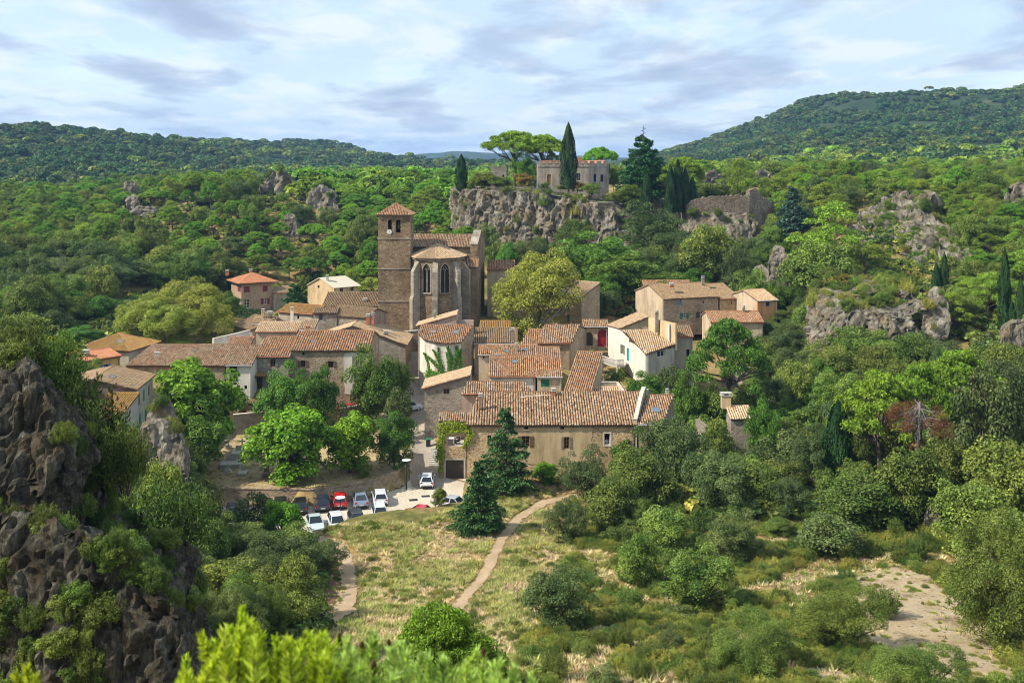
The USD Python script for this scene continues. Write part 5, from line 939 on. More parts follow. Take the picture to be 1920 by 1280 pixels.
rock('broad grey limestone cliff that carries the small castle', [
    cliff_hull(0, 4, [(858,450,257),(870,478,253),(925,478,250)], (-16, -5)), cliff_hull(2, 6, [(868,470,254),(960,490,246),(1015,492,244)], (-13, 8)), cliff_hull(4, 8, [(955,495,246),(1060,492,243),(1105,488,242)], (0, 19)), cliff_hull(6, 10, [(1060,492,243),(1165,488,240)], (13, 28)),
    PP((846,352,262),(866,336,264),(872,352,258),(856,372,259),(862,340,270)), PP((1090,372,256),(1158,388,252),(1240,372,268),(1200,470,238),(1120,480,240)) + [np.array([50, 290, 30.0]), np.array([20, 290, 30.0]), np.array([50, 290, 14.0])]],
    'rock_cliff', .62, 1.35, 2.3, 3, 3.6, name='castle_cliff', horiz=True)
rock('rock bluff under the ruined castle wall', [
    PP((1275,425,246),(1300,398,247),(1402,398,246),(1422,418,246),(1426,455,245),(1418,492,240),(1330,492,236),(1280,470,240),(1268,445,244)) + [np.array([45, 275, 27.0]), np.array([64, 275, 27.0]), np.array([45, 275, 14.0]), np.array([66, 275, 14.0])],
    PP((1275,445,238),(1310,420,238),(1325,470,232),(1280,495,232),(1300,440,246))], 'rock_cliff', .7, .9, 2.8, 11, 2.8, horiz=True)
rock('tall leaning rock pillar below the ruin', [PP((1449,463,205),(1466,460,205),(1478,480,204),(1497,545,203),(1436,535,204),(1439,490,204),(1455,462,209),(1490,540,210),(1438,535,210))], 'rock_pale', .4, .45, 1.8, 21, name='rock_pillar')
rock('low rock beside the leaning rock pillar', [PP((1412,500,206),(1430,494,206),(1444,510,205),(1446,535,204),(1410,530,205),(1428,496,211))], 'rock_pale', .5, .35, 1.8, 22)
rock('broad pale cliff with bushy top right of the village', [
    PP((1515,612,166),(1545,590,164),(1600,578,162),(1660,588,161),(1712,600,161),(1735,640,160),(1700,668,159),(1540,672,160),(1520,650,163)) + [np.array([53, 178, 19.0]), np.array([66, 178, 19.5]), np.array([53, 178, 9.0]), np.array([68, 178, 9.0])],
    PP((1560,560,168),(1640,548,168),(1700,545,168),(1740,575,165),(1700,600,163),(1570,590,165)) + [np.array([57, 182, 20]), np.array([70, 182, 20.0])],
    PP((1648,530,172),(1672,523,172),(1684,548,169),(1640,560,170),(1665,530,177)), PP((1690,528,174),(1712,520,174),(1722,545,170),(1685,555,170))], 'rock_cliff', .42, 1.05, 2.0, 31, 2.2, horiz=True, name='rock_cliff')
rock('rock tower at the right end of the bushy cliff', [PP((1738,545,168),(1755,535,168),(1778,560,166),(1785,600,164),(1782,640,163),(1725,645,162),(1728,590,165),(1760,540,175))], 'rock_cliff', .5, .5, 2.0, 33, name='rock_pillar')
rock('scrubby rock ridge above the cypresses on the right', [
    PP((1590,425,232),(1610,398,240),(1680,378,244),(1740,385,240),(1770,440,222),(1680,500,212),(1610,480,220)), PP((1720,395,238),(1780,425,225),(1822,470,212),(1842,520,200),(1815,555,192),(1740,540,198),(1690,470,216)), PP((1640,372,250),(1700,352,252),(1760,372,248),(1740,400,240),(1650,398,242))], 'rock_cliff', .9, 1.5, 4.0, 41, 1.6, name='rock_ridge')
for i, (l, pts, Y, kw) in enumerate([
    ('sharp limestone peak on the left hill', [(488,378),(494,345),(510,322),(522,315),(540,328),(562,342),(575,375)], 330, dict(amp=1.2)), ('jagged rock crest sloping right on the left hill', [(570,392),(585,352),(602,345),(628,365),(642,400),(655,425),(600,430)], 318, dict(amp=1.2)),
    ('flat-topped rock column among the left pines', [(523,462),(530,430),(532,402),(553,400),(560,430),(566,458)], 282, dict(amp=.5, streak=1.0)), ('narrow rock fin right of the flat-topped rock column', [(592,430),(596,405),(604,390),(614,400),(622,425)], 300, dict(amp=.8)),
    ('grey boulder on the crest left of the hill', [(232,352),(234,340),(246,336),(258,342),(262,356)], 330, {}), ('grey boulder under the crest on the left hill', [(238,378),(242,366),(256,364),(264,378)], 315, {}), ('long grey ledge on the left hill', [(338,380),(345,366),(362,364),(378,378)], 312, {}), ('small ledge of rock on the left hill slope', [(240,398),(262,384),(290,390),(298,402)], 300, {}),
    ('low dark rock stump on the far left hill', [(398,340),(400,330),(408,328),(412,340)], 345, {}), ('wide rocks on the left pine slope', [(500,462),(515,442),(528,448),(530,470)], 280, {}),
    ('grey rock wall behind the castle pines', [(1312,340),(1320,322),(1340,316),(1352,330),(1356,345)], 335, dict(amp=1.5)), ('dark grey rock hump behind the ruin', [(1408,345),(1416,324),(1436,318),(1452,328),(1456,345)], 345, dict(amp=1.5)),
    ('pale rock among the right pines', [(1560,335),(1572,318),(1590,316),(1600,334)], 390, dict(amp=1.2)), ('striped rock behind the white bungalow', [(1518,375),(1524,352),(1540,350),(1548,378)], 320, dict(amp=1)), ('rock knob at the right edge', [(1880,385),(1890,350),(1912,338),(1935,350),(1940,390)], 255, dict(amp=1)), ('pale ledge on the right plateau', [(1640,350),(1660,330),(1690,328),(1700,345)], 400, dict(amp=1)),
    ('rock face at the right edge by the cypresses', [(1872,650),(1880,615),(1900,600),(1940,600),(1950,655)], 158, dict(amp=.6)), ('tall pale rock in the right oak wood', [(1758,925),(1764,895),(1785,876),(1806,888),(1802,925)], 106, dict(amp=.3, res=.3)), ('small pale rock in the right oak wood', [(1732,972),(1738,952),(1755,945),(1764,970)], 100, dict(amp=.25, res=.25)),
    ('round boulder on the left cemetery slope', [(268,870),(255,830),(270,795),(300,785),(335,800),(352,835),(356,872)], 97, dict(amp=.5, res=.35)), ('mossy rock pinnacle left of the cemetery', [(280,800),(282,770),(292,752),(312,748),(326,765),(338,800)], 99, dict(amp=.35, res=.3))]):
    a = [P(px, py, Y) for px, py in pts]; w = (max(p[0] for p in pts) - min(p[0] for p in pts)) / F * Y; b = [np.array([q[0] * (1 + w * .7 / Y), q[1] + w * .7, q[2] - (q[2] - min(z[2] for z in a)) * .15]) for q in a]; c = [q + [0, -w * .12, -.8] for q in a if q[2] < np.median([z[2] for z in a])]
    lo = [q - [0, 0, 3.0] for q in a if q[2] < np.median([z[2] for z in a])]
    k = dict(look='rock_pale' if i % 2 else 'rock_cliff', res=.8 if Y > 200 else .4, amp=.9, sc=max(1.2, w * .3), seed=50 + i); k.update(kw); rock(l, [a + b + c + lo], **k)
# the dark crag that stands at the left, close by
rock('dark weathered crag close by on the left edge', [
    PP((58,672,42),(20,668,43),(-60,650,44),(95,760,41),(128,850,40),(138,930,40),(120,1010,40),(40,1010,39),(-120,1000,38)) + [np.array([-27, 47, 33.0]), np.array([-24, 50, 20]), np.array([-19.5, 47, 27.0])],
    PP((-120,655,47),(50,690,47),(105,735,47),(160,800,47),(205,880,47),(-120,660,52),(60,700,52),(150,800,52),(-120,1000,46),(200,1000,46)) + [np.array([-26, 51, 14.0]), np.array([-20, 51, 14.0])],
    PP((-100,930,38),(60,985,37),(150,985,36),(210,1010,36),(300,1075,36),(352,1150,35.5),(362,1250,35),(372,1420,34),(200,1450,33),(-100,1450,33)) + [np.array([-24, 46, 22.0]), np.array([-13.5, 44, 20.0]), np.array([-12, 43, 12.0]), np.array([-24, 46, 10.0])],
    PP((150,1010,41),(270,1010,43),(360,1000,46),(375,1060,46),(350,1120,44),(280,1200,42),(160,1150,40)) + [np.array([-21, 50, 17.0]), np.array([-16, 52, 15.0]), np.array([-15.5, 50, 8.0])],
    PP((20,850,52),(120,890,56),(280,960,60),(330,1000,60),(350,1060,58),(220,1080,50),(60,1030,46)) + [np.array([-30, 61, 15.0]), np.array([-20, 63, 13.0])]], 'rock_dark', .17, .55, 1.15, 71, 3.2, name='crag', rough=1.5)
# ------------------------------------------------------------------ the church
def pointed(u, z, w, h, n=7):
    "Outline of a pointed-arch opening."
    r = w * 1.0; zs = z + h - r * math.sin(math.radians(60)) ; t = np.radians(np.linspace(0, 60, n))
    right = [(u - w / 2 + r * math.cos(a), zs + r * math.sin(a)) for a in t]; left = [(u + w / 2 - r * math.cos(a), zs + r * math.sin(a)) for a in t[::-1]]
    return shapely.Polygon([(u - w / 2, z), (u + w / 2, z)] + right + left[1:])
ch = House('brown stone church with square bell tower and buttressed apse', (-16, 190, 10), name='church', cat='church'); C, S = 'stone_church', 'stone_ashlar'
# tower
x0, x1, y0, y1, zt = -24.9, -18.9, 185.0, 191.2, 30.75
tf = ch.wall((x0, y0), (x1, y0), zt, 7, C, th=.8, name='tower_wall'); tr_ = ch.wall((x1, y0 + .81), (x1, y1 - .81), zt, 7, C, th=.8, name='tower_wall'); ch.wall((x1, y1), (x0, y1), zt, 7, C, th=.8, name='tower_wall'); ch.wall((x0, y1 - .81), (x0, y0 + .81), zt, 7, C, th=.8, name='tower_wall')
def archhole(w, px0, py0, px1, py1):
    u, ww, z, h = w.rect(px0, py0, px1, py1); q = shapely.union_all([shapely.box(u - ww / 2, z, u + ww / 2, z + h - ww / 2), shapely.Point(u, z + h - ww / 2).buffer(ww / 2, 8)]); w.open.append(q); return u, ww, z, h
archhole(tf, 727.2, 412, 734.5, 434); ub, wb, zb, hb = archhole(tf, 742, 412, 751, 436.5); tr_.open.append(shapely.union_all([shapely.box(1.7, 27.4, 2.5, 29.3), shapely.Point(2.1, 29.3).buffer(.4, 8)]))
bell = MB(); bell.lathe([(.02, .95), (.18, .93), (.26, .75), (.32, .35), (.42, .08), (.46, 0), (.40, .02)], 14, np.array([x0 + ub, 186.1, zb + .75])); bl_ = mesh('bell', bell, 'bronze', ch.x, smooth=40)
yk = MB(); yk.box(np.array([x0 + ub, 186.1, zb + 1.8]), (1.2, .16, .2)); mesh('bell_yoke', yk, 'wood_dark', bl_)
fl = MB(); fl.box(np.array([(x0 + x1) / 2, (y0 + y1) / 2, zb - .15]), (4.3, 4.5, .2)); mesh('belfry_floor', fl, 'wood_dark', ch.x)
cc = hit(730, 434.5, np.array([0, y0, 0.0]), np.array([0, -1.0, 0])); ck = MB(); Rm = np.array([[1, 0, 0], [0, 0, -1.0], [0, 1, 0]])
lc = MB(); lc.lathe([(.0001, .10), (.46, .10), (.46, 0)], 24); v_, f_ = lc.arrays(); ck.add(v_ @ Rm.T + cc, f_); clk = mesh('clock_face', ck, 'paint_white', ch.x)
hd = MB(); hd.box(cc + [.02, -.115, .12], (.04, .02, .26)); hd.box(cc + [.1, -.13, -.06], (.22, .02, .035), np.array([[.8, 0, .6], [0, 1, 0], [-.6, 0, .8]])); rr_ = MB()
for k in range(12): rr_.box(cc + [.38 * math.sin(k * math.pi / 6), -.112, .38 * math.cos(k * math.pi / 6)], (.03, .02, .08), np.array([[math.cos(k * math.pi / 6), 0, math.sin(k * math.pi / 6)], [0, 1, 0], [-math.sin(k * math.pi / 6), 0, math.cos(k * math.pi / 6)]]))
mesh('clock_hands', hd, 'iron', clk); mesh('hour_marks', rr_, 'iron', clk)
sc_ = MB()
for py in (447.5, 504, 565):
    z = P(0, py, y0)[2]; cx, cy = (x0 + x1) / 2, (y0 + y1) / 2; sc_.box(np.array([cx, y0 - .05, z]), (x1 - x0 + .2, .1, .2)); sc_.box(np.array([x1 + .05, cy, z]), (.1, y1 - y0, .2)); sc_.box(np.array([x0 - .05, cy, z]), (.1, y1 - y0, .2))
sc_.box(np.array([cx, y0 - .08, zt - .1]), (x1 - x0 + .3, .16, .2)); sc_.box(np.array([x1 + .08, cy, zt - .1]), (.16, y1 - y0, .2)); mesh('string_course', sc_, S, ch.x)
E = [np.array([x, y, zt + .02]) for x, y in ((x0 - .35, y0 - .35), (x1 + .35, y0 - .35), (x1 + .35, y1 + .35), (x0 - .35, y1 + .35))]; ap = np.array([(x0 + x1) / 2, (y0 + y1) / 2, zt + 2.05])
for i in range(4):
    ch.roof([E[i], E[(i + 1) % 4], ap], 'tile_red', name='tower_roof', w=.30); ch.ridge(E[i], ap, 'tile_red', ch.last, r=.11)
# nave with its gable parapet on the right
zn, zrg = 24.45, 26.4; na, nb = (-20.9, 190.0), (-8.0, 190.0)
ch.wall(na, nb, zn - .1, 7, C, th=.6, name='nave_wall'); ch.wall((-7, 202.8), (-20.9, 202.8), zn, 7, C, th=.6, name='nave_wall'); ch.wall((-20.9, 202), (-20.9, 190.7), zn, 7, C, th=.6, name='nave_wall', gable=(6, zrg))
A, B = np.array([-21.0, 189.6, zn]), np.array([-7.9, 189.6, zn]); ch.roof([A, B, [-7.5, 196.2, zrg], [-21.0, 196.2, zrg]], 'tile_old', name='nave_roof', w=.30); ch.roof([[-7.5, 196.2, zrg], [-21.0, 196.2, zrg], [-21.0, 203, zn], [-7.2, 203, zn]], 'tile_old', name='nave_roof', w=.3)
gw = ch.wall((-6.6, 189.2), (-5.6, 203.2), 0, 7, C, th=1.35, name='gable_wall', outline=[(0, 7), (14.0, 7), (14.0, zn + .4), (7.0, zrg + .75), (0, zn + .5)]); gw.build()
cpg = MB(); cpg.slab([gw.pt(-.1, zn + .5, -.08), gw.pt(7.0, zrg + .76, -.08), gw.pt(7.0, zrg + .76, 1.45), gw.pt(-.1, zn + .5, 1.45)], np.array([0, 0, .14])); cpg.slab([gw.pt(7.0, zrg + .76, -.08), gw.pt(14.1, zn + .4, -.08), gw.pt(14.1, zn + .4, 1.45), gw.pt(7.0, zrg + .76, 1.45)], np.array([0, 0, .14])); mesh('gable_coping', cpg, S, ch.x)
# apse: five sides of an octagon
ca = np.array([-13.95, 186.3]); Ra, ze = 4.75, 22.95; vx = [ca + Ra * np.array([math.cos(a), math.sin(a)]) for a in np.radians([180, 225, 270, 315, 360])]
for i in range(4):
    a, b = vx[i], vx[i + 1]; w = ch.wall(a, b, ze, 7, C, th=.5, name='apse_wall'); L = w.L
    if i < 3:
        ww, hh, zz = (1.55, 5.3, 16.7) if i in (1, 2) else (1.1, 4.8, 17.0); hole = pointed(L / 2, zz, ww, hh); w.open.append(hole); R = w.R()
        ring = hole.buffer(.22, join_style=2).difference(hole); fm = MB(); fm.add(*extrude(ring, .12, w.o - w.n * .05, w.e)); win = mesh('gothic_window', fm, S, ch.x)
        pn = MB(); pn.add(*extrude(hole, .02, w.o + w.n * .34, w.e)); mesh('pane', pn, 'pane_dark', win)
        tc = MB(); sp_ = zz + hh - ww * .87
        for du in ((-.5, 0, .5) if i else (0,)):
            if du in (-.5, .5): continue
            tc.box(w.pt(L / 2, (zz + sp_ + .1) / 2, .2), (.13, .16, sp_ - zz + .1), R)
        for sgn in (-1, 1): # two lancets and a ring above them
            pa = pointed(L / 2 + sgn * ww / 4, zz + .3, ww / 2 - .02, sp_ - zz + .1).exterior.coords[1:]; tc.tube([w.pt(u, z, .2) for u, z in pa[1:]], .055, 5)
        rg_ = [w.pt(L / 2 + .27 * math.cos(t), zz + hh - .75 + .27 * math.sin(t), .2) for t in np.linspace(0, 2 * np.pi, 15)]; tc.tube(rg_, .05, 5, cap=False); mesh('tracery', tc, S, win)
        sl = MB(); sl.box(w.pt(L / 2, zz - .1, -.08), (ww + .5, .4, .18), R); mesh('sill', sl, S, win)
ch.wall((-18.7, 189.9), (-18.7, 186.35), ze, 7, C, th=.5, name='apse_wall'); ch.wall((-9.2, 186.35), (-9.2, 189.9), ze, 7, C, th=.5, name='apse_wall')
def buttress(c, d, w, outline, look=S, name='buttress'):
    "outline in (outwards, z), extruded w wide about the line from c in direction d."
    d = np.append(unit(d), 0)[:3]; sd = np.array([-d[1], d[0], 0]); q = shapely.Polygon(outline); v, f = extrude(q, w, np.append(c, 0)[:3] - sd * w / 2, d); m_ = MB(); m_.add(v, f); mesh(name, m_, look, ch.x)
for i, a in enumerate(np.radians([180, 225, 270, 315])):
    d = np.array([math.cos(a), math.sin(a)]); o = 1.35 if i else 1.0
    buttress(vx[i], d, .95 if i == 2 else .85, [(-.3, 7), (o + .25, 7), (o + .25, 15.6), (o, 16.2), (o, 20.6), (.05, 22.4), (-.3, 22.4)])
buttress(np.array([-9.2, 186.2]), np.array([1.0, -.25]), .9, [(-.3, 7), (1.4, 7), (1.4, 20.4), (.1, 22.0), (-.3, 22.0)])
zap = np.append(ca + [-.3, 1.3], 25.0); ex = [np.append(ca + (Ra + .6) * np.array([math.cos(a), math.sin(a)]), ze + .02) for a in np.radians([176, 225, 270, 315, 364])]
for i in range(4):
    ch.roof([ex[i], ex[i + 1], zap], 'tile_tan', name='apse_roof', w=.30); ch.ridge(ex[i], zap, 'tile_tan', ch.last, r=.12)
nl, nr_, nm = np.array([ex[0][0], 189.9, ze + .03]), np.array([ex[4][0], 189.9, ze + .03]), np.array([zap[0], 189.9, 25.0]); ch.roof([ex[4], nr_, nm, zap], 'tile_tan', name='apse_roof', w=.30); ch.roof([nl, ex[0], zap, nm], 'tile_tan', name='apse_roof', w=.30)
cr = MB()
for i in range(4): 
    a, b = ex[i] * 1.0, ex[i + 1] * 1.0; m_ = (a + b) / 2; e = unit(b - a); cr.box(m_ - [0, 0, .22] - np.array([e[1], -e[0], 0]) * .35, (np.linalg.norm(b - a) - .5, .35, .28), np.stack([e, np.array([-e[1], e[0], 0]), [0, 0, 1.0]], 1))
mesh('cornice', cr, S, ch.x)
# left transept pier and right chapel
w = ch.wall(P(744, 0, 188.6)[:2], P(758, 0, 188.6)[:2], 22.6, 7, S, th=1.8, name='pier'); ch.wall((-9.1, 186.6), (-6.7, 186.6), 21.0, 7, C, th=.5, name='chapel_wall'); ch.wall((-6.7, 187.11), (-6.5, 189.1), (21.1, 21.8), 7, C, th=.5, name='chapel_wall')
ch.roof([[-9.15, 186.2, 21.0], [-6.4, 186.2, 21.0], [-6.3, 189.8, 22.5], [-9.15, 189.8, 22.5]], 'tile_red', name='chapel_roof', w=.30); ch.finish()
garden_wall('low rubble wall at the foot of the church apse', [(-24, 178), (-19, 177.5), (-15, 178.3)], [10.2, 10.3, 10.5], 'stone_brown', .5)
# ------------------------------------------------------------------ castle villa, its outwork, the ruin
zc = 34.2; cv = House('small grey castle with crenellated parapet on the cliff', (11, 262, zc), name='castle', cat='castle'); K = 'plaster_castle'
c0, c1, c2 = P(1007.5, 0, 262)[:2], P(1104, 0, 262)[:2], P(1141.5, 0, 264.5)[:2]; ztop = P(0, 306.5, 262)[2]
w1 = cv.wall(c0, c1, ztop, zc - 2, K, th=.5, name='front_wall'); w2 = cv.wall(c1, c2, ztop - .1, zc - 3, K, th=.5, name='front_wall'); cv.wall(c2 + [0, .5], c2 + [1, 12], ztop, zc - 3, K, th=.5, name='side_wall'); cv.wall(c0 + [0, 12], c0 + [0, .5], ztop, zc - 2, K, th=.5, name='side_wall'); cv.wall(c2 + [.5, 12.5], c0 + [0, 12.5], ztop, zc - 2, K, th=.5, name='back_wall')
w1.window(1025.5, 326, 1034, 345.5, 'wood_orange', door='wood_orange', arch=True, name='front_door', surround='mortar_pale'); w1.window(1081, 324, 1089, 338.5, 'plaster_castle', arch=True, surround='mortar_pale', bars=True); w1.window(1052, 324, 1059, 338.5, 'plaster_castle', arch=True, surround='mortar_pale'); w2.window(1113, 326.5, 1117.8, 341, 'paint_navy'); w2.window(1126, 327.5, 1131, 341, 'paint_navy')
for w in (w1, w2):
    R = w.R(); n_ = max(2, int(round(w.L / 1.75)))
    for k in range(n_):
        mb = MB(); u = (k + .5) * w.L / n_; mb.box(w.pt(u, ztop + .28, .18), (w.L / n_ * .66, .46, .56), R); mb.box(w.pt(u, ztop + .6, .18), (w.L / n_ * .70, .56, .09), R); mesh('merlon', mb, K, cv.x)
        ar = [w.pt(u + .34 * math.cos(t), ztop - .75 + .34 * math.sin(t), -.04) for t in np.linspace(0, np.pi, 9)]; mb = MB(); mb.tube(ar, .085, 5); mesh('arched_corbel', mb, 'mortar_pale', cv.x)
    mb = MB(); mb.box(w.pt(w.L / 2, ztop - .85, -.06), (w.L, .12, .12), R); mb.box(w.pt(w.L / 2, ztop - .02, -.05), (w.L, .1, .1), R); mesh('string_course', mb, K, cv.x)
q = [np.append(c0 + [.6, .8], ztop - .2), np.append(c1 + [0, .8], ztop - .2), np.append(c1 + [0, 6.5], ztop + .75), np.append(c0 + [.6, 6.5], ztop + .75)]; cv.roof(q, 'tile_orange', w=.3)
q = [np.append(c1 + [.1, .8], ztop - .2), np.append(c2 + [-.6, .8], ztop - .2), np.append(c2 + [-.4, 7], ztop + .7), np.append(c1 + [.1, 6.5], ztop + .75)]; cv.roof(q, 'tile_orange', w=.3); cv.chimney(1087, 296, 6, 12, 268, 'clay'); cv.finish()
ow = House('little crenellated outwork left of the castle', (-3, 268, zc), name='outwork', cat='castle'); w = ow.wall(P(920, 0, 268)[:2], P(950, 0, 268)[:2], P(0, 314.5, 268)[2], zc - 2, 'stone_grey', th=.5)
for k in range(5): mb = MB(); mb.box(w.pt((k + .5) * w.L / 5, P(0, 314.5, 268)[2] + .25, .2), (w.L / 5 * .55, .5, .5), w.R()); mesh('merlon', mb, 'stone_grey', ow.x)
w.window(0, 0, 0, 0, m=(3.4, .5, 36.5, 1.0), frame='wood_dark', bars=False); ow.wall(P(950, 0, 268)[:2] + [0, .5], P(952, 0, 274)[:2], P(0, 316, 268)[2], zc - 2, 'stone_grey', th=.5, name='side_wall'); ow.finish()
ru = House('ruined castle wall with jagged tower stump', (48, 248, 27), name='ruin', cat='ruin'); a, b = P(1288, 0, 247)[:2], P(1405, 0, 247)[:2]
def ragged(w, pts, seed, bottom):
    rng = np.random.default_rng(seed); top = [w.sz(*p) for p in pts]; out = []
    for (s0, z0), (s1, z1) in zip(top[:-1], top[1:]):
        n = max(1, int(abs(s1 - s0) / .45))
        for k in range(n): out += [(s0 + (s1 - s0) * k / n, z0 + (z1 - z0) * k / n + rng.uniform(-.22, .22))] * 1
    out.append(top[-1]); return [(out[0][0], bottom), (out[-1][0], bottom)] + out[::-1]
w = ru.wall(a, b, 0, 0, 'stone_ruin', th=1.1, outline=[(0, 0), (1, 0), (1, 1)]); w.poly = shapely.Polygon(ragged(w, [(1288, 392), (1290, 383), (1297, 375), (1312, 371), (1336, 369), (1360, 367), (1395, 366.5), (1404.5, 365)], 5, 24.0)).buffer(0)
c = P(1406, 0, 247)[:2]; d = P(1457, 0, 254.5)[:2]; w3 = ru.wall(c, d, 0, 0, 'stone_ruin', th=1.2, outline=[(0, 0), (1, 0), (1, 1)]); w3.poly = shapely.Polygon(ragged(w3, [(1406, 357), (1414, 353), (1422, 358), (1428, 368), (1440, 374), (1450, 381), (1454, 395), (1457, 425)], 6, 19.0)).buffer(0)
w4 = ru.wall((a[0] - 1.5, a[1] + 6), (a[0] - .1, a[1] + .3), 0, 0, 'stone_ruin', th=1.0, outline=[(0, 25), (5.8, 25), (5.8, 30.2), (3, 29.5), (0, 28.2)]); ru.finish()
garden_wall('rough stone terrace wall on the shoulder of the castle cliff', [P(1084, 410, 247.5)[:2], P(1120, 410, 246)[:2], P(1152, 410, 247)[:2]], [P(0, 383, 247)[2], P(0, 380, 247)[2], P(0, 380, 247)[2]], 'stone_ruin', .8, foot=1.0)
# fence along the castle terrace
fe = thing('terrace_fence', 'wooden post and rail fence along the castle terrace', 'fence', loc=(0, 254, 33.6)); fp = [np.array([x, 255.6 - .028 * (x + 6) + .02 * abs(x), 33.75 - .035 * max(x - 2, 0)]) for x in np.linspace(-6.5, 16, 16)]
fp = [np.array([p[0], p[1], rtop(p[0], p[1])]) for p in fp]
for p in fp: mb = MB(); mb.box(p + [0, 0, .4], (.14, .14, 1.4)); mesh('post', mb, 'wood_grey', fe)
for zz in (.55, 1.0): mb = MB(); mb.tube([p + [0, -.08, zz] for p in fp], .05, 5); mesh('rail', mb, 'wood_grey', fe)
# ------------------------------------------------------------------ sheets on the ground: car park, lanes, paths, bare soil
from scipy.spatial import Delaunay
def sheet(name, poly, dz, look, label=None, step=.55, kind='structure', flat=None, jag=.0, seed=1):
    rng = np.random.default_rng(seed); poly = poly.buffer(0); b = poly.exterior; n = max(8, int(b.length / step)); e = np.array([b.interpolate(i / n, normalized=True).coords[0] for i in range(n)]); e += rng.normal(size=e.shape) * jag
    x0, y0, x1, y1 = poly.bounds; gx_, gy_ = np.meshgrid(np.arange(x0, x1, step), np.arange(y0, y1, step)); p = np.stack([gx_.ravel(), gy_.ravel()], 1); p = p[shapely.contains(poly.buffer(-step * .45), shapely.points(p))]
    q = np.vstack([e, p]); t = Delaunay(q).simplices; pj = shapely.Polygon(e).buffer(.01); t = t[shapely.contains(pj, shapely.points(q[t].mean(1)))]
    z = gv(q[:, 0], q[:, 1]) + dz if flat is None else np.full(len(q), flat); v = np.c_[q, z]; a = np.cross(v[t[:, 1]] - v[t[:, 0]], v[t[:, 2]] - v[t[:, 0]])[:, 2]; t[a < 0] = t[a < 0][:, ::-1]
    return tag(mesh(name, (v, t), look, None, smooth=True), label, None, None, kind)
def strip(pts, w):
    p = [seen(*q)[:2] for q in pts]; s = shapely.LineString(p); ws = np.broadcast_to(w, (len(p),))
    return shapely.union_all([shapely.LineString(p[i:i + 2]).buffer((ws[i] + ws[i + 1]) / 4) for i in range(len(p) - 1)]).buffer(.5).buffer(-.5)
LANE = shapely.union_all([strip([(800, 908), (796, 860), (790, 815), (786, 775), (780, 735), (772, 700), (775, 670)], [4.2, 3.8, 3.2, 3.4, 3.4, 3.2, 3.0]), strip([(790, 782), (745, 788), (700, 785)], [3.6, 4.0, 3.4])]).buffer(.1)
sheet('car_park', PARK.buffer(-.25), .03, 'sand_lot', 'pale sandy car park below the retaining wall', jag=.05)
sheet('lane', LANE, .06, 'street', 'narrow lane climbing from the car park into the village', jag=.04)
PATH1 = strip([(590, 1015), (625, 1022), (645, 1045), (652, 1075), (655, 1105), (645, 1145), (600, 1172)], [2.2, 2.0, 1.5, 1.3, 1.3, 1.8, 2.4]); PATH2 = strip([(1075, 931), (1020, 945), (975, 972), (945, 1005), (925, 1045), (905, 1085), (870, 1125), (845, 1150)], [1.6, 1.3, 1.3, 1.0, 1.2, 1.0, 1.1, 1.2]); PATH3 = strip([(960, 990), (915, 992), (850, 985)], [1.2, .8, .4])
for q, l in ((PATH1, 'trodden earth path on the left of the meadow'), (PATH2, 'winding earth path on the right of the meadow')): sheet('path', q, .05, 'dirt', l, step=.4, jag=.1)
def area(*px): return shapely.Polygon([seen(*p)[:2] for p in px])
BARE = [area((1600,1085),(1680,1060),(1760,1090),(1820,1140),(1880,1230),(1920,1290),(1700,1290),(1650,1240),(1600,1170)), area((1450,1180),(1520,1150),(1580,1200),(1620,1290),(1490,1290)), area((960,1180),(1000,1160),(1025,1190),(1015,1235),(965,1240)), area((1480,1080),(1560,1070),(1580,1100),(1500,1120)), area((600,1035),(640,1050),(645,1110),(630,1160),(600,1140))]
for i, q in enumerate(BARE): sheet('bare_soil', q, .04, 'bare' if i < 4 else 'needle_litter', ('pale bare soil in the right foreground', 'strip of bare soil between the near bushes', 'patch of bare soil left of the round oak', 'small bare patch above the near bushes', 'brown needle litter beside the left path')[i], step=.45, jag=.38, seed=i)
sheet('gravel', CEM.buffer(-.5), .03, 'grave_sand', 'dry sandy ground of the cemetery', jag=.2)
sheet('pavement', shapely.box(-8.2, 121.5, -2.0, 127.0).difference(PARK.buffer(.2)), .07, 'sand_lot', 'pale forecourt before the garage', jag=.05)
_st = trimesh.creation.icosphere(1, .5)
STONE = MB(); STONE.add(np.array(_st.vertices) * [1, .8, .55] * (1 + .3 * (meshkit.noise(np.array(_st.vertices) * 3) - .5))[:, None], _st.faces)
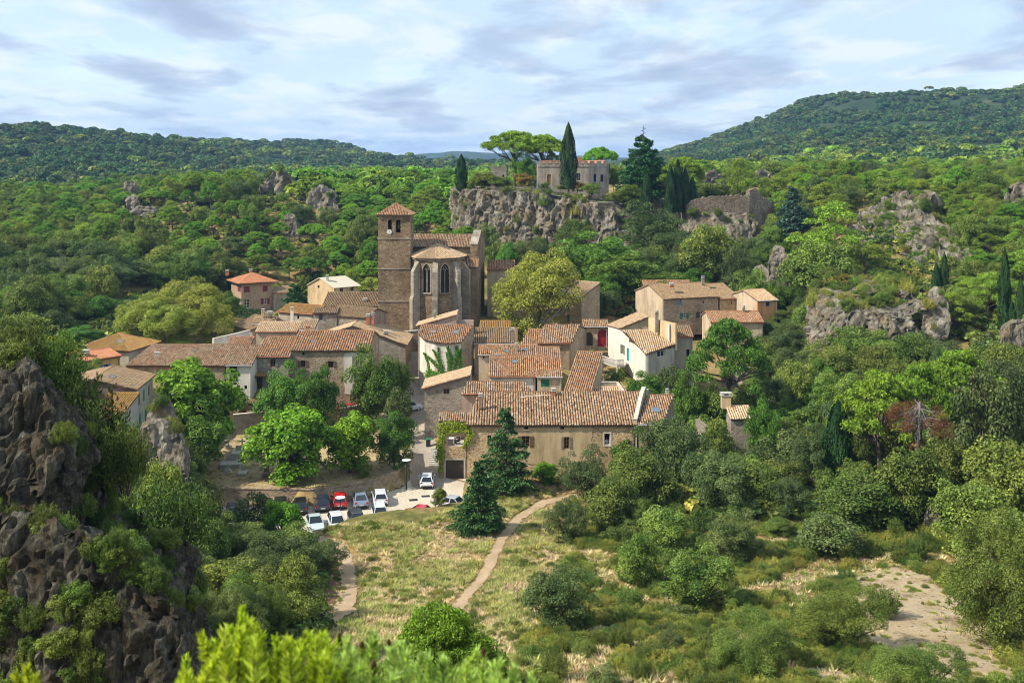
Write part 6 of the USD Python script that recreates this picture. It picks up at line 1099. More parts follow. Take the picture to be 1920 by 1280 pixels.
# ------------------------------------------------------------------ cars
def car(label, px, py, paint, heading=0.0, style='hatch', scale=1.0, z=None, Y=None, group=None, reverse=False):
    "A car on the ground under pixel (px, py) = the middle of its footprint; heading 0 points away from the camera, radians to the left."
    if Y is not None: p = np.array([(px - 960) / F * Y, Y, 0]); p[2] = g(p[0], p[1]) if z is None else z
    elif z is not None: q = GP(px, py, z); p = np.array([q[0], q[1], z])
    else: p = seen(px, py)
    x = thing('parked_car', label, 'car', group, loc=p + [0, 0, .03], rz=heading + (math.pi if reverse else 0), scale=scale, local=True)
    L, W = dict(hatch=(4.0, 1.74), coupe=(4.4, 1.78), wagon=(4.3, 1.76), sedan=(4.4, 1.76))[style]; h = L / 2
    # side profile: (y from tail to nose, lower edge z, shoulder z, half width)
    body = [(-h, .42, .70, .66), (-h + .10, .30, .86, .80), (-h + .5, .24, .92, .86), (-.6, .22, .93, .87), (.5, .22, .93, .87), (h - 1.0, .24, .88, .86), (h - .4, .26, .78, .82), (h - .08, .32, .66, .70), (h, .42, .58, .58)]
    V, n = [], 0; mb = MB(); ring = []
    for y, z0, z1, w in body: ring.append([(-w * .93, y, z0), (-w, y, z0 + .16), (-w, y, z1 - .10), (-w * .90, y, z1), (w * .90, y, z1), (w, y, z1 - .10), (w, y, z0 + .16), (w * .93, y, z0)])
    R_ = np.array(ring).reshape(-1, 3); k = 8; f = [[i * k + j, i * k + (j + 1) % k, (i + 1) * k + (j + 1) % k, (i + 1) * k + j] for i in range(len(body) - 1) for j in range(k)]
    mb.add(R_, np.array(f)); mb.poly(R_[:k][::-1]); mb.poly(R_[-k:])
    # cabin: lower ring and roof ring
    tl, rf, rb, nz = dict(hatch=(-h + .12, -h + .55, .35, 1.05), coupe=(-h + .55, -.55, .25, 1.05), wagon=(-h + .08, -h + .30, .40, 1.1), sedan=(-h + .85, -.75, .30, 1.1))[style]; rz_ = dict(hatch=1.46, coupe=1.32, wagon=1.60, sedan=1.42)[style]; wl, wr = .80, .60
    lo = np.array([(-wl, tl, .90), (wl, tl, .90), (wl, nz, .88), (-wl, nz, .88)]); mid = np.array([(-wr, rf, rz_ - .03), (wr, rf, rz_ - .03), (wr, rb, rz_), (-wr, rb, rz_)])
    top = np.array([(-wr * .8, rf + .25, rz_ + .03), (wr * .8, rf + .25, rz_ + .03), (wr * .8, rb - .2, rz_ + .04), (-wr * .8, rb - .2, rz_ + .04)])
    # roof skin and pillars are paint; the glass sits between, slightly proud
    roof = MB(); roof.add(np.vstack([mid, top]), [[0, 1, 5, 4], [1, 2, 6, 5], [2, 3, 7, 6], [3, 0, 4, 7], [4, 5, 6, 7]]); roof.add(np.vstack([lo, mid]), [[0, 1, 5, 4], [1, 2, 6, 5], [2, 3, 7, 6], [3, 0, 4, 7]]); v_, f_ = roof.arrays(); mb.add(v_, f_)
    bd = mesh('body', mb, paint, x, smooth=38)
    def pane(nm, a, b, c, d, ins=.10, parent=x):
        q = np.array([a, b, c, d], float); m_ = q.mean(0); q = m_ + (q - m_) * (1 - ins); nn = unit(np.cross(q[1] - q[0], q[2] - q[0])); nn = nn if np.dot(nn, m_ - [0, 0, 1.0]) > 0 else -nn; g_ = MB(); g_.slab(q, nn * .02); return mesh(nm, g_, 'car_glass', parent)
    pane('rear_window', lo[0], lo[1], mid[1], mid[0], .17); pane('windscreen', lo[2], lo[3], mid[3], mid[2], .10)
    for sd in (0, 1):
        a, d = (lo[1], lo[2]) if sd else (lo[3], lo[0]); b, c = (mid[2], mid[1]) if sd else (mid[0], mid[3]); e0, e1 = (a + d) / 2, (b + c) / 2
        if sd: pane('side_window', a, e0, e1, mid[1], .15); pane('side_window', e0, d, mid[2], e1, .15)
        else: pane('side_window', a, e0, e1, mid[3], .15); pane('side_window', e0, d, mid[0], e1, .15)
    for sx in (-1, 1):
        for sy in (-h + .75, h - .85):
            t_ = MB(); rr = np.array([[0, 0, 1.0], [0, 1, 0], [-1, 0, 0]]); l1 = MB(); l1.lathe([(.0001, -.10), (.20, -.10), (.31, -.07), (.32, 0), (.31, .07), (.20, .10), (.0001, .10)], 16); v_, f_ = l1.arrays(); t_.add(v_ @ rr.T + [sx * (W / 2 - .11), sy, .32], f_); wh_ = mesh('wheel', t_, 'rubber', x, smooth=40)
            l2 = MB(); l2.lathe([(.0001, .115 * sx), (.19, .112 * sx), (.20, .09 * sx)], 12); v_, f_ = l2.arrays(); r_ = MB(); r_.add(v_ @ rr.T * [1, 1, 1] + [sx * (W / 2 - .11) + 0, sy, .32], f_); mesh('rim', r_, 'galva', wh_)
        tl_ = MB(); tl_.box(np.array([sx * .64, -h + .085, .79]), (.26, .1, .17)); mesh('tail_light', tl_, 'tail_red', x); hl = MB(); hl.box(np.array([sx * .60, h - .15, .68]), (.28, .22, .13)); mesh('headlight', hl, 'lamp_clear', x)
        mi = MB(); mi.box(np.array([sx * .96, .72, .98]), (.18, .1, .13)); mesh('mirror', mi, paint, x)
    pl_ = MB(); pl_.box(np.array([0, -h - .005, .58]), (.5, .03, .11)); mesh('number_plate', pl_, 'plate_white', x); bu = MB(); bu.box(np.array([0, -h + .06, .42]), (1.35, .16, .16)); mesh('bumper', bu, 'plastic_dark', x); gr = MB(); gr.box(np.array([0, h - .03, .5]), (.9, .1, .13)); mesh('grille', gr, 'plastic_dark', x)
    if style == 'wagon':
        for sx in (-1, 1): rl_ = MB(); rl_.tube([(sx * .5, rf + .2, rz_ + .02), (sx * .5, rf + .3, rz_ + .09), (sx * .5, rb - .3, rz_ + .10), (sx * .5, rb - .2, rz_ + .04)], .02, 5); mesh('roof_rail', rl_, 'galva', x)
    return x
hd_ = .22
car('black hatchback alone at the left end of the car park', 436, 967, 'car_black', hd_, z=0.0); car('black car half hidden by the bush at the wall', 526, 956, 'car_black', hd_ + .05, z=0.0)
car('black hatchback third in the row against the wall', 563, 957, 'car_black', hd_, z=0.0); car('navy blue hatchback between black and red cars', 604.6, 952, 'car_navy', hd_, z=0.0); car('bright red hatchback in the row against the wall', 636.7, 947, 'car_red', hd_ - .04, z=0.0)
car('blue-grey coupe between the red and white cars', 675.5, 945, 'car_bluegrey', hd_, 'coupe', z=0.0); car('white hatchback at the right end of the row', 712.5, 941, 'car_white', hd_ - .03, z=0.0); car('white hatchback driving up the lane entrance', 800.5, 909, 'car_white', .06, z=0.0)
car('pale green car with dark roof facing the meadow', 590, 990, 'car_pale', hd_ + .1, 'sedan', z=0.0, reverse=True); car('white car half hidden by the meadow bank', 631, 990, 'car_white', hd_ + .1, z=0.0, reverse=True); car('dark grey car half hidden by the meadow bank', 669, 985, 'car_dark', hd_ + .1, z=0.0, reverse=True); car('white estate car with roof rails at the bank', 712.5, 975, 'car_white', hd_, 'wagon', z=0.0, reverse=True)
car('red car roof showing above the dry grass', 787, 972, 'car_red', hd_ + 1.2, 'sedan', z=0.0); car('silver car roof beside the dark conifer', 846, 953, 'car_silver', hd_ + .9, 'sedan', z=0.0); car('white hatchback parked across the upper lane', 768, 772, 'car_white', -1.15, Y=152); car('small red car behind the low stone wall', 655, 768, 'car_red', 1.3, Y=149.5)
car('dark vehicle parked in the left pine wood', 165, 505, 'car_dark', 1.3, 'wagon', Y=236)
for px, py, l in ((775, 937, 'dark drain grate right of the white cars'), (631, 962, 'drain grate behind the red car'), (798, 930, 'small drain cover before the lane')):
    q = GP(px, py, .03); dg = thing('drain_grate', l, 'drain cover', loc=(q[0], q[1], .03), rz=.2, local=True); m_ = MB(); m_.box(np.array([0, 0, .012]), (1.0, .7, .02)); mesh('frame', m_, 'plastic_dark', dg)
    for k in range(6): m_ = MB(); m_.box(np.array([-.4 + k * .16, 0, .03]), (.07, .6, .02)); mesh('bar', m_, 'iron', dg)
# ------------------------------------------------------------------ lamps, cemetery, people and small things
def lamp(label, px, py_top, X_, Y_):
    z0 = g(X_, Y_); zt = P(px, py_top, Y_)[2]; x = thing('street_lamp', label, 'street lamp', 'disc-topped lamps of the car park', loc=(X_, Y_, z0)); o = np.array([X_, Y_, 0])
    m_ = MB(); m_.lathe([(.09, z0), (.09, z0 + .8), (.055, z0 + .85), (.045, zt - .1)], 8, o); mesh('pole', m_, 'iron', x); d_ = MB(); d_.lathe([(.0001, zt + .10), (.30, zt + .09), (.55, zt + .02), (.56, zt - .02), (.30, zt - .05), (.0001, zt - .06)], 18, o); mesh('lamp_disc', d_, 'plate_white', x, smooth=40); n_ = MB(); n_.lathe([(.045, zt - .12), (.12, zt - .08), (.12, zt - .05)], 8, o); mesh('collar', n_, 'iron', x)
a = GP(762, 917, 0); lamp('disc-topped lamp post at the end of the retaining wall', 762, 862, a[0], a[1]); a = GP(638, 977, 0); lamp('disc-topped lamp post between the car rows', 638, 932, a[0], a[1])
def cross(label, px, py, h, Y):
    X = (px - 960) / F * Y; z = g(X, Y); x = thing('grave_cross', label, 'grave', 'stone crosses of the cemetery', loc=(X, Y, z)); b = MB(); b.box(np.array([X, Y, z + .15]), (.8, .6, .4)); b.box(np.array([X, Y, z + .42]), (.55, .42, .2)); mesh('plinth', b, 'cement', x); c_ = MB(); c_.box(np.array([X, Y, z + .5 + h / 2]), (.16, .14, h)); c_.box(np.array([X - .26, Y, z + .5 + h * .68]), (.36, .13, .15)); c_.box(np.array([X + .26, Y, z + .5 + h * .68]), (.36, .13, .15)); mesh('cross', c_, 'cement', x)
cross('tall pale stone cross on a grave plinth', 454, 862, 1.0, 134.5); cross('dark stone cross left of the tall pale cross', 428, 858, .9, 135); cross('low cross at the front of the cemetery', 427, 895, .6, 124.5); cross('leaning cross near the upper cemetery wall', 466, 850, .7, 137)
def tomb(label, px, py, sx, sy, hh, Y, look='cement'):
    X = (px - 960) / F * Y; z = g(X, Y); x = thing('tomb', label, 'grave', loc=(X, Y, z), rz=.12, local=True); b = MB(); b.box(np.array([0, 0, hh / 2 - .1]), (sx, sy, hh + .1)); mesh('base', b, look, x); s_ = MB(); s_.slab([(-sx / 2 - .06, -sy / 2 - .06, hh + .003), (sx / 2 + .06, -sy / 2 - .06, hh + .003), (sx / 2 + .06, sy / 2 + .06, hh + .003), (-sx / 2 - .06, sy / 2 + .06, hh + .003)], np.array([0, 0, .12])); mesh('slab', s_, 'mortar_pale', x); k = MB(); k.box(np.array([0, sy / 2 - .12, hh + .42]), (sx * .6, .15, .6)); mesh('headstone', k, look, x)
tomb('broad flat pale tomb at the left of the cemetery', 433, 883, 2.4, 1.9, .45, 127); tomb('grey tomb behind the broad flat tomb', 447, 865, 1.5, 1.8, .5, 131.5); tomb('small tomb beside the bright tree', 480, 868, 1.1, 1.7, .4, 131); tomb('dark tomb under the bright leafy tree', 505, 860, 1.2, 1.8, .5, 133, 'stone_grey'); tomb('grave slab near the cemetery edge', 455, 900, 1.0, 1.6, .25, 123.8); tomb('rounded grave stone before the bright tree', 499, 905, 1.0, .8, .5, 122.8, 'stone_grey')
# flowerpots, bin, table
def pot(label, p, flower, s=1.0):
    x = thing('flower_pot', label, 'flower pot', 'potted plants on the cream terrace', loc=p, scale=s, local=True); m_ = MB(); m_.lathe([(.14, 0), (.20, .30), (.23, .30), (.23, .36), (.19, .35)], 10); mesh('pot', m_, 'clay', x); rg = np.random.default_rng(int(p[0] * 100)); q = MB(); q.add(*clump_leaves([[0, 0, .55]], [.28], 90, .13, rg)); o_ = mesh('plant', q, flower, x); tone_of(o_, 4)
zt_ = 7.05
for k, (fx, fl_) in enumerate(zip((1128, 1135, 1142, 1148, 1153), ('leaf_vine', 'leaf_broad', 'leaf_oak', 'leaf_brown', 'leaf_bright'))): q = P(fx, 722, 143.2); pot(('yellow-green', 'dark green', 'olive green', 'reddish', 'bright green')[k] + ' potted plant on the cream terrace', np.array([q[0], 143.2, zt_]), fl_, 1.2)
tr = thing('terrace', 'small roof terrace with pots beside the patched roof', 'terrace', loc=(13.5, 143, zt_)); m_ = MB(); m_.box(np.array([14.0, 143.2, zt_ - .6]), (3.0, 2.6, 1.2)); mesh('terrace_slab', m_, 'cement', tr)
a = seen(803, 838); bi = thing('wheelie_bin', 'dark wheelie bin beside the lane steps', 'bin', loc=a, local=True); m_ = MB(); m_.slab([(-.28, -.3, .1), (.28, -.3, .1), (.28, .3, .1), (-.28, .3, .1)], np.array([0, 0, .9])); mesh('body', m_, 'plastic_dark', bi); m_ = MB(); m_.slab([(-.33, -.36, 1.02), (.33, -.36, 1.02), (.33, .36, 1.1), (-.33, .36, 1.1)], np.array([0, 0, .06])); mesh('lid', m_, 'paint_green', bi)
st = thing('steps', 'stone steps beside the garage', 'steps', loc=(*GP(814, 866, 1.0), .3), local=True)
for k in range(9): m_ = MB(); m_.box(np.array([.1, k * .36, k * .18]), (1.5, .40, .5)); mesh('step', m_, 'cement', st)
a = seen(1004, 884); tb = thing('picnic_table', 'round white table in the grass before the farmhouse', 'table', loc=a, local=True); m_ = MB(); m_.lathe([(.0001, .74), (.60, .74), (.62, .70), (.0001, .68)], 18); mesh('table_top', m_, 'plate_white', tb); m_ = MB(); m_.lathe([(.30, 0), (.06, .06), (.05, .70)], 10); mesh('pedestal', m_, 'plate_white', tb)
def cap_body(joints, bones, res=.03):
    mm = []
    for a, b in bones:
        (pa, ra), (pb, rb) = joints[a], joints[b]; mm.append(manifold3d.Manifold.batch_hull([manifold3d.Manifold.sphere(ra, 14).translate(list(pa)), manifold3d.Manifold.sphere(rb, 14).translate(list(pb))]))
    m = manifold3d.Manifold.batch_boolean(mm, manifold3d.OpType.Add).refine_to_length(res).to_mesh(); t = trimesh.Trimesh(np.array(m.vert_properties[:, :3]), np.array(m.tri_verts)); return trimesh.smoothing.filter_taubin(t, iterations=8)
plain('skin', (0.45, 0.27, 0.19), .6); plain('hair_dark', (0.03, 0.022, 0.018), .7); plain('hair_grey', (0.5, 0.48, 0.46), .8); plain('cloth_white', (0.7, 0.69, 0.66), .9); plain('cloth_navy', (0.02, 0.025, 0.045), .9)
def person(label, base, rz, pose, top, bottom, hair):
    x = thing('person', label, 'person', loc=base, rz=rz, local=True); J = {}
    hip = .50 if pose == 'sit' else .92; tz = hip
    J.update(pel=((0, 0, tz), .15), ch=((0, .02, tz + .36), .165), nk=((0, .03, tz + .56), .06), hd=((0, .05, tz + .70), .095), hd2=((0, .08, tz + .64), .07))
    for s, n in ((-1, 'l'), (1, 'r')):
        J[n + 'sh'] = ((s * .19, .02, tz + .47), .07); J[n + 'el'] = ((s * .25, .16, tz + .22), .048); J[n + 'wr'] = ((s * .16, .38, tz + .20), .036); J[n + 'hp'] = ((s * .10, 0, tz - .04), .10)
        if pose == 'sit': J[n + 'kn'] = ((s * .12, .45, tz), .07); J[n + 'an'] = ((s * .12, .47, .09), .05); J[n + 'ft'] = ((s * .13, .66, .05), .045)
        else: J[n + 'kn'] = ((s * .10, .03, .50), .068); J[n + 'an'] = ((s * .10, 0, .09), .05); J[n + 'ft'] = ((s * .11, .18, .05), .045)
    B = [('pel', 'ch'), ('ch', 'nk'), ('nk', 'hd'), ('hd', 'hd2')]
    for n in 'lr': B += [('ch', n + 'sh'), (n + 'sh', n + 'el'), (n + 'el', n + 'wr'), ('pel', n + 'hp'), (n + 'hp', n + 'kn'), (n + 'kn', n + 'an'), (n + 'an', n + 'ft')]
    for s, n in ((-1, 'l'), (1, 'r')):
        w = np.array(J[n + 'wr'][0]); J[n + 'pm'] = (tuple(w + [0, .08, 0]), .034); B.append((n + 'wr', n + 'pm'))
        for k in range(4): a1 = w + [s * (k - 1.5) * -.018, .11, 0]; b1 = a1 + [0, .055 - .008 * abs(k - 1.3), -.02]; J[f'{n}f{k}'] = (tuple(a1), .010); J[f'{n}g{k}'] = (tuple(b1), .008); B.append((f'{n}f{k}', f'{n}g{k}')); B.append((n + 'pm', f'{n}f{k}'))
        J[n + 'th'] = (tuple(w + [-s * .05, .09, 0]), .010); B.append((n + 'pm', n + 'th'))
    mesh('body', cap_body(J, B), 'skin', x, smooth=True); grow = lambda keys, d: {k: (J[k][0], J[k][1] + d) for k in keys}
    mesh('shirt', cap_body({**grow(('pel', 'ch', 'lsh', 'rsh', 'lel', 'rel'), .018)}, [('pel', 'ch'), ('ch', 'lsh'), ('ch', 'rsh'), ('lsh', 'lel'), ('rsh', 'rel'), ('lsh', 'rsh')]), top, x, smooth=True)
    mesh('trousers', cap_body({**grow(('pel', 'lhp', 'rhp', 'lkn', 'rkn', 'lan', 'ran'), .014)}, [('pel', 'lhp'), ('pel', 'rhp'), ('lhp', 'lkn'), ('rhp', 'rkn'), ('lkn', 'lan'), ('rkn', 'ran')]), bottom, x, smooth=True)
    hz = tz + .70; hm = trimesh.creation.icosphere(2, .104); hm.apply_scale([1, 1.05, 1.0]); hm.apply_translation([0, .03, hz + .025]); v = hm.vertices; keep = (v[:, 2] > hz + .03) | (v[:, 1] < .02); hm.update_faces(keep[hm.faces].all(1)); mesh('hair', hm, hair, x, smooth=True)
    for s in (-1, 1): e = MB(); e.tm(trimesh.creation.icosphere(1, .014), trimesh.transformations.translation_matrix([s * .035, .138, hz - .002])); mesh('eye', e, 'iron', x); e = MB(); e.tm(trimesh.creation.icosphere(1, .028), trimesh.transformations.translation_matrix([s * .098, .045, hz - .01])); mesh('ear', e, 'skin', x)
    e = MB(); e.tm(trimesh.creation.icosphere(1, .018), trimesh.transformations.translation_matrix([0, .152, hz - .03])); mesh('nose', e, 'skin', x); e = MB(); e.box(np.array([0, .146, hz - .07]), (.05, .012, .012)); mesh('mouth', e, 'tail_red', x); return x
u_, ww_, zs_, hh_ = m1.front.rect(1132.8, 812.5, 1144, 834); wp = m1.front.pt(u_, zs_, .75); person('person in white leaning at the white framed window', (wp[0], wp[1], zs_ - .98), math.pi, 'stand', 'cloth_white', 'cloth_white', 'hair_dark'); fl2 = MB(); fl2.box(np.array([wp[0], wp[1] + .4, zs_ - 1.05]), (3, 2.0, .12)); mesh('floor', fl2, 'wood_dark', m1.x)
# someone sits in the loggia, facing the lane; white table and chair
zf_ = P(0, 840, 127.3)[2]; pz = P(856, 840, 129.3); person('person in dark clothes sitting at the table in the loggia', (pz[0] + .25, 129.2, zf_), 2.3, 'sit', 'cloth_navy', 'cloth_navy', 'hair_dark')
cha = thing('chair', 'white chair under the person in the loggia', 'chair', loc=(pz[0] + .25, 129.2, zf_), rz=2.3, local=True); m_ = MB(); m_.box(np.array([0, .08, .36]), (.46, .46, .05)); mesh('seat', m_, 'plate_white', cha); m_ = MB(); m_.box(np.array([0, -.19, .72]), (.46, .05, .55)); mesh('backrest', m_, 'plate_white', cha)
for sx in (-1, 1):
    for sy in (-.16, .30): m_ = MB(); m_.box(np.array([sx * .2, sy, .17]), (.05, .05, .34)); mesh('leg', m_, 'plate_white', cha)
tbl = thing('table', 'white table in the vine-covered loggia', 'table', loc=(pz[0] - .75, 129.3, zf_), local=True); m_ = MB(); m_.box(np.array([0, 0, .74]), (.9, .8, .05)); mesh('table_top', m_, 'plate_white', tbl)
for sx in (-1, 1):
    for sy in (-1, 1): m_ = MB(); m_.box(np.array([sx * .4, sy * .35, .36]), (.06, .06, .71)); mesh('leg', m_, 'plate_white', tbl)
def pylon(label, px, ptop, pbot, Y):
    X = (px - 960) / F * Y; z0 = g(X, Y); zt = P(px, ptop, Y)[2]; x = thing('power_pole', label, 'pole', loc=(X, Y, z0)); m_ = MB(); m_.lathe([(.32, z0 - .5), (.18, zt)], 8, np.array([X, Y, 0])); mesh('pole', m_, 'plate_white', x); m_ = MB(); m_.box(np.array([X, Y, zt - .5]), (2.6, .2, .2)); m_.box(np.array([X, Y, zt - 1.6]), (2.0, .2, .2)); mesh('crossarm', m_, 'galva', x)
pylon('white power pole standing before the left hills', 189.5, 357, 383, 390); pylon('distant pylon at the foot of the left ridge', 684, 315, 334, 620)
# the awning and board by the arched red door are left plain; a palm beside the church
pm = thing('palm_tree', 'green fan palm at the foot of the church apse', 'palm', loc=(*P(868, 0, 178)[:2], g(*P(868, 0, 178)[:2])), local=True); m_ = MB(); m_.tube([(0, 0, -.5), (0, 0, 1.0), (.05, 0, 2.0)], [.22, .2, .16], 8); mesh('trunk', m_, 'bark', pm); rg = np.random.default_rng(3)
for k in range(22):
    a = k * 2.399; el = rg.uniform(-.2, 1.2); L = rg.uniform(1.3, 1.8); t = np.linspace(0, 1, 8); sp = np.stack([np.cos(a) * L * t * math.cos(el * .6), np.sin(a) * L * t * math.cos(el * .6), 2.0 + L * t * math.sin(el) - 1.1 * t ** 2], 1); m_ = MB(); sd = np.array([-math.sin(a), math.cos(a), 0])
    for i in range(1, 8):
        for s in (-1, 1): ln = .55 * math.sin(math.pi * (.25 + .7 * t[i])); m_.add([sp[i - 1], sp[i], sp[i] + sd * s * ln + (sp[i] - sp[i - 1]) * .8 - [0, 0, .12]], [[0, 1, 2]])
    mesh('frond', m_, 'leaf_broad', pm)
# ------------------------------------------------------------------ trees one can point to
BUSY = shapely.union_all([shapely.MultiPoint(h.foot).convex_hull.buffer(.9) for h in HOUSES if h.foot and h.cat not in ('wall',)] + [PARK.buffer(.8), LANE.buffer(.5), PATH1.buffer(.5), PATH2.buffer(.5)] + BARE[:1])
BUSY_G = shapely.union_all([shapely.MultiPoint(h.foot).convex_hull.buffer(.5) for h in HOUSES if h.foot and h.cat not in ('wall',)] + [PARK.buffer(-.1), LANE.buffer(.1), PATH1.buffer(.45), PATH2.buffer(.4), BARE[4]] + BARE[:1])
BIG = []
def TA(kind, px, pt, w, Y, label, cat='tree', z=None, name=None, v=None, group=None):
    X = (px - 960) / F * Y
    if z is None: z = rtop(X, Y) if Y > 150 else g(X, Y)
    if Y < 70 and 'near' + kind in PROTO: kind = 'near' + kind
    BIG.append((X, Y, w / F * Y / 2)); return tree_at(kind, px, pt, w, Y, label, cat, group, name, z=z, v=v)
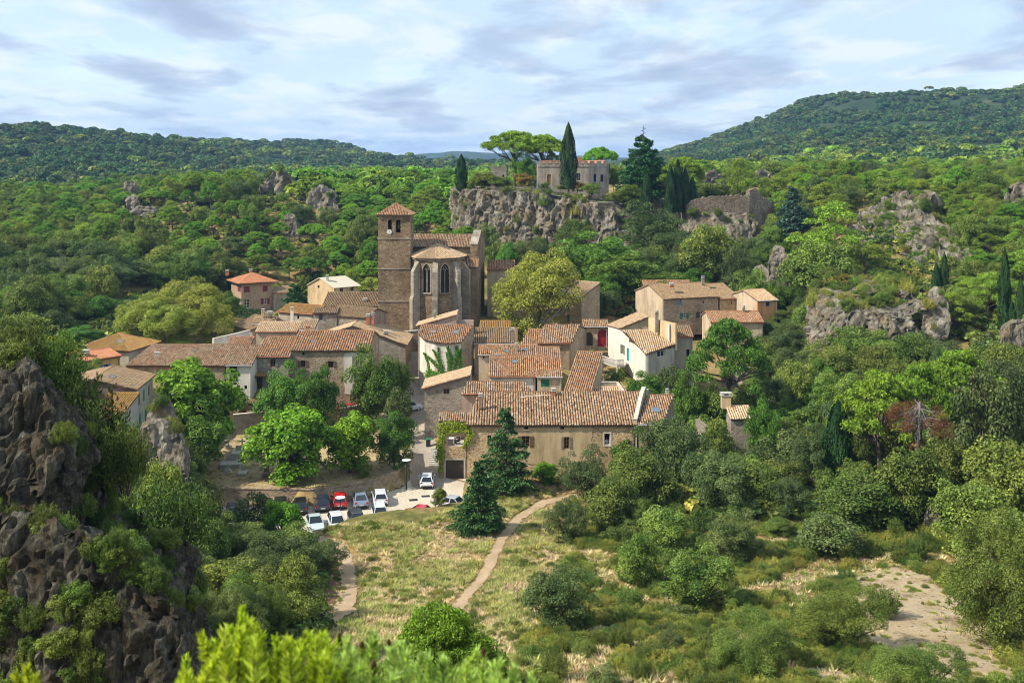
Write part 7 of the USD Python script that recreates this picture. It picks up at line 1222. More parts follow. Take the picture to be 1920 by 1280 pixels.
for row in [
 ('plane', 338, 522, 136, 174, 'huge pale green plane tree above the left roofs'), ('plane', 268, 546, 124, 171, 'left plane tree of the pale clump above the roofs'), ('plane', 398, 548, 92, 172, 'right plane tree of the pale clump below the villa'), ('plane', 325, 568, 120, 168, 'front plane tree of the pale clump above the roofs'), ('plane', 1003, 466, 152, 182, 'pale green plane tree right of the church'),
 ('bright', 368, 676, 162, 129, 'bright green tree below the long low house', ), ('broad', 372, 752, 120, 122, 'darker green tree under the bright green tree'),
 ('broad', 535, 678, 98, 143.5, 'round dark green tree before the grey-shuttered house'), ('broad', 600, 681, 82, 143, 'round dark green tree touching the white plastered end'), ('broad', 706, 643, 92, 147, 'round-topped tree at the corner of the lane'), ('broad', 748, 668, 52, 150, 'narrow green tree leaning over the lane'),
 ('greybush', 742, 722, 54, 140, 'pale grey-green bushy tree beside the lane'), ('bright', 545, 764, 156, 121, 'tall yellow-green tree at the front of the cemetery'), ('bright', 655, 772, 106, 124.5, 'yellow-tinted bright tree beside the tall cemetery tree'), ('broad', 741, 765, 88, 126, 'deep green pointed-leaf tree at the lane entrance'),
 ('fir', 948, 762, 100, 121, 'tall blue-green fir before the farmhouse wall'), ('spruce', 898, 862, 106, 104.5, 'dark pointed conifer alone on the meadow edge'), ('oak', 824, 913, 28, 112.5, 'small sapling on the car park bank'),
 ('holm', 1100, 838, 92, 118, 'dark round oak before the farmhouse'), ('oak', 1186, 838, 120, 113, 'light green feathery oak below the cellar door'), ('holm', 1256, 778, 132, 121, 'big dark oak at the right end of the farmhouse'), ('holm', 1330, 838, 96, 114, 'grey-green oak right of the big dark oak'), ('oak', 1150, 895, 110, 105, 'grey-green loose bush below the light oak'),
 ('broad', 1212, 690, 84, 145, 'dense green shrub under the white house'), ('greybush', 1268, 682, 72, 147, 'blue-green shrub under the white house'), ('broad', 1292, 694, 74, 139, 'feathery bright green tree left of the garden pine'), ('bush', 1150, 692, 44, 151, 'small green bush under the balcony'), ('oak', 1188, 712, 40, 148, 'light bush right of the terrace'), ('bush', 1108, 655, 26, 160, 'creeper bush left of the balcony'), ('broad', 858, 700, 26, 151, 'small green shrub at the round house corner'), ('bright', 1024, 868, 46, 124.5, 'yellow-green shrub beside the white table'), ('bush', 1232, 700, 40, 150, 'creeper bush on the grey house wall'),
 ('parasol', 1364, 594, 156, 141.5, 'broad-topped garden tree with bare forked trunk'), ('bush', 1342, 712, 70, 139, 'dark shrub at the foot of the broad-topped tree'), ('bush', 1396, 722, 60, 142, 'dark shrub right of the bare forked trunk'), ('broad', 1432, 738, 74, 127, 'blue-green leafy tree above the tan low roof'), ('oak', 1345, 785, 70, 122, 'light green bush before the rubble wall'),
 ('cypress', 1571, 748, 58, 117, 'dense upright juniper in the oak wood'), ('umbrella', 1648, 690, 150, 116, 'large bright green pine with dead inner branches'), ('oak', 1712, 838, 130, 103, 'green oak before the dead pine branches'), ('oak', 1775, 825, 100, 105, 'second green oak before the dead pine branches'), ('umbrella', 1725, 676, 120, 119, 'bright pine top above the dead branches'), ('umbrella', 1800, 652, 150, 124, 'broad bright pine behind the pale olive tree'), ('greybush', 1838, 680, 124, 114, 'pale olive-green tree right of the dead pine'), ('holm', 1895, 665, 110, 125, 'dark tree mass at the right edge'),
 ('holm', 1040, 1050, 118, 73.5, 'round dense oak alone beside the right path'), ('oak', 1308, 1024, 140, 79, 'bright round oak in the middle foreground'), ('oak', 1200, 1000, 80, 85.5, 'sparse light green shrub left of the round oak'), ('oak', 1245, 950, 96, 96, 'yellow-green young oak in the scrub'), ('holm', 1372, 952, 88, 93, 'narrow upright oak in the scrub'), ('holm', 1062, 935, 80, 100, 'dark low oak at the bend of the right path'),
 ('oak', 1415, 1152, 158, 62, 'grey-green oak at the bottom right of centre'), ('oak', 1572, 1092, 156, 67, 'dark open oak on the bare soil'), ('oak', 1722, 1200, 160, 57, 'oak crown cut by the bottom edge'), ('oak', 1890, 965, 210, 69, 'big spreading oak at the right edge'), ('juniper', 1655, 1092, 58, 75, 'yellow-green broom on the bare soil'),
 ('oak', 1610, 885, 160, 103, 'bright leafy oak in the right wood'), ('oak', 1830, 905, 150, 92, 'wide oak below the pale rocks'), ('oak', 1880, 820, 150, 100, 'yellowish oak above the pale rocks'), ('greybush', 1470, 800, 100, 122, 'silver-leaved oak in the right wood'), ('greybush', 1555, 960, 120, 95, 'silvery low bush at the edge of the wood'),
 ('greybush', 482, 918, 86, 103.5, 'grey-green bush tree before the black car'), ('bright', 528, 936, 70, 101.5, 'small bright green tree at the car park edge'), ('oak', 440, 985, 110, 96, 'grey-green bush before the left end of the car park'), ('oak', 545, 990, 110, 95, 'loose oak bush below the small bright tree'), ('holm', 610, 1012, 80, 91, 'dark oak at the start of the left path'), ('bush', 680, 872, 32, 122.5, 'dark round shrub between the cemetery trees'),
 ('oak', 1410, 500, 72, 197, 'bright green bushy tree above the orange house'), ('broad', 1462, 510, 66, 193, 'dark green tree right of the orange house'), ('autumn', 1576, 512, 92, 176, 'yellowing tree on top of the bushy cliff', 'tree', 16.3),
 ('broad', 1128, 430, 150, 216, 'big dark green tree under the castle cliff'), ('broad', 1170, 470, 150, 208, 'dark green tree behind the tan-roofed house'), ('holm', 1222, 372, 118, 236, 'grey-green holm oak climbing the cliff shoulder'), ('holm', 1262, 430, 100, 226, 'dark holm oak left of the ruin bluff'), ('bush', 930, 448, 46, 232, 'round bright bush at the foot of the castle cliff'), ('broad', 972, 452, 56, 230, 'second green bush at the foot of the castle cliff'), ('oak', 1075, 408, 54, 240, 'reddish-green bush growing up the castle cliff'), ('broad', 1050, 462, 70, 225, 'green tree between plane tree and cliff'),
 ('oak', 1330, 418, 104, 214, 'pointed green oak before the ruin bluff'), ('holm', 1378, 455, 80, 210, 'dark oak right of the pointed oak'), ('broad', 1225, 500, 110, 206, 'shaded tree behind the large stone house'), ('broad', 1300, 500, 90, 208, 'shaded green tree above the large stone house'),
 ('bluecedar', 1487, 348, 86, 234, 'blue-green cedar right of the ruin'), ('cedar', 1440, 372, 60, 262, 'dark cedar just behind the ruin tower'), ('aleppo', 1562, 374, 124, 207, 'tall light pine between the cedar and the rocky ridge'), ('aleppo', 1620, 452, 110, 200, 'pine below the tall light pine'), ('oak', 1540, 450, 120, 198, 'green oak at the foot of the tall light pine'),
 ('cypress', 1884, 462, 24, 166, 'tall thin cypress at the right edge'), ('cypress', 1914, 518, 22, 164, 'cypress cut by the right edge'), ('cypress', 1771, 472, 15, 192, 'slim cypress behind the bushy cliff'), ('cypress', 1756, 492, 16, 192, 'shorter slim cypress behind the bushy cliff'), ('cypress', 1897, 560, 14, 165, 'small cypress between two tall cypresses'),
 ('cedar', 553, 530, 60, 198, 'dark flat-branched cedar between villa and pale house'), ('holm', 240, 476, 92, 225, 'dark holm oak left above the big plane tree'), ('bush', 372, 455, 60, 240, 'bright round pine above the villa'), ('broad', 165, 545, 110, 185, 'bright green tree left of the big plane tree'), ('broad', 150, 610, 90, 165, 'green tree behind the yellow house'), ('oak', 215, 560, 80, 195, 'yellow-green tree touching the big plane tree'), ('broad', 425, 545, 60, 205, 'green tree in front of the villa'),
 ('oak', 60, 525, 110, 190, 'grey-green wide oak at the far left'), ('holm', 100, 480, 120, 220, 'dark oak mass on the left slope'), ('oak', 30, 590, 130, 160, 'shady oak at the left edge'), ('holm', 120, 690, 90, 115, 'shady tree beside the barn')]: TA(*row)
# --- on the castle rock
BIG += ROCKSPOT
for row in [('cypress', 1066, 228, 31, 256, 'tall cypress before the castle front', 'tree', 33.4), ('cypress', 865, 288, 23, 259, 'small cypress on the left tip of the castle cliff'), ('umbrella', 964, 243, 116, 276, 'large umbrella pine left behind the castle', 'tree', 34, None, 0), ('umbrella', 1018, 250, 88, 274, 'second umbrella pine behind the castle', 'tree', 34, None, 0), ('broad', 984, 285, 46, 270, 'dark round oak under the umbrella pines', 'tree', 34.4), ('aleppo', 1034, 282, 44, 276, 'greyish tree between pines and cypress', 'tree', 34.6), ('umbrella', 1126, 274, 66, 282, 'flat bushy pine behind the castle roof', 'tree', 34), ('bush', 1150, 300, 26, 268, 'brownish creeper bush at the castle corner', 'tree', 34),
    ('cedar', 1206, 252, 96, 262, 'layered cedar with a bare top right of the castle', 'tree', 30.5), ('umbrella', 1281, 292, 84, 258, 'bright round pine behind the cypress group', 'tree', 29.5), ('cypress', 1213, 320, 22, 249, 'cypress before the layered cedar', 'tree', 28.8), ('cypress', 1257, 306, 22, 247, 'leftmost cypress of the group of four', 'tree', 28), ('cypress', 1271, 296, 22, 248, 'tallest cypress of the group of four', 'tree', 28), ('cypress', 1285, 312, 19, 249, 'third cypress of the group of four', 'tree', 28), ('cypress', 1298, 330, 19, 250, 'shortest cypress of the group of four', 'tree', 28.2), ('aleppo', 1383, 294, 42, 278, 'thin pine rising behind the ruin wall', 'tree', 27.5), ('oak', 1335, 342, 80, 268, 'yellow-green tree behind the ruin wall', 'tree', 28),
    ('oak', 910, 322, 56, 262, 'yellowish bushy tree on the castle terrace', 'tree', 34.2), ('bush', 940, 330, 58, 259, 'green bush at the middle of the castle terrace', 'bush', 33.9), ('autumn', 985, 322, 42, 260, 'thin yellowing tree left of the castle', 'tree', 33.9), ('bush', 1022, 340, 20, 258, 'small bush below the castle door', 'bush', 33.7), ('bush', 1050, 346, 24, 256, 'small bush left of the tall cypress', 'bush', 33.6), ('bush', 1108, 342, 42, 255, 'green bush below the castle windows', 'bush', 32.3), ('autumn', 1082, 340, 36, 257, 'yellow-leaved shrub at the castle corner', 'bush', 33), ('bush', 1160, 352, 60, 254, 'pale leafy bush on the cliff shoulder', 'bush', 30.5), ('oak', 1180, 345, 46, 252, 'bush before the castle cedar', 'bush', 29.6), ('bush', 1300, 388, 30, 246, 'round bush before the ruin wall', 'bush', 27.2), ('bush', 1345, 388, 20, 244.5, 'bush growing in the ruin wall gap', 'bush', 27.4), ('oak', 885, 332, 26, 258, 'small pale tree near the left cypress', 'tree', 34)]: TA(*row)
# dead pine branches inside the large pine
dp = thing('dead_pine', 'dead rust-brown pine branches inside the large green pine', 'tree', loc=(*P(1722, 0, 107)[:2], g(*P(1722, 0, 107)[:2])), local=True); rg = np.random.default_rng(8); m_ = MB(); lf = MB(); tp = np.array([.2, .1, 14.6 - g(*P(1722, 0, 107)[:2])]); limb(m_, [0, 0, -.3], tp, .2, .1, rng=rg, sides=7)
for k in range(60):
    a = rg.uniform(0, 6.28); e_ = tp - [0, 0, rg.uniform(0, 3.2)] + np.array([math.cos(a) * 2.9, math.sin(a) * 2.9, rg.uniform(-2.0, .9)]) * rg.uniform(.5, 1); limb(m_, tp - [0, 0, rg.uniform(0, 3)], e_, .05, .012, rg, bend=.12, sides=4)
    if k % 2 == 0: lf.add(*clump_leaves([e_], [.75], 260, .2, rg, asp=3.5, rnd=.9))
mesh('branches', m_, 'bark_grey', dp); tone_of(mesh('dead_needles', lf, 'leaf_brown', dp), 4)
# ------------------------------------------------------------------ woods: every tree its own object up to a few hundred, the rest one mass
def poisson(poly, spacing, seed, n_try=None, avoid=True):
    rng = np.random.default_rng(seed); x0, y0, x1, y1 = poly.bounds; n = int((x1 - x0) * (y1 - y0) / spacing ** 2 * 6) if n_try is None else n_try; p = np.stack([rng.uniform(x0, x1, n), rng.uniform(y0, y1, n)], 1); ok = shapely.contains(poly, shapely.points(p))
    if avoid: ok &= ~shapely.contains(BUSY, shapely.points(p))
    p = p[ok]; cell, keep = {}, []
    for q in p:
        c = (int(q[0] // spacing), int(q[1] // spacing))
        if all((q[0] - r[0]) ** 2 + (q[1] - r[1]) ** 2 > spacing ** 2 for i in (-1, 0, 1) for j in (-1, 0, 1) for r in cell.get((c[0] + i, c[1] + j), ())): cell.setdefault(c, []).append(q); keep.append(q)
    keep = np.array(keep)
    if avoid and BIG and len(keep): B_ = np.array(BIG); d = np.hypot(keep[:, None, 0] - B_[None, :, 0], keep[:, None, 1] - B_[None, :, 1]) - B_[None, :, 2] * .8; keep = keep[d.min(1) > .3]
    return keep
def wood(poly, kinds, spacing, w, h, seed, labels, group, cat='tree', limit=300, rest=None, sink=.0, name=None):
    p = poisson(poly, spacing, seed); rng = np.random.default_rng(seed + 1); p = p[np.argsort(p[:, 1])]; ks, ps = list(kinds), np.array(list(kinds.values()), float); ps /= ps.sum(); more = {}; items = []
    for i, q in enumerate(p):
        k = lk_ = ks[rng.choice(len(ks), p=ps)]; s = rng.uniform(.75, 1.25); ww, hh = rng.uniform(*w) * s, rng.uniform(*h) * s
        if k in ('cypress',): ww *= .3
        z = g(*q) - sink
        if q[1] < 70 and 'near' + k in PROTO: k = 'near' + k
        if i < limit: items.append((plant(k, q[0], q[1], z, ww, hh, None, cat, group, name), labels[lk_] if isinstance(labels, dict) else labels, *pxy((q[0], q[1], z + hh * .6))))
        else: more.setdefault(k, []).append((q[0], q[1], z, ww, hh))
    relabel(items)
    for k, rows in more.items():
        pi = UsdGeom.PointInstancer.Define(stage, numbered('/World/' + rest)); tg = []
        for i, (nm, pth) in enumerate(PROTO[k]): q = UsdGeom.Xform.Define(stage, f'{pi.GetPath()}/{nm}_{i:03d}' if i else f'{pi.GetPath()}/{nm}'); q.GetPrim().GetReferences().AddInternalReference(pth); tg.append(q.GetPath())
        R_ = np.array(rows); n = len(R_); idx_ = rng.integers(0, len(tg), n); rw = np.array([SIZE[p_][0] for _, p_ in PROTO[k]])[idx_]; rh = np.array([SIZE[p_][1] for _, p_ in PROTO[k]])[idx_]
        pi.CreatePrototypesRel().SetTargets(tg); pi.CreateProtoIndicesAttr(Vt.IntArray.FromNumpy(idx_.astype(np.int32))); pi.CreatePositionsAttr(Vt.Vec3fArray.FromNumpy(R_[:, :3].astype(np.float32))); pi.CreateScalesAttr(Vt.Vec3fArray.FromNumpy(np.stack([R_[:, 3] / 2 / rw, R_[:, 3] / 2 / rw, R_[:, 4] / rh], 1).astype(np.float32)))
        pi.CreateOrientationsAttr(Vt.QuathArray([Gf.Quath(float(math.cos(t)), 0.0, 0.0, float(math.sin(t))) for t in rng.uniform(0, 3.14, n)])); tag(pi, f'wood of {PROTO[k][0][0].replace("_", " ")}s farther back', None, None, 'stuff')
ALLK = lambda **k: k
MARKS = [('the rose villa', 460, 540), ('the pale gabled house', 625, 535), ('the church tower', 744, 430), ('the sharp limestone peak', 525, 340), ('the flat-topped rock column', 542, 430), ('the crest boulder', 246, 345), ('the big plane tree', 325, 590), ('the white power pole', 190, 370), ('the dark pine-wood vehicle', 165, 500), ('the castle door', 1030, 333), ('the tall castle cypress', 1066, 300), ('the small left cypress', 865, 315), ('the ruin tower', 1415, 360), ('the blue-green cedar', 1487, 410), ('the white bungalow', 1530, 382), ('the leaning rock pillar', 1462, 490),
    ('the tall light pine', 1562, 440), ('the rocky ridge top', 1700, 375), ('the tall right cypress', 1885, 525), ('the rock tower', 1765, 590), ('the yellowing tree', 1576, 540), ('the orange-fronted house', 1440, 570), ('the large stone house', 1296, 580), ('the tan-roofed house', 1090, 560), ('the garden pine', 1364, 650), ('the upright juniper', 1571, 800), ('the dead pine', 1722, 780), ('the tall pale rock', 1785, 900), ('the farmhouse corner', 1200, 830), ('the round lone oak', 1040, 1115), ('the bright round oak', 1308, 1085), ('the open dark oak', 1572, 1165), ('the bare soil', 1760, 1160), ('the right path bend', 925, 1050), ('the left path', 652, 1090), ('the blurred pine shoots', 450, 1190), ('the corner shoot', 50, 1255), ('the black end car', 436, 960), ('the crag tip', 60, 690), ('the barn', 230, 740), ('the rock column', 350, 1010), ('the bottom pine dome', 826, 1180), ('the right edge knob', 1905, 360), ('the rock hump', 1432, 330), ('the far pink roofs', 682, 378), ('the big edge oak', 1890, 1080)]
ORD = ['nearest', 'second', 'third', 'fourth', 'fifth', 'sixth', 'seventh', 'eighth', 'ninth', 'tenth', 'eleventh', 'twelfth', 'thirteenth', 'fourteenth', 'fifteenth', 'sixteenth', 'seventeenth', 'eighteenth', 'nineteenth', 'twentieth']
ORD += ['twenty-' + o for o in ['first'] + ORD[1:9]] + ['thirtieth'] + ['thirty-' + o for o in ['first'] + ORD[1:9]] + ['fortieth'] + ['forty-' + o for o in ['first'] + ORD[1:9]]
def relabel(items):
    "items: (prim, words, px, py). Names each by the landmark it stands nearest to, the side, and its turn counted from there."
    by = {}
    for pr_, words, px, py in items:
        i = min(range(len(MARKS)), key=lambda k: (MARKS[k][1] - px) ** 2 + (MARKS[k][2] - py) ** 2); n_, mx, my = MARKS[i]; dx, dy = px - mx, py - my
        by.setdefault((words, n_, ('right of' if dx > 0 else 'left of') if abs(dx) > abs(dy) else ('below' if dy > 0 else 'above')), []).append((dx * dx + dy * dy, pr_))
    for (words, n_, side), rows in by.items():
        for k, (_, pr_) in enumerate(sorted(rows, key=lambda r: r[0])): tag(pr_, f'{words}, {ORD[min(k, 48)]} {side} {n_}')
pxy = lambda v: (960 + v[0] / v[1] * F, HZ - (v[2] - H) / v[1] * F)
LB = dict(oak='downy oak in the right wood', holm='dark holm oak in the right wood', bush='low bush in the right wood', broad='broad tree in the right wood', greybush='silvery bush in the right wood')
wood(area((1180,925),(1290,890),(1330,820),(1400,780),(1560,740),(1920,720),(2080,740),(2080,980),(1900,975),(1760,975),(1600,985),(1450,980),(1350,965),(1250,965)), ALLK(oak=.45, holm=.32, bush=.1, broad=.05, greybush=.08), 3.5, (4.2, 6.2), (4.2, 6.6), 101, LB, 'trees of the wood right of the village', rest='oak_wood')
wood(area((1400,700),(1460,600),(1500,540),(1590,520),(1580,600),(1540,690),(1700,690),(1920,690),(1920,740),(1560,750),(1400,775)), ALLK(oak=.4, holm=.45, bush=.15), 3.6, (4.5, 6.5), (4.2, 6.8), 102, {k: v.replace('in the right wood', 'before the bushy cliff') for k, v in LB.items()}, 'trees between the village and the bushy cliff', rest='oak_wood')
wood(area((890,490),(1020,505),(1110,520),(1200,500),(1280,545),(1210,540),(1140,540),(1130,600),(1095,545),(980,520),(900,520)), ALLK(broad=.6, holm=.3, oak=.1), 4.2, (5, 8), (5, 8.5), 103, 'shaded tree under the castle cliff', 'trees on the slope below the castle cliff', rest='oak_wood')
wood(area((1190,520),(1290,540),(1420,545),(1500,560),(1500,500),(1420,480),(1330,500),(1230,510)), ALLK(broad=.45, holm=.45, oak=.1), 4.2, (5, 7.5), (5, 8), 104, 'shaded tree under the ruin', 'trees on the slope below the ruin', rest='oak_wood')
wood(area((1500,560),(1590,440),(1600,400),(1480,400),(1440,440),(1440,500)), ALLK(oak=.35, holm=.35, aleppo=.3), 4.8, (5, 7.5), (5, 9), 105, 'green tree in the right gully', 'trees in the gully by the tall light pine', rest='oak_wood')
LP = dict(umbrella='umbrella pine on the left hill', aleppo='light green pine on the left hill', holm='dark holm oak on the left hill', oak='oak on the left hill', bush='bush on the left hill')
wood(area((-60,470),(-60,395),(120,372),(230,352),(330,345),(420,352),(480,375),(560,390),(640,430),(700,520),(690,560),(560,540),(400,515),(300,500),(150,500)), ALLK(umbrella=.46, aleppo=.28, holm=.1, oak=.1, bush=.06), 5.4, (5.0, 7.6), (5.0, 8.2), 106, LP, 'pines of the left hill', rest='pine_wood')
wood(area((-80,500),(150,500),(300,500),(420,520),(430,560),(220,540),(190,600),(90,650),(-80,660)), ALLK(oak=.4, holm=.45, broad=.15), 5.2, (6.5, 9.5), (6, 9), 107, 'dark oak in the left wood', 'oaks left of the big plane tree', rest='oak_wood')
wood(area((560,545),(700,520),(712,540),(705,560),(680,565),(640,550),(590,548)), ALLK(oak=.5, aleppo=.3, bush=.2), 4.0, (3.5, 5), (3.5, 5.5), 108, 'young tree left of the church', 'young trees left of the church tower', rest='oak_wood')
LQ = dict(aleppo='light pine on the plateau', umbrella='umbrella pine on the plateau', holm='holm oak on the plateau', oak='oak on the plateau')
wood(area((1180,392),(1300,385),(1480,400),(1600,392),(1600,380),(1780,400),(1920,395),(2050,390),(2050,325),(1800,325),(1600,330),(1480,333),(1330,345),(1200,350)), ALLK(aleppo=.42, umbrella=.34, holm=.12, oak=.12), 6.0, (5.2, 8), (5.2, 8.6), 109, LQ, 'pines of the plateau behind the ruin', limit=300, rest='pine_wood')
wood(area((1770,640),(1800,560),(1830,520),(1780,420),(1760,400),(1930,390),(2060,400),(2060,640)), ALLK(aleppo=.4, umbrella=.15, oak=.45), 4.0, (4.5, 7), (4.5, 8), 110, 'pine beside the right cypresses', 'trees beside the right-hand cypresses', rest='pine_wood')
wood(area((640,440),(720,400),(860,395),(880,440),(900,470),(860,480),(790,470),(700,510)), ALLK(umbrella=.5, aleppo=.2, oak=.3), 5.2, (5.5, 8), (5, 7.5), 111, 'bright pine behind the church', 'pines behind the church', rest='pine_wood')
wood(area((560,385),(640,372),(740,352),(900,352),(900,400),(720,402),(640,430)), ALLK(umbrella=.75, aleppo=.25), 6.0, (6, 9), (5.5, 8), 112, 'umbrella pine in the valley', 'pines in the valley behind the church', limit=120, rest='pine_wood')
wood(area((340,1180),(360,1080),(420,1062),(490,1068),(545,1075),(560,1100),(560,1160),(520,1215),(380,1235)), ALLK(oak=.6, holm=.4), 2.5, (3.2, 4.6), (3.4, 4.9), 113, dict(oak='loose oak in the left thicket', holm='holm oak in the left thicket'), 'oaks in the thicket left of the meadow', rest='oak_wood')
wood(area((160,1000),(250,870),(390,905),(400,960),(380,1010),(300,1060)), ALLK(oak=.4, holm=.3, juniper=.3), 3.0, (3.5, 5), (3.2, 5), 114, 'shady bush under the crag', 'bushes on the slope under the left crag', rest='oak_wood')
wood(area((60,760),(170,730),(240,760),(250,850),(380,860),(400,900),(240,870),(100,850)), ALLK(holm=.4, oak=.3, juniper=.3), 3.2, (3.8, 5.2), (3.2, 5), 115, 'shady tree before the barn', 'trees between the left crag and the barn', rest='oak_wood')
wood(area((1060,960),(1150,930),(1260,965),(1420,985),(1560,990),(1620,1050),(1500,1080),(1400,1060),(1250,1075),(1120,1020)), ALLK(oak=.4, greybush=.15, juniper=.35, bush=.1), 4.4, (2.2, 3.6), (1.6, 3.0), 116, 'bush on the scrubby rise', 'bushes on the scrubby rise', cat='bush', rest='bush_cover', name='scrub_bush')
wood(area((1020,1240),(1080,1100),(1200,1080),(1400,1100),(1480,1180),(1480,1300),(1020,1300)), ALLK(juniper=.7, oak=.1, greybush=.2), 3.0, (1.4, 2.4), (1.0, 1.8), 117, 'broom bush in the near scrub', 'low bushes of the near scrub', cat='bush', rest='bush_cover', name='scrub_bush')
wood(area((1560,1010),(1760,990),(1900,980),(1880,1060),(1780,1110),(1640,1060)), ALLK(juniper=.6, oak=.25, scrub=.15), 3.0, (1.5, 2.6), (1.0, 2.0), 118, 'yellow-green bush by bare soil', 'low bushes around the bare soil', cat='bush', rest='bush_cover', name='scrub_bush')
def class_crown(kind, v): m_ = UsdGeom.Mesh(stage.GetPrimAtPath(PROTO[kind][v][1] + '/crown')); f_ = np.array(m_.GetFaceVertexIndicesAttr().Get()).reshape(-1, 3); mb = MB(); mb.add(np.array(m_.GetPointsAttr().Get()), f_); return mb
scr = [(class_crown('scrub', 0), 'leaf_scrub'), (class_crown('scrub', 1), 'leaf_scrub'), (class_crown('scrub', 2), 'leaf_juniper')]
# --- bushes that cling to the rocks
def rock_bushes(k, n, kinds, w, seed, label, group, ok=lambda v: True, name='cliff_bush', up=(.0, 1.0), cat='bush', more=0):
    rng = np.random.default_rng(seed); v, nn = ROCKS[k][2], ROCKS[k][3]; c = np.nonzero((nn[:, 2] > up[0]) & (nn[:, 2] < up[1]) & (nn[:, 1] < .5))[0]; c = [i for i in rng.permutation(c) if ok(v[i])]; out = []; items = []
    for i in c:
        if len(out) >= n: break
        ww = rng.uniform(*w)
        if all(np.linalg.norm(v[i] - q) > ww * .7 for q in out): out.append(v[i]); items.append((plant(kinds[rng.integers(len(kinds))], *(v[i] - nn[i] * ww * .12 - [0, 0, ww * .28]), ww, ww * rng.uniform(.75, 1.2), None, cat, group, name), label, *pxy(v[i])))
    relabel(items)
    if more: # the smaller ones in between, nobody could count them
        rest_ = [v[i] - nn[i] * .1 for i in c[:more * 3] if all(np.linalg.norm(v[i] - q) > .35 for q in out)][:more]; s_ = rng.uniform(.6, 1.35, len(rest_)); scatter('crag_scrub', [(class_crown('juniper', 0), 'leaf_juniper'), (class_crown('juniper', 1), 'leaf_juniper'), (class_crown('bush', 0), 'leaf_oak')], np.c_[np.array(rest_) - [0, 0, .2], s_, s_ * .9, rng.integers(0, 3, len(rest_))], 'small scrub in the cracks of the dark crag')
    return out
rock_bushes(0, 54, ['bush', 'juniper', 'scrub', 'oak'], (1.6, 3.4), 201, 'bush clinging to the castle cliff', 'bushes on the castle cliff', lambda v: v[1] < 258 and pxy(v)[1] > 352)
rock_bushes(0, 34, ['scrub', 'juniper'], (1.2, 2.6), 202, 'dry shrub on the cliff top', 'shrubs along the castle cliff top', lambda v: v[2] > 31 and v[1] < 268, up=(.4, 1.0))
rock_bushes(1, 26, ['bush', 'juniper', 'scrub'], (1.2, 2.8), 203, 'bush on the bluff under the ruin', 'bushes on the ruin bluff', lambda v: v[1] < 262)
rock_bushes(4, 60, ['bush', 'juniper', 'scrub', 'oak'], (1.6, 3.4), 204, 'bush on the pale cliff', 'bushes on the pale cliff', lambda v: v[2] > 16.5, up=(.15, 1.0))
rock_bushes(5, 6, ['juniper', 'scrub'], (1.0, 2.0), 205, 'shrub on the rock tower', 'shrubs on the rock tower', up=(.2, 1.0))
rock_bushes(6, 90, ['bush', 'juniper', 'scrub', 'oak'], (1.6, 3.6), 206, 'bush on the scrubby rock ridge', 'bushes on the scrubby rock ridge', up=(-.1, 1.0))
for k in (7, 8): rock_bushes(k, 12, ['bush', 'oak'], (1.6, 3.2), 207 + k, ('bush on the pointed peak', 'bush on the jagged crest')[k - 7], 'bushes on the left hill rocks', up=(.1, 1.0))
CRAG = len(ROCKS) - 1
_crag = rock_bushes(CRAG, 90, ['juniper', 'juniper', 'juniper', 'oak', 'bush'], (.6, 1.8), 220, 'juniper bush on the dark crag', 'bushes on the dark left crag', lambda v: (lambda a: a[0] > -40 and ((a[1] > 800 and a[0] > 105 + (a[1] - 800) * .1 and a[1] < 1080 + (a[0] - 150) * .3) or (a[1] > 930 and a[0] < 190) or a[1] < 680))(pxy(v)) and v[1] < 62, up=(.0, 1.0), name='juniper_bush', more=300)
for k in range(len(ROCKS) - 3, len(ROCKS) - 1): rock_bushes(k, 7, ['juniper', 'scrub'], (.8, 1.8), 230 + k, ('shrub on the round boulder', 'shrub on the mossy pinnacle')[k - len(ROCKS) + 3], 'shrubs on the left boulders', up=(.2, 1.0))
for row in [('juniper', 30, 560, 110, 48, 'dark juniper on top of the left crag'), ('juniper', 95, 605, 120, 49, 'second juniper on the left crag top'), ('juniper', 150, 690, 150, 49, 'spreading juniper hanging beside the crag'), ('juniper', 235, 760, 90, 47, 'juniper crown before the barn'), ('juniper', 320, 862, 150, 58, 'dense dark juniper above the rock column'), ('juniper', 190, 800, 120, 49, 'juniper under the spreading juniper'), ('oak', 300, 860, 100, 62, 'oak behind the dense dark juniper'), ('juniper', 5, 600, 110, 46, 'yellow-green juniper at the left edge')]:
    k_, px, pt, w_, Y_, l_ = row; X = (px - 960) / F * Y_; zt = P(px, pt, Y_)[2]; h_ = w_ / F * Y_ * 1.15; zb_ = min(zt - h_, max(rtop(X, Y_, .7) - .1, zt - 1.5 * h_)); h_ = zt - zb_; plant(k_, X, Y_, zb_, w_ / F * Y_, h_, l_, 'bush', None, 'juniper_bush')
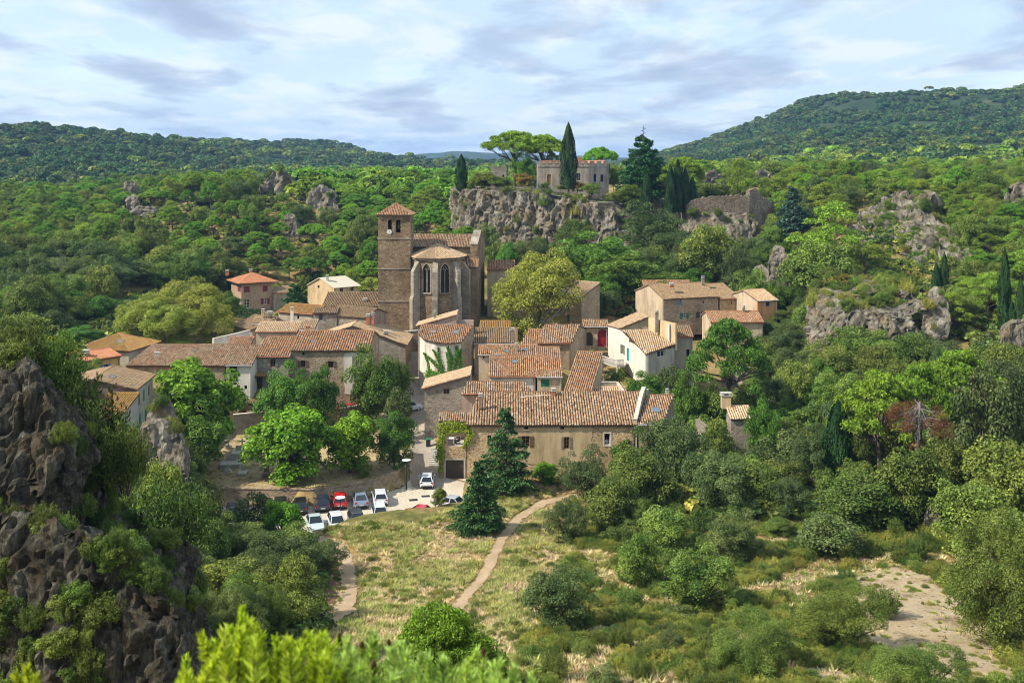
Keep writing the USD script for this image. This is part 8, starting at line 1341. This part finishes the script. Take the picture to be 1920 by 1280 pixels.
# ------------------------------------------------------------------ near pine crown and blurred pine shoots at the bottom edge
q = P(826, 1128, 30); plant('nearpine', q[0], q[1], q[2] - 5.6, 250 / F * 30, 5.6, 'bright green domed pine crown at the bottom centre', 'tree', None, 'pine_tree', v=0)
def shoot_pine(label, spots, look, seed, name='young_pine'):
    rng = np.random.default_rng(seed); c = P(*spots[0][:3]); base = np.array([c[0], c[1] + .5, g(c[0], c[1] + .5)]); x = thing(name, label, 'pine', loc=base); st_, nd, bu = MB(), MB(), MB()
    for px, py, Y, L in spots:
        tip = P(px, py, Y); d = unit(np.array([rng.normal() * .22, rng.normal() * .22, 1.0])); root = tip - d * L; st_.tube([base + rng.normal(size=3) * .05, base * .5 + root * .5 - [0, 0, .25], root - [0, 0, .2], root, tip - d * .02], [.022, .014, .009, .006, .003], 5)
        n = int(1150 * L); t = rng.uniform(0, 1, n); a = rng.uniform(0, 2 * np.pi, n); e1 = unit(np.cross(d, [1, 0, 0])); e2 = np.cross(d, e1); rad = np.cos(a)[:, None] * e1 + np.sin(a)[:, None] * e2; ln = .058 * rng.uniform(.75, 1.2, n) * (1 - .35 * t); ax = rad * .72 + d * (.55 + .7 * t[:, None]); ax /= np.linalg.norm(ax, axis=1, keepdims=True)
        p0 = root + d * (t * L)[:, None]; nr = rdir(rng, n); nr -= (nr * ax).sum(1, keepdims=True) * ax; nr /= np.linalg.norm(nr, axis=1, keepdims=True); nd.add(*leaf_quads(p0 + ax * (ln / 2)[:, None], nr, ax, ln, .0075, rng))
        if rng.random() < .04: m_ = trimesh.creation.icosphere(1, .012); m_.apply_scale([1, 1, 2.2]); bu.tm(m_, trimesh.transformations.translation_matrix(tip + d * .02))
    mesh('stems', st_, 'bark', x); tone_of(mesh('needles', nd, look, x), 4)
    if not bu.empty(): mesh('buds', bu, 'leaf_brown', x, kind='stuff')
_sr = np.random.default_rng(31)
def shoots(x0, x1, top, n, Y=(3.6, 5.2)): return [((px := _sr.uniform(x0, x1)), np.interp(px, [a for a, _ in top], [b for _, b in top]) + abs(_sr.normal()) * 55, _sr.uniform(*Y), _sr.uniform(.13, .26)) for _ in range(n)]
shoot_pine('blurred yellow-green pine shoots at the bottom left of centre', [(455, 1142, 4.2, .28)] + shoots(330, 640, [(310, 1250), (380, 1215), (455, 1150), (520, 1195), (600, 1185), (640, 1200)], 84), 'leaf_shoot', 1)
shoot_pine('blurred pale green pine shoots at the bottom centre', [(700, 1190, 4.4, .26)] + shoots(620, 860, [(620, 1210), (700, 1185), (760, 1210), (860, 1240)], 62), 'leaf_shoot_pale', 2)
shoot_pine('blurred pine shoots right of the domed pine crown', [(895, 1222, 4.3, .24)] + shoots(840, 1000, [(840, 1250), (895, 1225), (950, 1240), (1000, 1265)], 34), 'leaf_shoot_pale', 3)
shoot_pine('single blurred pine shoot at the bottom left corner', [(50, 1255, 4.2, .2), (30, 1268, 4.3, .2), (66, 1270, 4.4, .18)], 'leaf_shoot', 4); shoot_pine('tiny lone pine shoot beside the left shoots', [(378, 1192, 4.3, .14), (384, 1206, 4.2, .1)], 'leaf_shoot', 5)
# ------------------------------------------------------------------ climbers
def climber(label, wall, spots, leaf, seed, name='ivy', size=.2, stems=True, out=.06):
    "Leaves along wandering stems over a wall; spots: pixel polylines with a width in metres."
    rng = np.random.default_rng(seed); x = thing(name, label, 'climbing plant', loc=(wall.o[0], wall.o[1], 0)); lf, st_ = MB(), MB()
    for line, wd, n in spots:
        q = np.array([wall.sz(*p) for p in line]); t = np.linspace(0, len(q) - 1, n); u = np.interp(t, range(len(q)), q[:, 0]); z = np.interp(t, range(len(q)), q[:, 1]); taper = np.linspace(1, .35, n); u2 = u + rng.normal(size=n) * wd * taper; z2 = z + rng.normal(size=n) * wd * taper
        c = np.array([wall.pt(a, b, -out - abs(rng.normal()) * .08) for a, b in zip(u2, z2)]); nr = -wall.n + rng.normal(size=(n, 3)) * .45 + [0, 0, .35]; nr /= np.linalg.norm(nr, axis=1, keepdims=True); lf.add(*leaf_quads(c, nr, np.array([[0, 0, -1.0]]) + rdir(rng, n) * .8, size, size * .8, rng)); st_.tube([wall.pt(a, b, -.03) for a, b in q], np.linspace(.05, .015, len(q)), 5)
    mesh('stems', st_, 'bark', x); tone_of(mesh('leaves', lf, leaf, x), 4)
W_ = {i: w for i, w in enumerate(rnd.walls)}
climber('light green ivy fanning over the round house front', W_[2], [([(832, 702), (826, 680), (812, 655)], .22, 420), ([(826, 690), (806, 672), (795, 662)], .2, 320), ([(830, 702), (822, 670), (822, 650)], .18, 300)], 'leaf_ivy', 1)
climber('thick ivy columns on the round house right side', W_[3], [([(840, 704), (848, 672), (838, 650)], .25, 520), ([(850, 704), (858, 670), (856, 648)], .25, 560), ([(862, 704), (864, 680), (864, 655)], .22, 420), ([(848, 700), (842, 685), (836, 660)], .18, 260)], 'leaf_ivy', 2)
climber('low ivy mass at the foot of the round house', W_[1], [([(800, 703), (812, 700), (826, 702)], .4, 700), ([(805, 700), (803, 680), (797, 664)], .16, 240)], 'leaf_ivy', 3)
gwf = gar.walls[0]; climber('yellow-green vine wrapped round the loggia opening', gwf, [([(824, 862), (826, 840), (828, 815), (832, 798)], .30, 1500), ([(826, 800), (850, 797), (876, 797)], .30, 1500), ([(828, 806), (850, 808), (876, 806)], .22, 700), ([(874, 800), (880, 815), (868, 838)], .16, 420), ([(826, 885), (826, 862)], .14, 240)], 'leaf_vine', 4, name='vine')
climber('ivy patch on the right of the farmhouse wall', m1.front, [([(1150, 850), (1165, 835), (1178, 826)], .35, 420), ([(1158, 850), (1150, 842)], .3, 220)], 'leaf_broad', 5); climber('creeper reaching from the garage vine to the farmhouse wall', m1.front, [([(876, 832), (884, 818), (888, 808)], .12, 200)], 'leaf_vine', 6, name='vine')
# ------------------------------------------------------------------ ground cover nobody could count
_gr = np.random.default_rng(55)
def cover(name, poly, n, protos, w, h, label, seed, dens=None, lookz=0.0):
    rng = np.random.default_rng(seed); x0, y0, x1, y1 = poly.bounds; p = np.stack([rng.uniform(x0, x1, n * 3), rng.uniform(y0, y1, n * 3)], 1); p = p[shapely.contains(poly, shapely.points(p))]; p = p[~shapely.contains(BUSY_G, shapely.points(p))][:n * 2]
    if dens is not None: d = meshkit.fbm(np.c_[p / dens[0], p[:, :1] * 0 + seed], 3, seed); p = p[d > dens[1]]
    p = p[:n]; s = rng.uniform(.6, 1.3, len(p)); scatter(name, protos, np.c_[p, gv(p[:, 0], p[:, 1]) - lookz, rng.uniform(*w, len(p)) * s, rng.uniform(*h, len(p)) * s, rng.integers(0, len(protos), len(p))], label)
def cover2(name, poly, n, label, seed):
    rng = np.random.default_rng(seed); x0, y0, x1, y1 = poly.bounds; p = np.stack([rng.uniform(x0, x1, n * 6), rng.uniform(y0, y1, n * 6)], 1); p = p[shapely.contains(poly, shapely.points(p))]; e = shapely.distance(poly.boundary, shapely.points(p)); p = p[rng.random(len(p)) < np.clip(1.1 - e / 2.2, .22, 1)][:n]
    scatter(name, [(tuft(11, 30, .8), 'leaf_grass'), (tuft(12, 30, .8), 'leaf_greengrass'), (class_crown('scrub', 0), 'leaf_scrub')], np.c_[p, gv(p[:, 0], p[:, 1]), rng.uniform(.3, .9, len(p)), rng.uniform(.12, .4, len(p)), rng.integers(0, 3, len(p))], label)
MEADOW = area((560,1010),(640,985),(780,985),(860,950),(900,905),(1050,880),(1090,930),(1080,1000),(1150,1050),(1050,1120),(1000,1300),(600,1300),(600,1170),(655,1150),(660,1060))
gp = [(tuft(1), 'leaf_grass'), (tuft(2, 20), 'leaf_grass'), (tuft(3, 34), 'leaf_greengrass')]
cover('dry_grass', MEADOW, 13000, gp[:2], (.35, .7), (.14, .30), 'dry straw grass of the meadow', 1); cover('green_grass', MEADOW, 5200, gp[2:], (.45, 1.2), (.2, .42), 'greener grass clumps of the meadow', 2, dens=(3.4, .47)); cover('meadow_herbs', MEADOW, 700, scr, (.5, 1.2), (.25, .55), 'low green herbs scattered over the meadow', 45, dens=(4.5, .5))
NEAR = area((950,1300),(1000,1180),(1060,1060),(1100,960),(1200,960),(1400,990),(1600,1000),(1900,990),(2050,990),(2050,1300)); cover('near_scrub', NEAR.difference(shapely.union_all(BARE[:1]).buffer(-1.0)), 4200, scr, (.9, 1.9), (.4, 1.0), 'low garrigue scrub among the near bushes', 3, dens=(4.0, .44)); scatter('stones', [(STONE, 'rock_pale')], (lambda p_: np.c_[p_, gv(p_[:, 0], p_[:, 1]) + .03, _gr.uniform(.08, .32, len(p_)), _gr.uniform(.08, .22, len(p_)), 0 * p_[:, 0]])(np.vstack([poisson(b_, .9, 70 + i_, avoid=False) for i_, b_ in enumerate(BARE)])), 'small pale stones on the bare soil'); cover2('soil_grass', shapely.union_all(BARE), 800, 'sparse dry tufts on the bare soil', 44); cover('dry_grass', NEAR, 5000, gp, (.5, .9), (.15, .35), 'dry grass between the near bushes', 4)
SLOPE = area((-60,520),(-60,395),(230,352),(420,352),(640,420),(710,520),(690,560),(400,540)); fb = lambda s: [(far_tree('x', None, s, 90, .3), 'leaf_scrub'), (far_tree('x', None, s + 1, 90, .3), 'leaf_holm'), (far_tree('x', None, s + 2, 90, .3), 'leaf_oak')]
cover('hill_scrub', SLOPE, 4200, fb(300), (1.6, 3.4), (1.0, 2.2), 'low scrub under the pines of the left hill', 5); cover('hill_scrub', area((1180,400),(1300,390),(1480,405),(1600,395),(1780,405),(2050,400),(2050,325),(1480,333),(1200,350)), 6000, fb(310), (1.8, 3.8), (1.2, 2.4), 'low scrub under the plateau pines', 6)
cover('wood_undergrowth', area((1190,930),(1330,820),(1420,700),(1490,540),(1600,520),(1560,660),(2060,690),(2060,985),(1600,990),(1250,965)), 2600, fb(320), (1.4, 2.8), (.9, 2.0), 'undergrowth of the right-hand wood', 7); cover('wood_undergrowth', area((890,520),(1000,490),(1200,490),(1420,490),(1500,560),(1210,600),(1100,600)), 900, fb(330), (1.4, 2.8), (.9, 2.0), 'undergrowth below the castle cliff', 8)
cover('wood_undergrowth', area((-80,760),(100,640),(240,560),(440,520),(440,570),(240,640),(100,720),(60,800)), 900, fb(340), (1.6, 3.2), (1.2, 2.4), 'undergrowth of the left shady wood', 9); cover('wood_undergrowth', area((330,1240),(340,1030),(420,1000),(600,1012),(632,1160),(560,1230)), 1300, fb(350), (.9, 1.8), (.6, 1.4), 'undergrowth of the thicket left of the meadow', 10)
cover('hill_scrub', area((1560,600),(1600,440),(1680,400),(1780,400),(1900,420),(1920,640),(1780,650)), 1500, fb(360), (1.2, 2.8), (.8, 1.8), 'low scrub between the rocks on the right', 46); cover('hill_scrub', area((1760,700),(1900,600),(2050,600),(2050,720),(1780,740)), 500, fb(370), (1.2, 2.8), (.8, 1.8), 'low scrub under the right-hand cypresses', 47)
cover('dry_grass', CEM.buffer(-.8), 900, gp, (.4, .8), (.12, .28), 'dry grass of the cemetery', 48)
# far woods: one mass per slope
def far_wood(name, poly, spacing, w, h, label, seed, looks=('leaf_far', 'leaf_hill', 'leaf_holm', 'leaf_oak'), pr=(.4, .36, .16, .08)):
    p = poisson(poly, spacing, seed, avoid=False); rng = np.random.default_rng(seed); f_ = meshkit.fbm(np.c_[p / (spacing * 9), p[:, :1] * 0], 4, seed); p = p[(f_ < .66) | (rng.random(len(p)) < .3)]; n = len(p); f_ = meshkit.fbm(np.c_[p / (spacing * 5), p[:, :1] * 0 + 3], 3, seed); cs = np.cumsum(pr); k = np.clip(np.searchsorted(cs, np.clip((f_ - .25) / .5 + rng.normal(size=n) * .22, 0, .999)), 0, len(looks) - 1); s = np.clip(np.exp(rng.normal(size=n) * .26), .5, 1.4); protos = [(far_tree('f', None, seed + i, 130, .26, i == 3), looks[i]) for i in range(len(looks))]
    scatter(name, protos, np.c_[p, gv(p[:, 0], p[:, 1]) - .8, rng.uniform(*w, n) * s, rng.uniform(*h, n) * s, k], label); return n
fan = lambda u0, u1, a, b: shapely.Polygon([(u0 * a, a), (u1 * a, a), (u1 * b, b), (u0 * b, b)])
N = [far_wood('far_wood', fan(-.62, -.24, 350, 680), 5.0, (5, 7), (3.5, 6), 'dark oak wood on the near left hillside', 401), far_wood('far_wood', fan(-.62, -.20, 680, 1030), 6.6, (6.5, 9), (4.5, 7), 'dark oak wood on the upper left hillside', 402), far_wood('far_wood', fan(-.34, .02, 900, 1720), 9.5, (9.5, 13), (6, 9), 'wood on the second left ridge', 403), far_wood('far_wood', fan(-.24, .16, 400, 900), 6.6, (6, 8.5), (4.5, 7), 'bright pine wood on the low hill behind the church', 404, ('leaf_pine', 'leaf_aleppo', 'leaf_oak', 'leaf_pine'), (.3, .25, .2, .25)),
    far_wood('far_wood', fan(.12, .62, 450, 760), 7.0, (7, 10), (6, 9), 'mixed wood at the foot of the right mountain', 405, ('leaf_far', 'leaf_hill', 'leaf_oak', 'leaf_aleppo'), (.25, .3, .2, .25)), far_wood('far_wood', fan(.12, .62, 760, 1400), 7.4, (7, 10), (4.5, 7), 'dark evergreen wood on the right mountain', 406), far_wood('far_wood', fan(-.24, -.02, 330, 460), 6.5, (6, 9), (6, 8), 'umbrella pine wood in the valley', 407, ('leaf_pine', 'leaf_aleppo', 'leaf_pine', 'leaf_pine'), (.3, .2, .2, .3))]
# ------------------------------------------------------------------ air
hz_ = MB(); z0_, z1_ = min(float(ZZ.min()), 0.0) - 3.0, float(ZZ.max()) + 30.0; hz_.box(np.array([0.0, 2700.0, (z0_ + z1_) / 2]), (15300.0, 8900.0, z1_ - z0_))
LOOK['haze'] = usdkit.material(stage, '/World/Looks/haze_look', {'v': ('principled_volume', {'color': (0.34, 0.58, 1.0), 'density': 0.0001, 'anisotropy': 0.2})}, [], volume='v.volume')
tag(mesh('haze', hz_, 'haze'), 'thin bluish air over the valley', None, None, 'stuff')
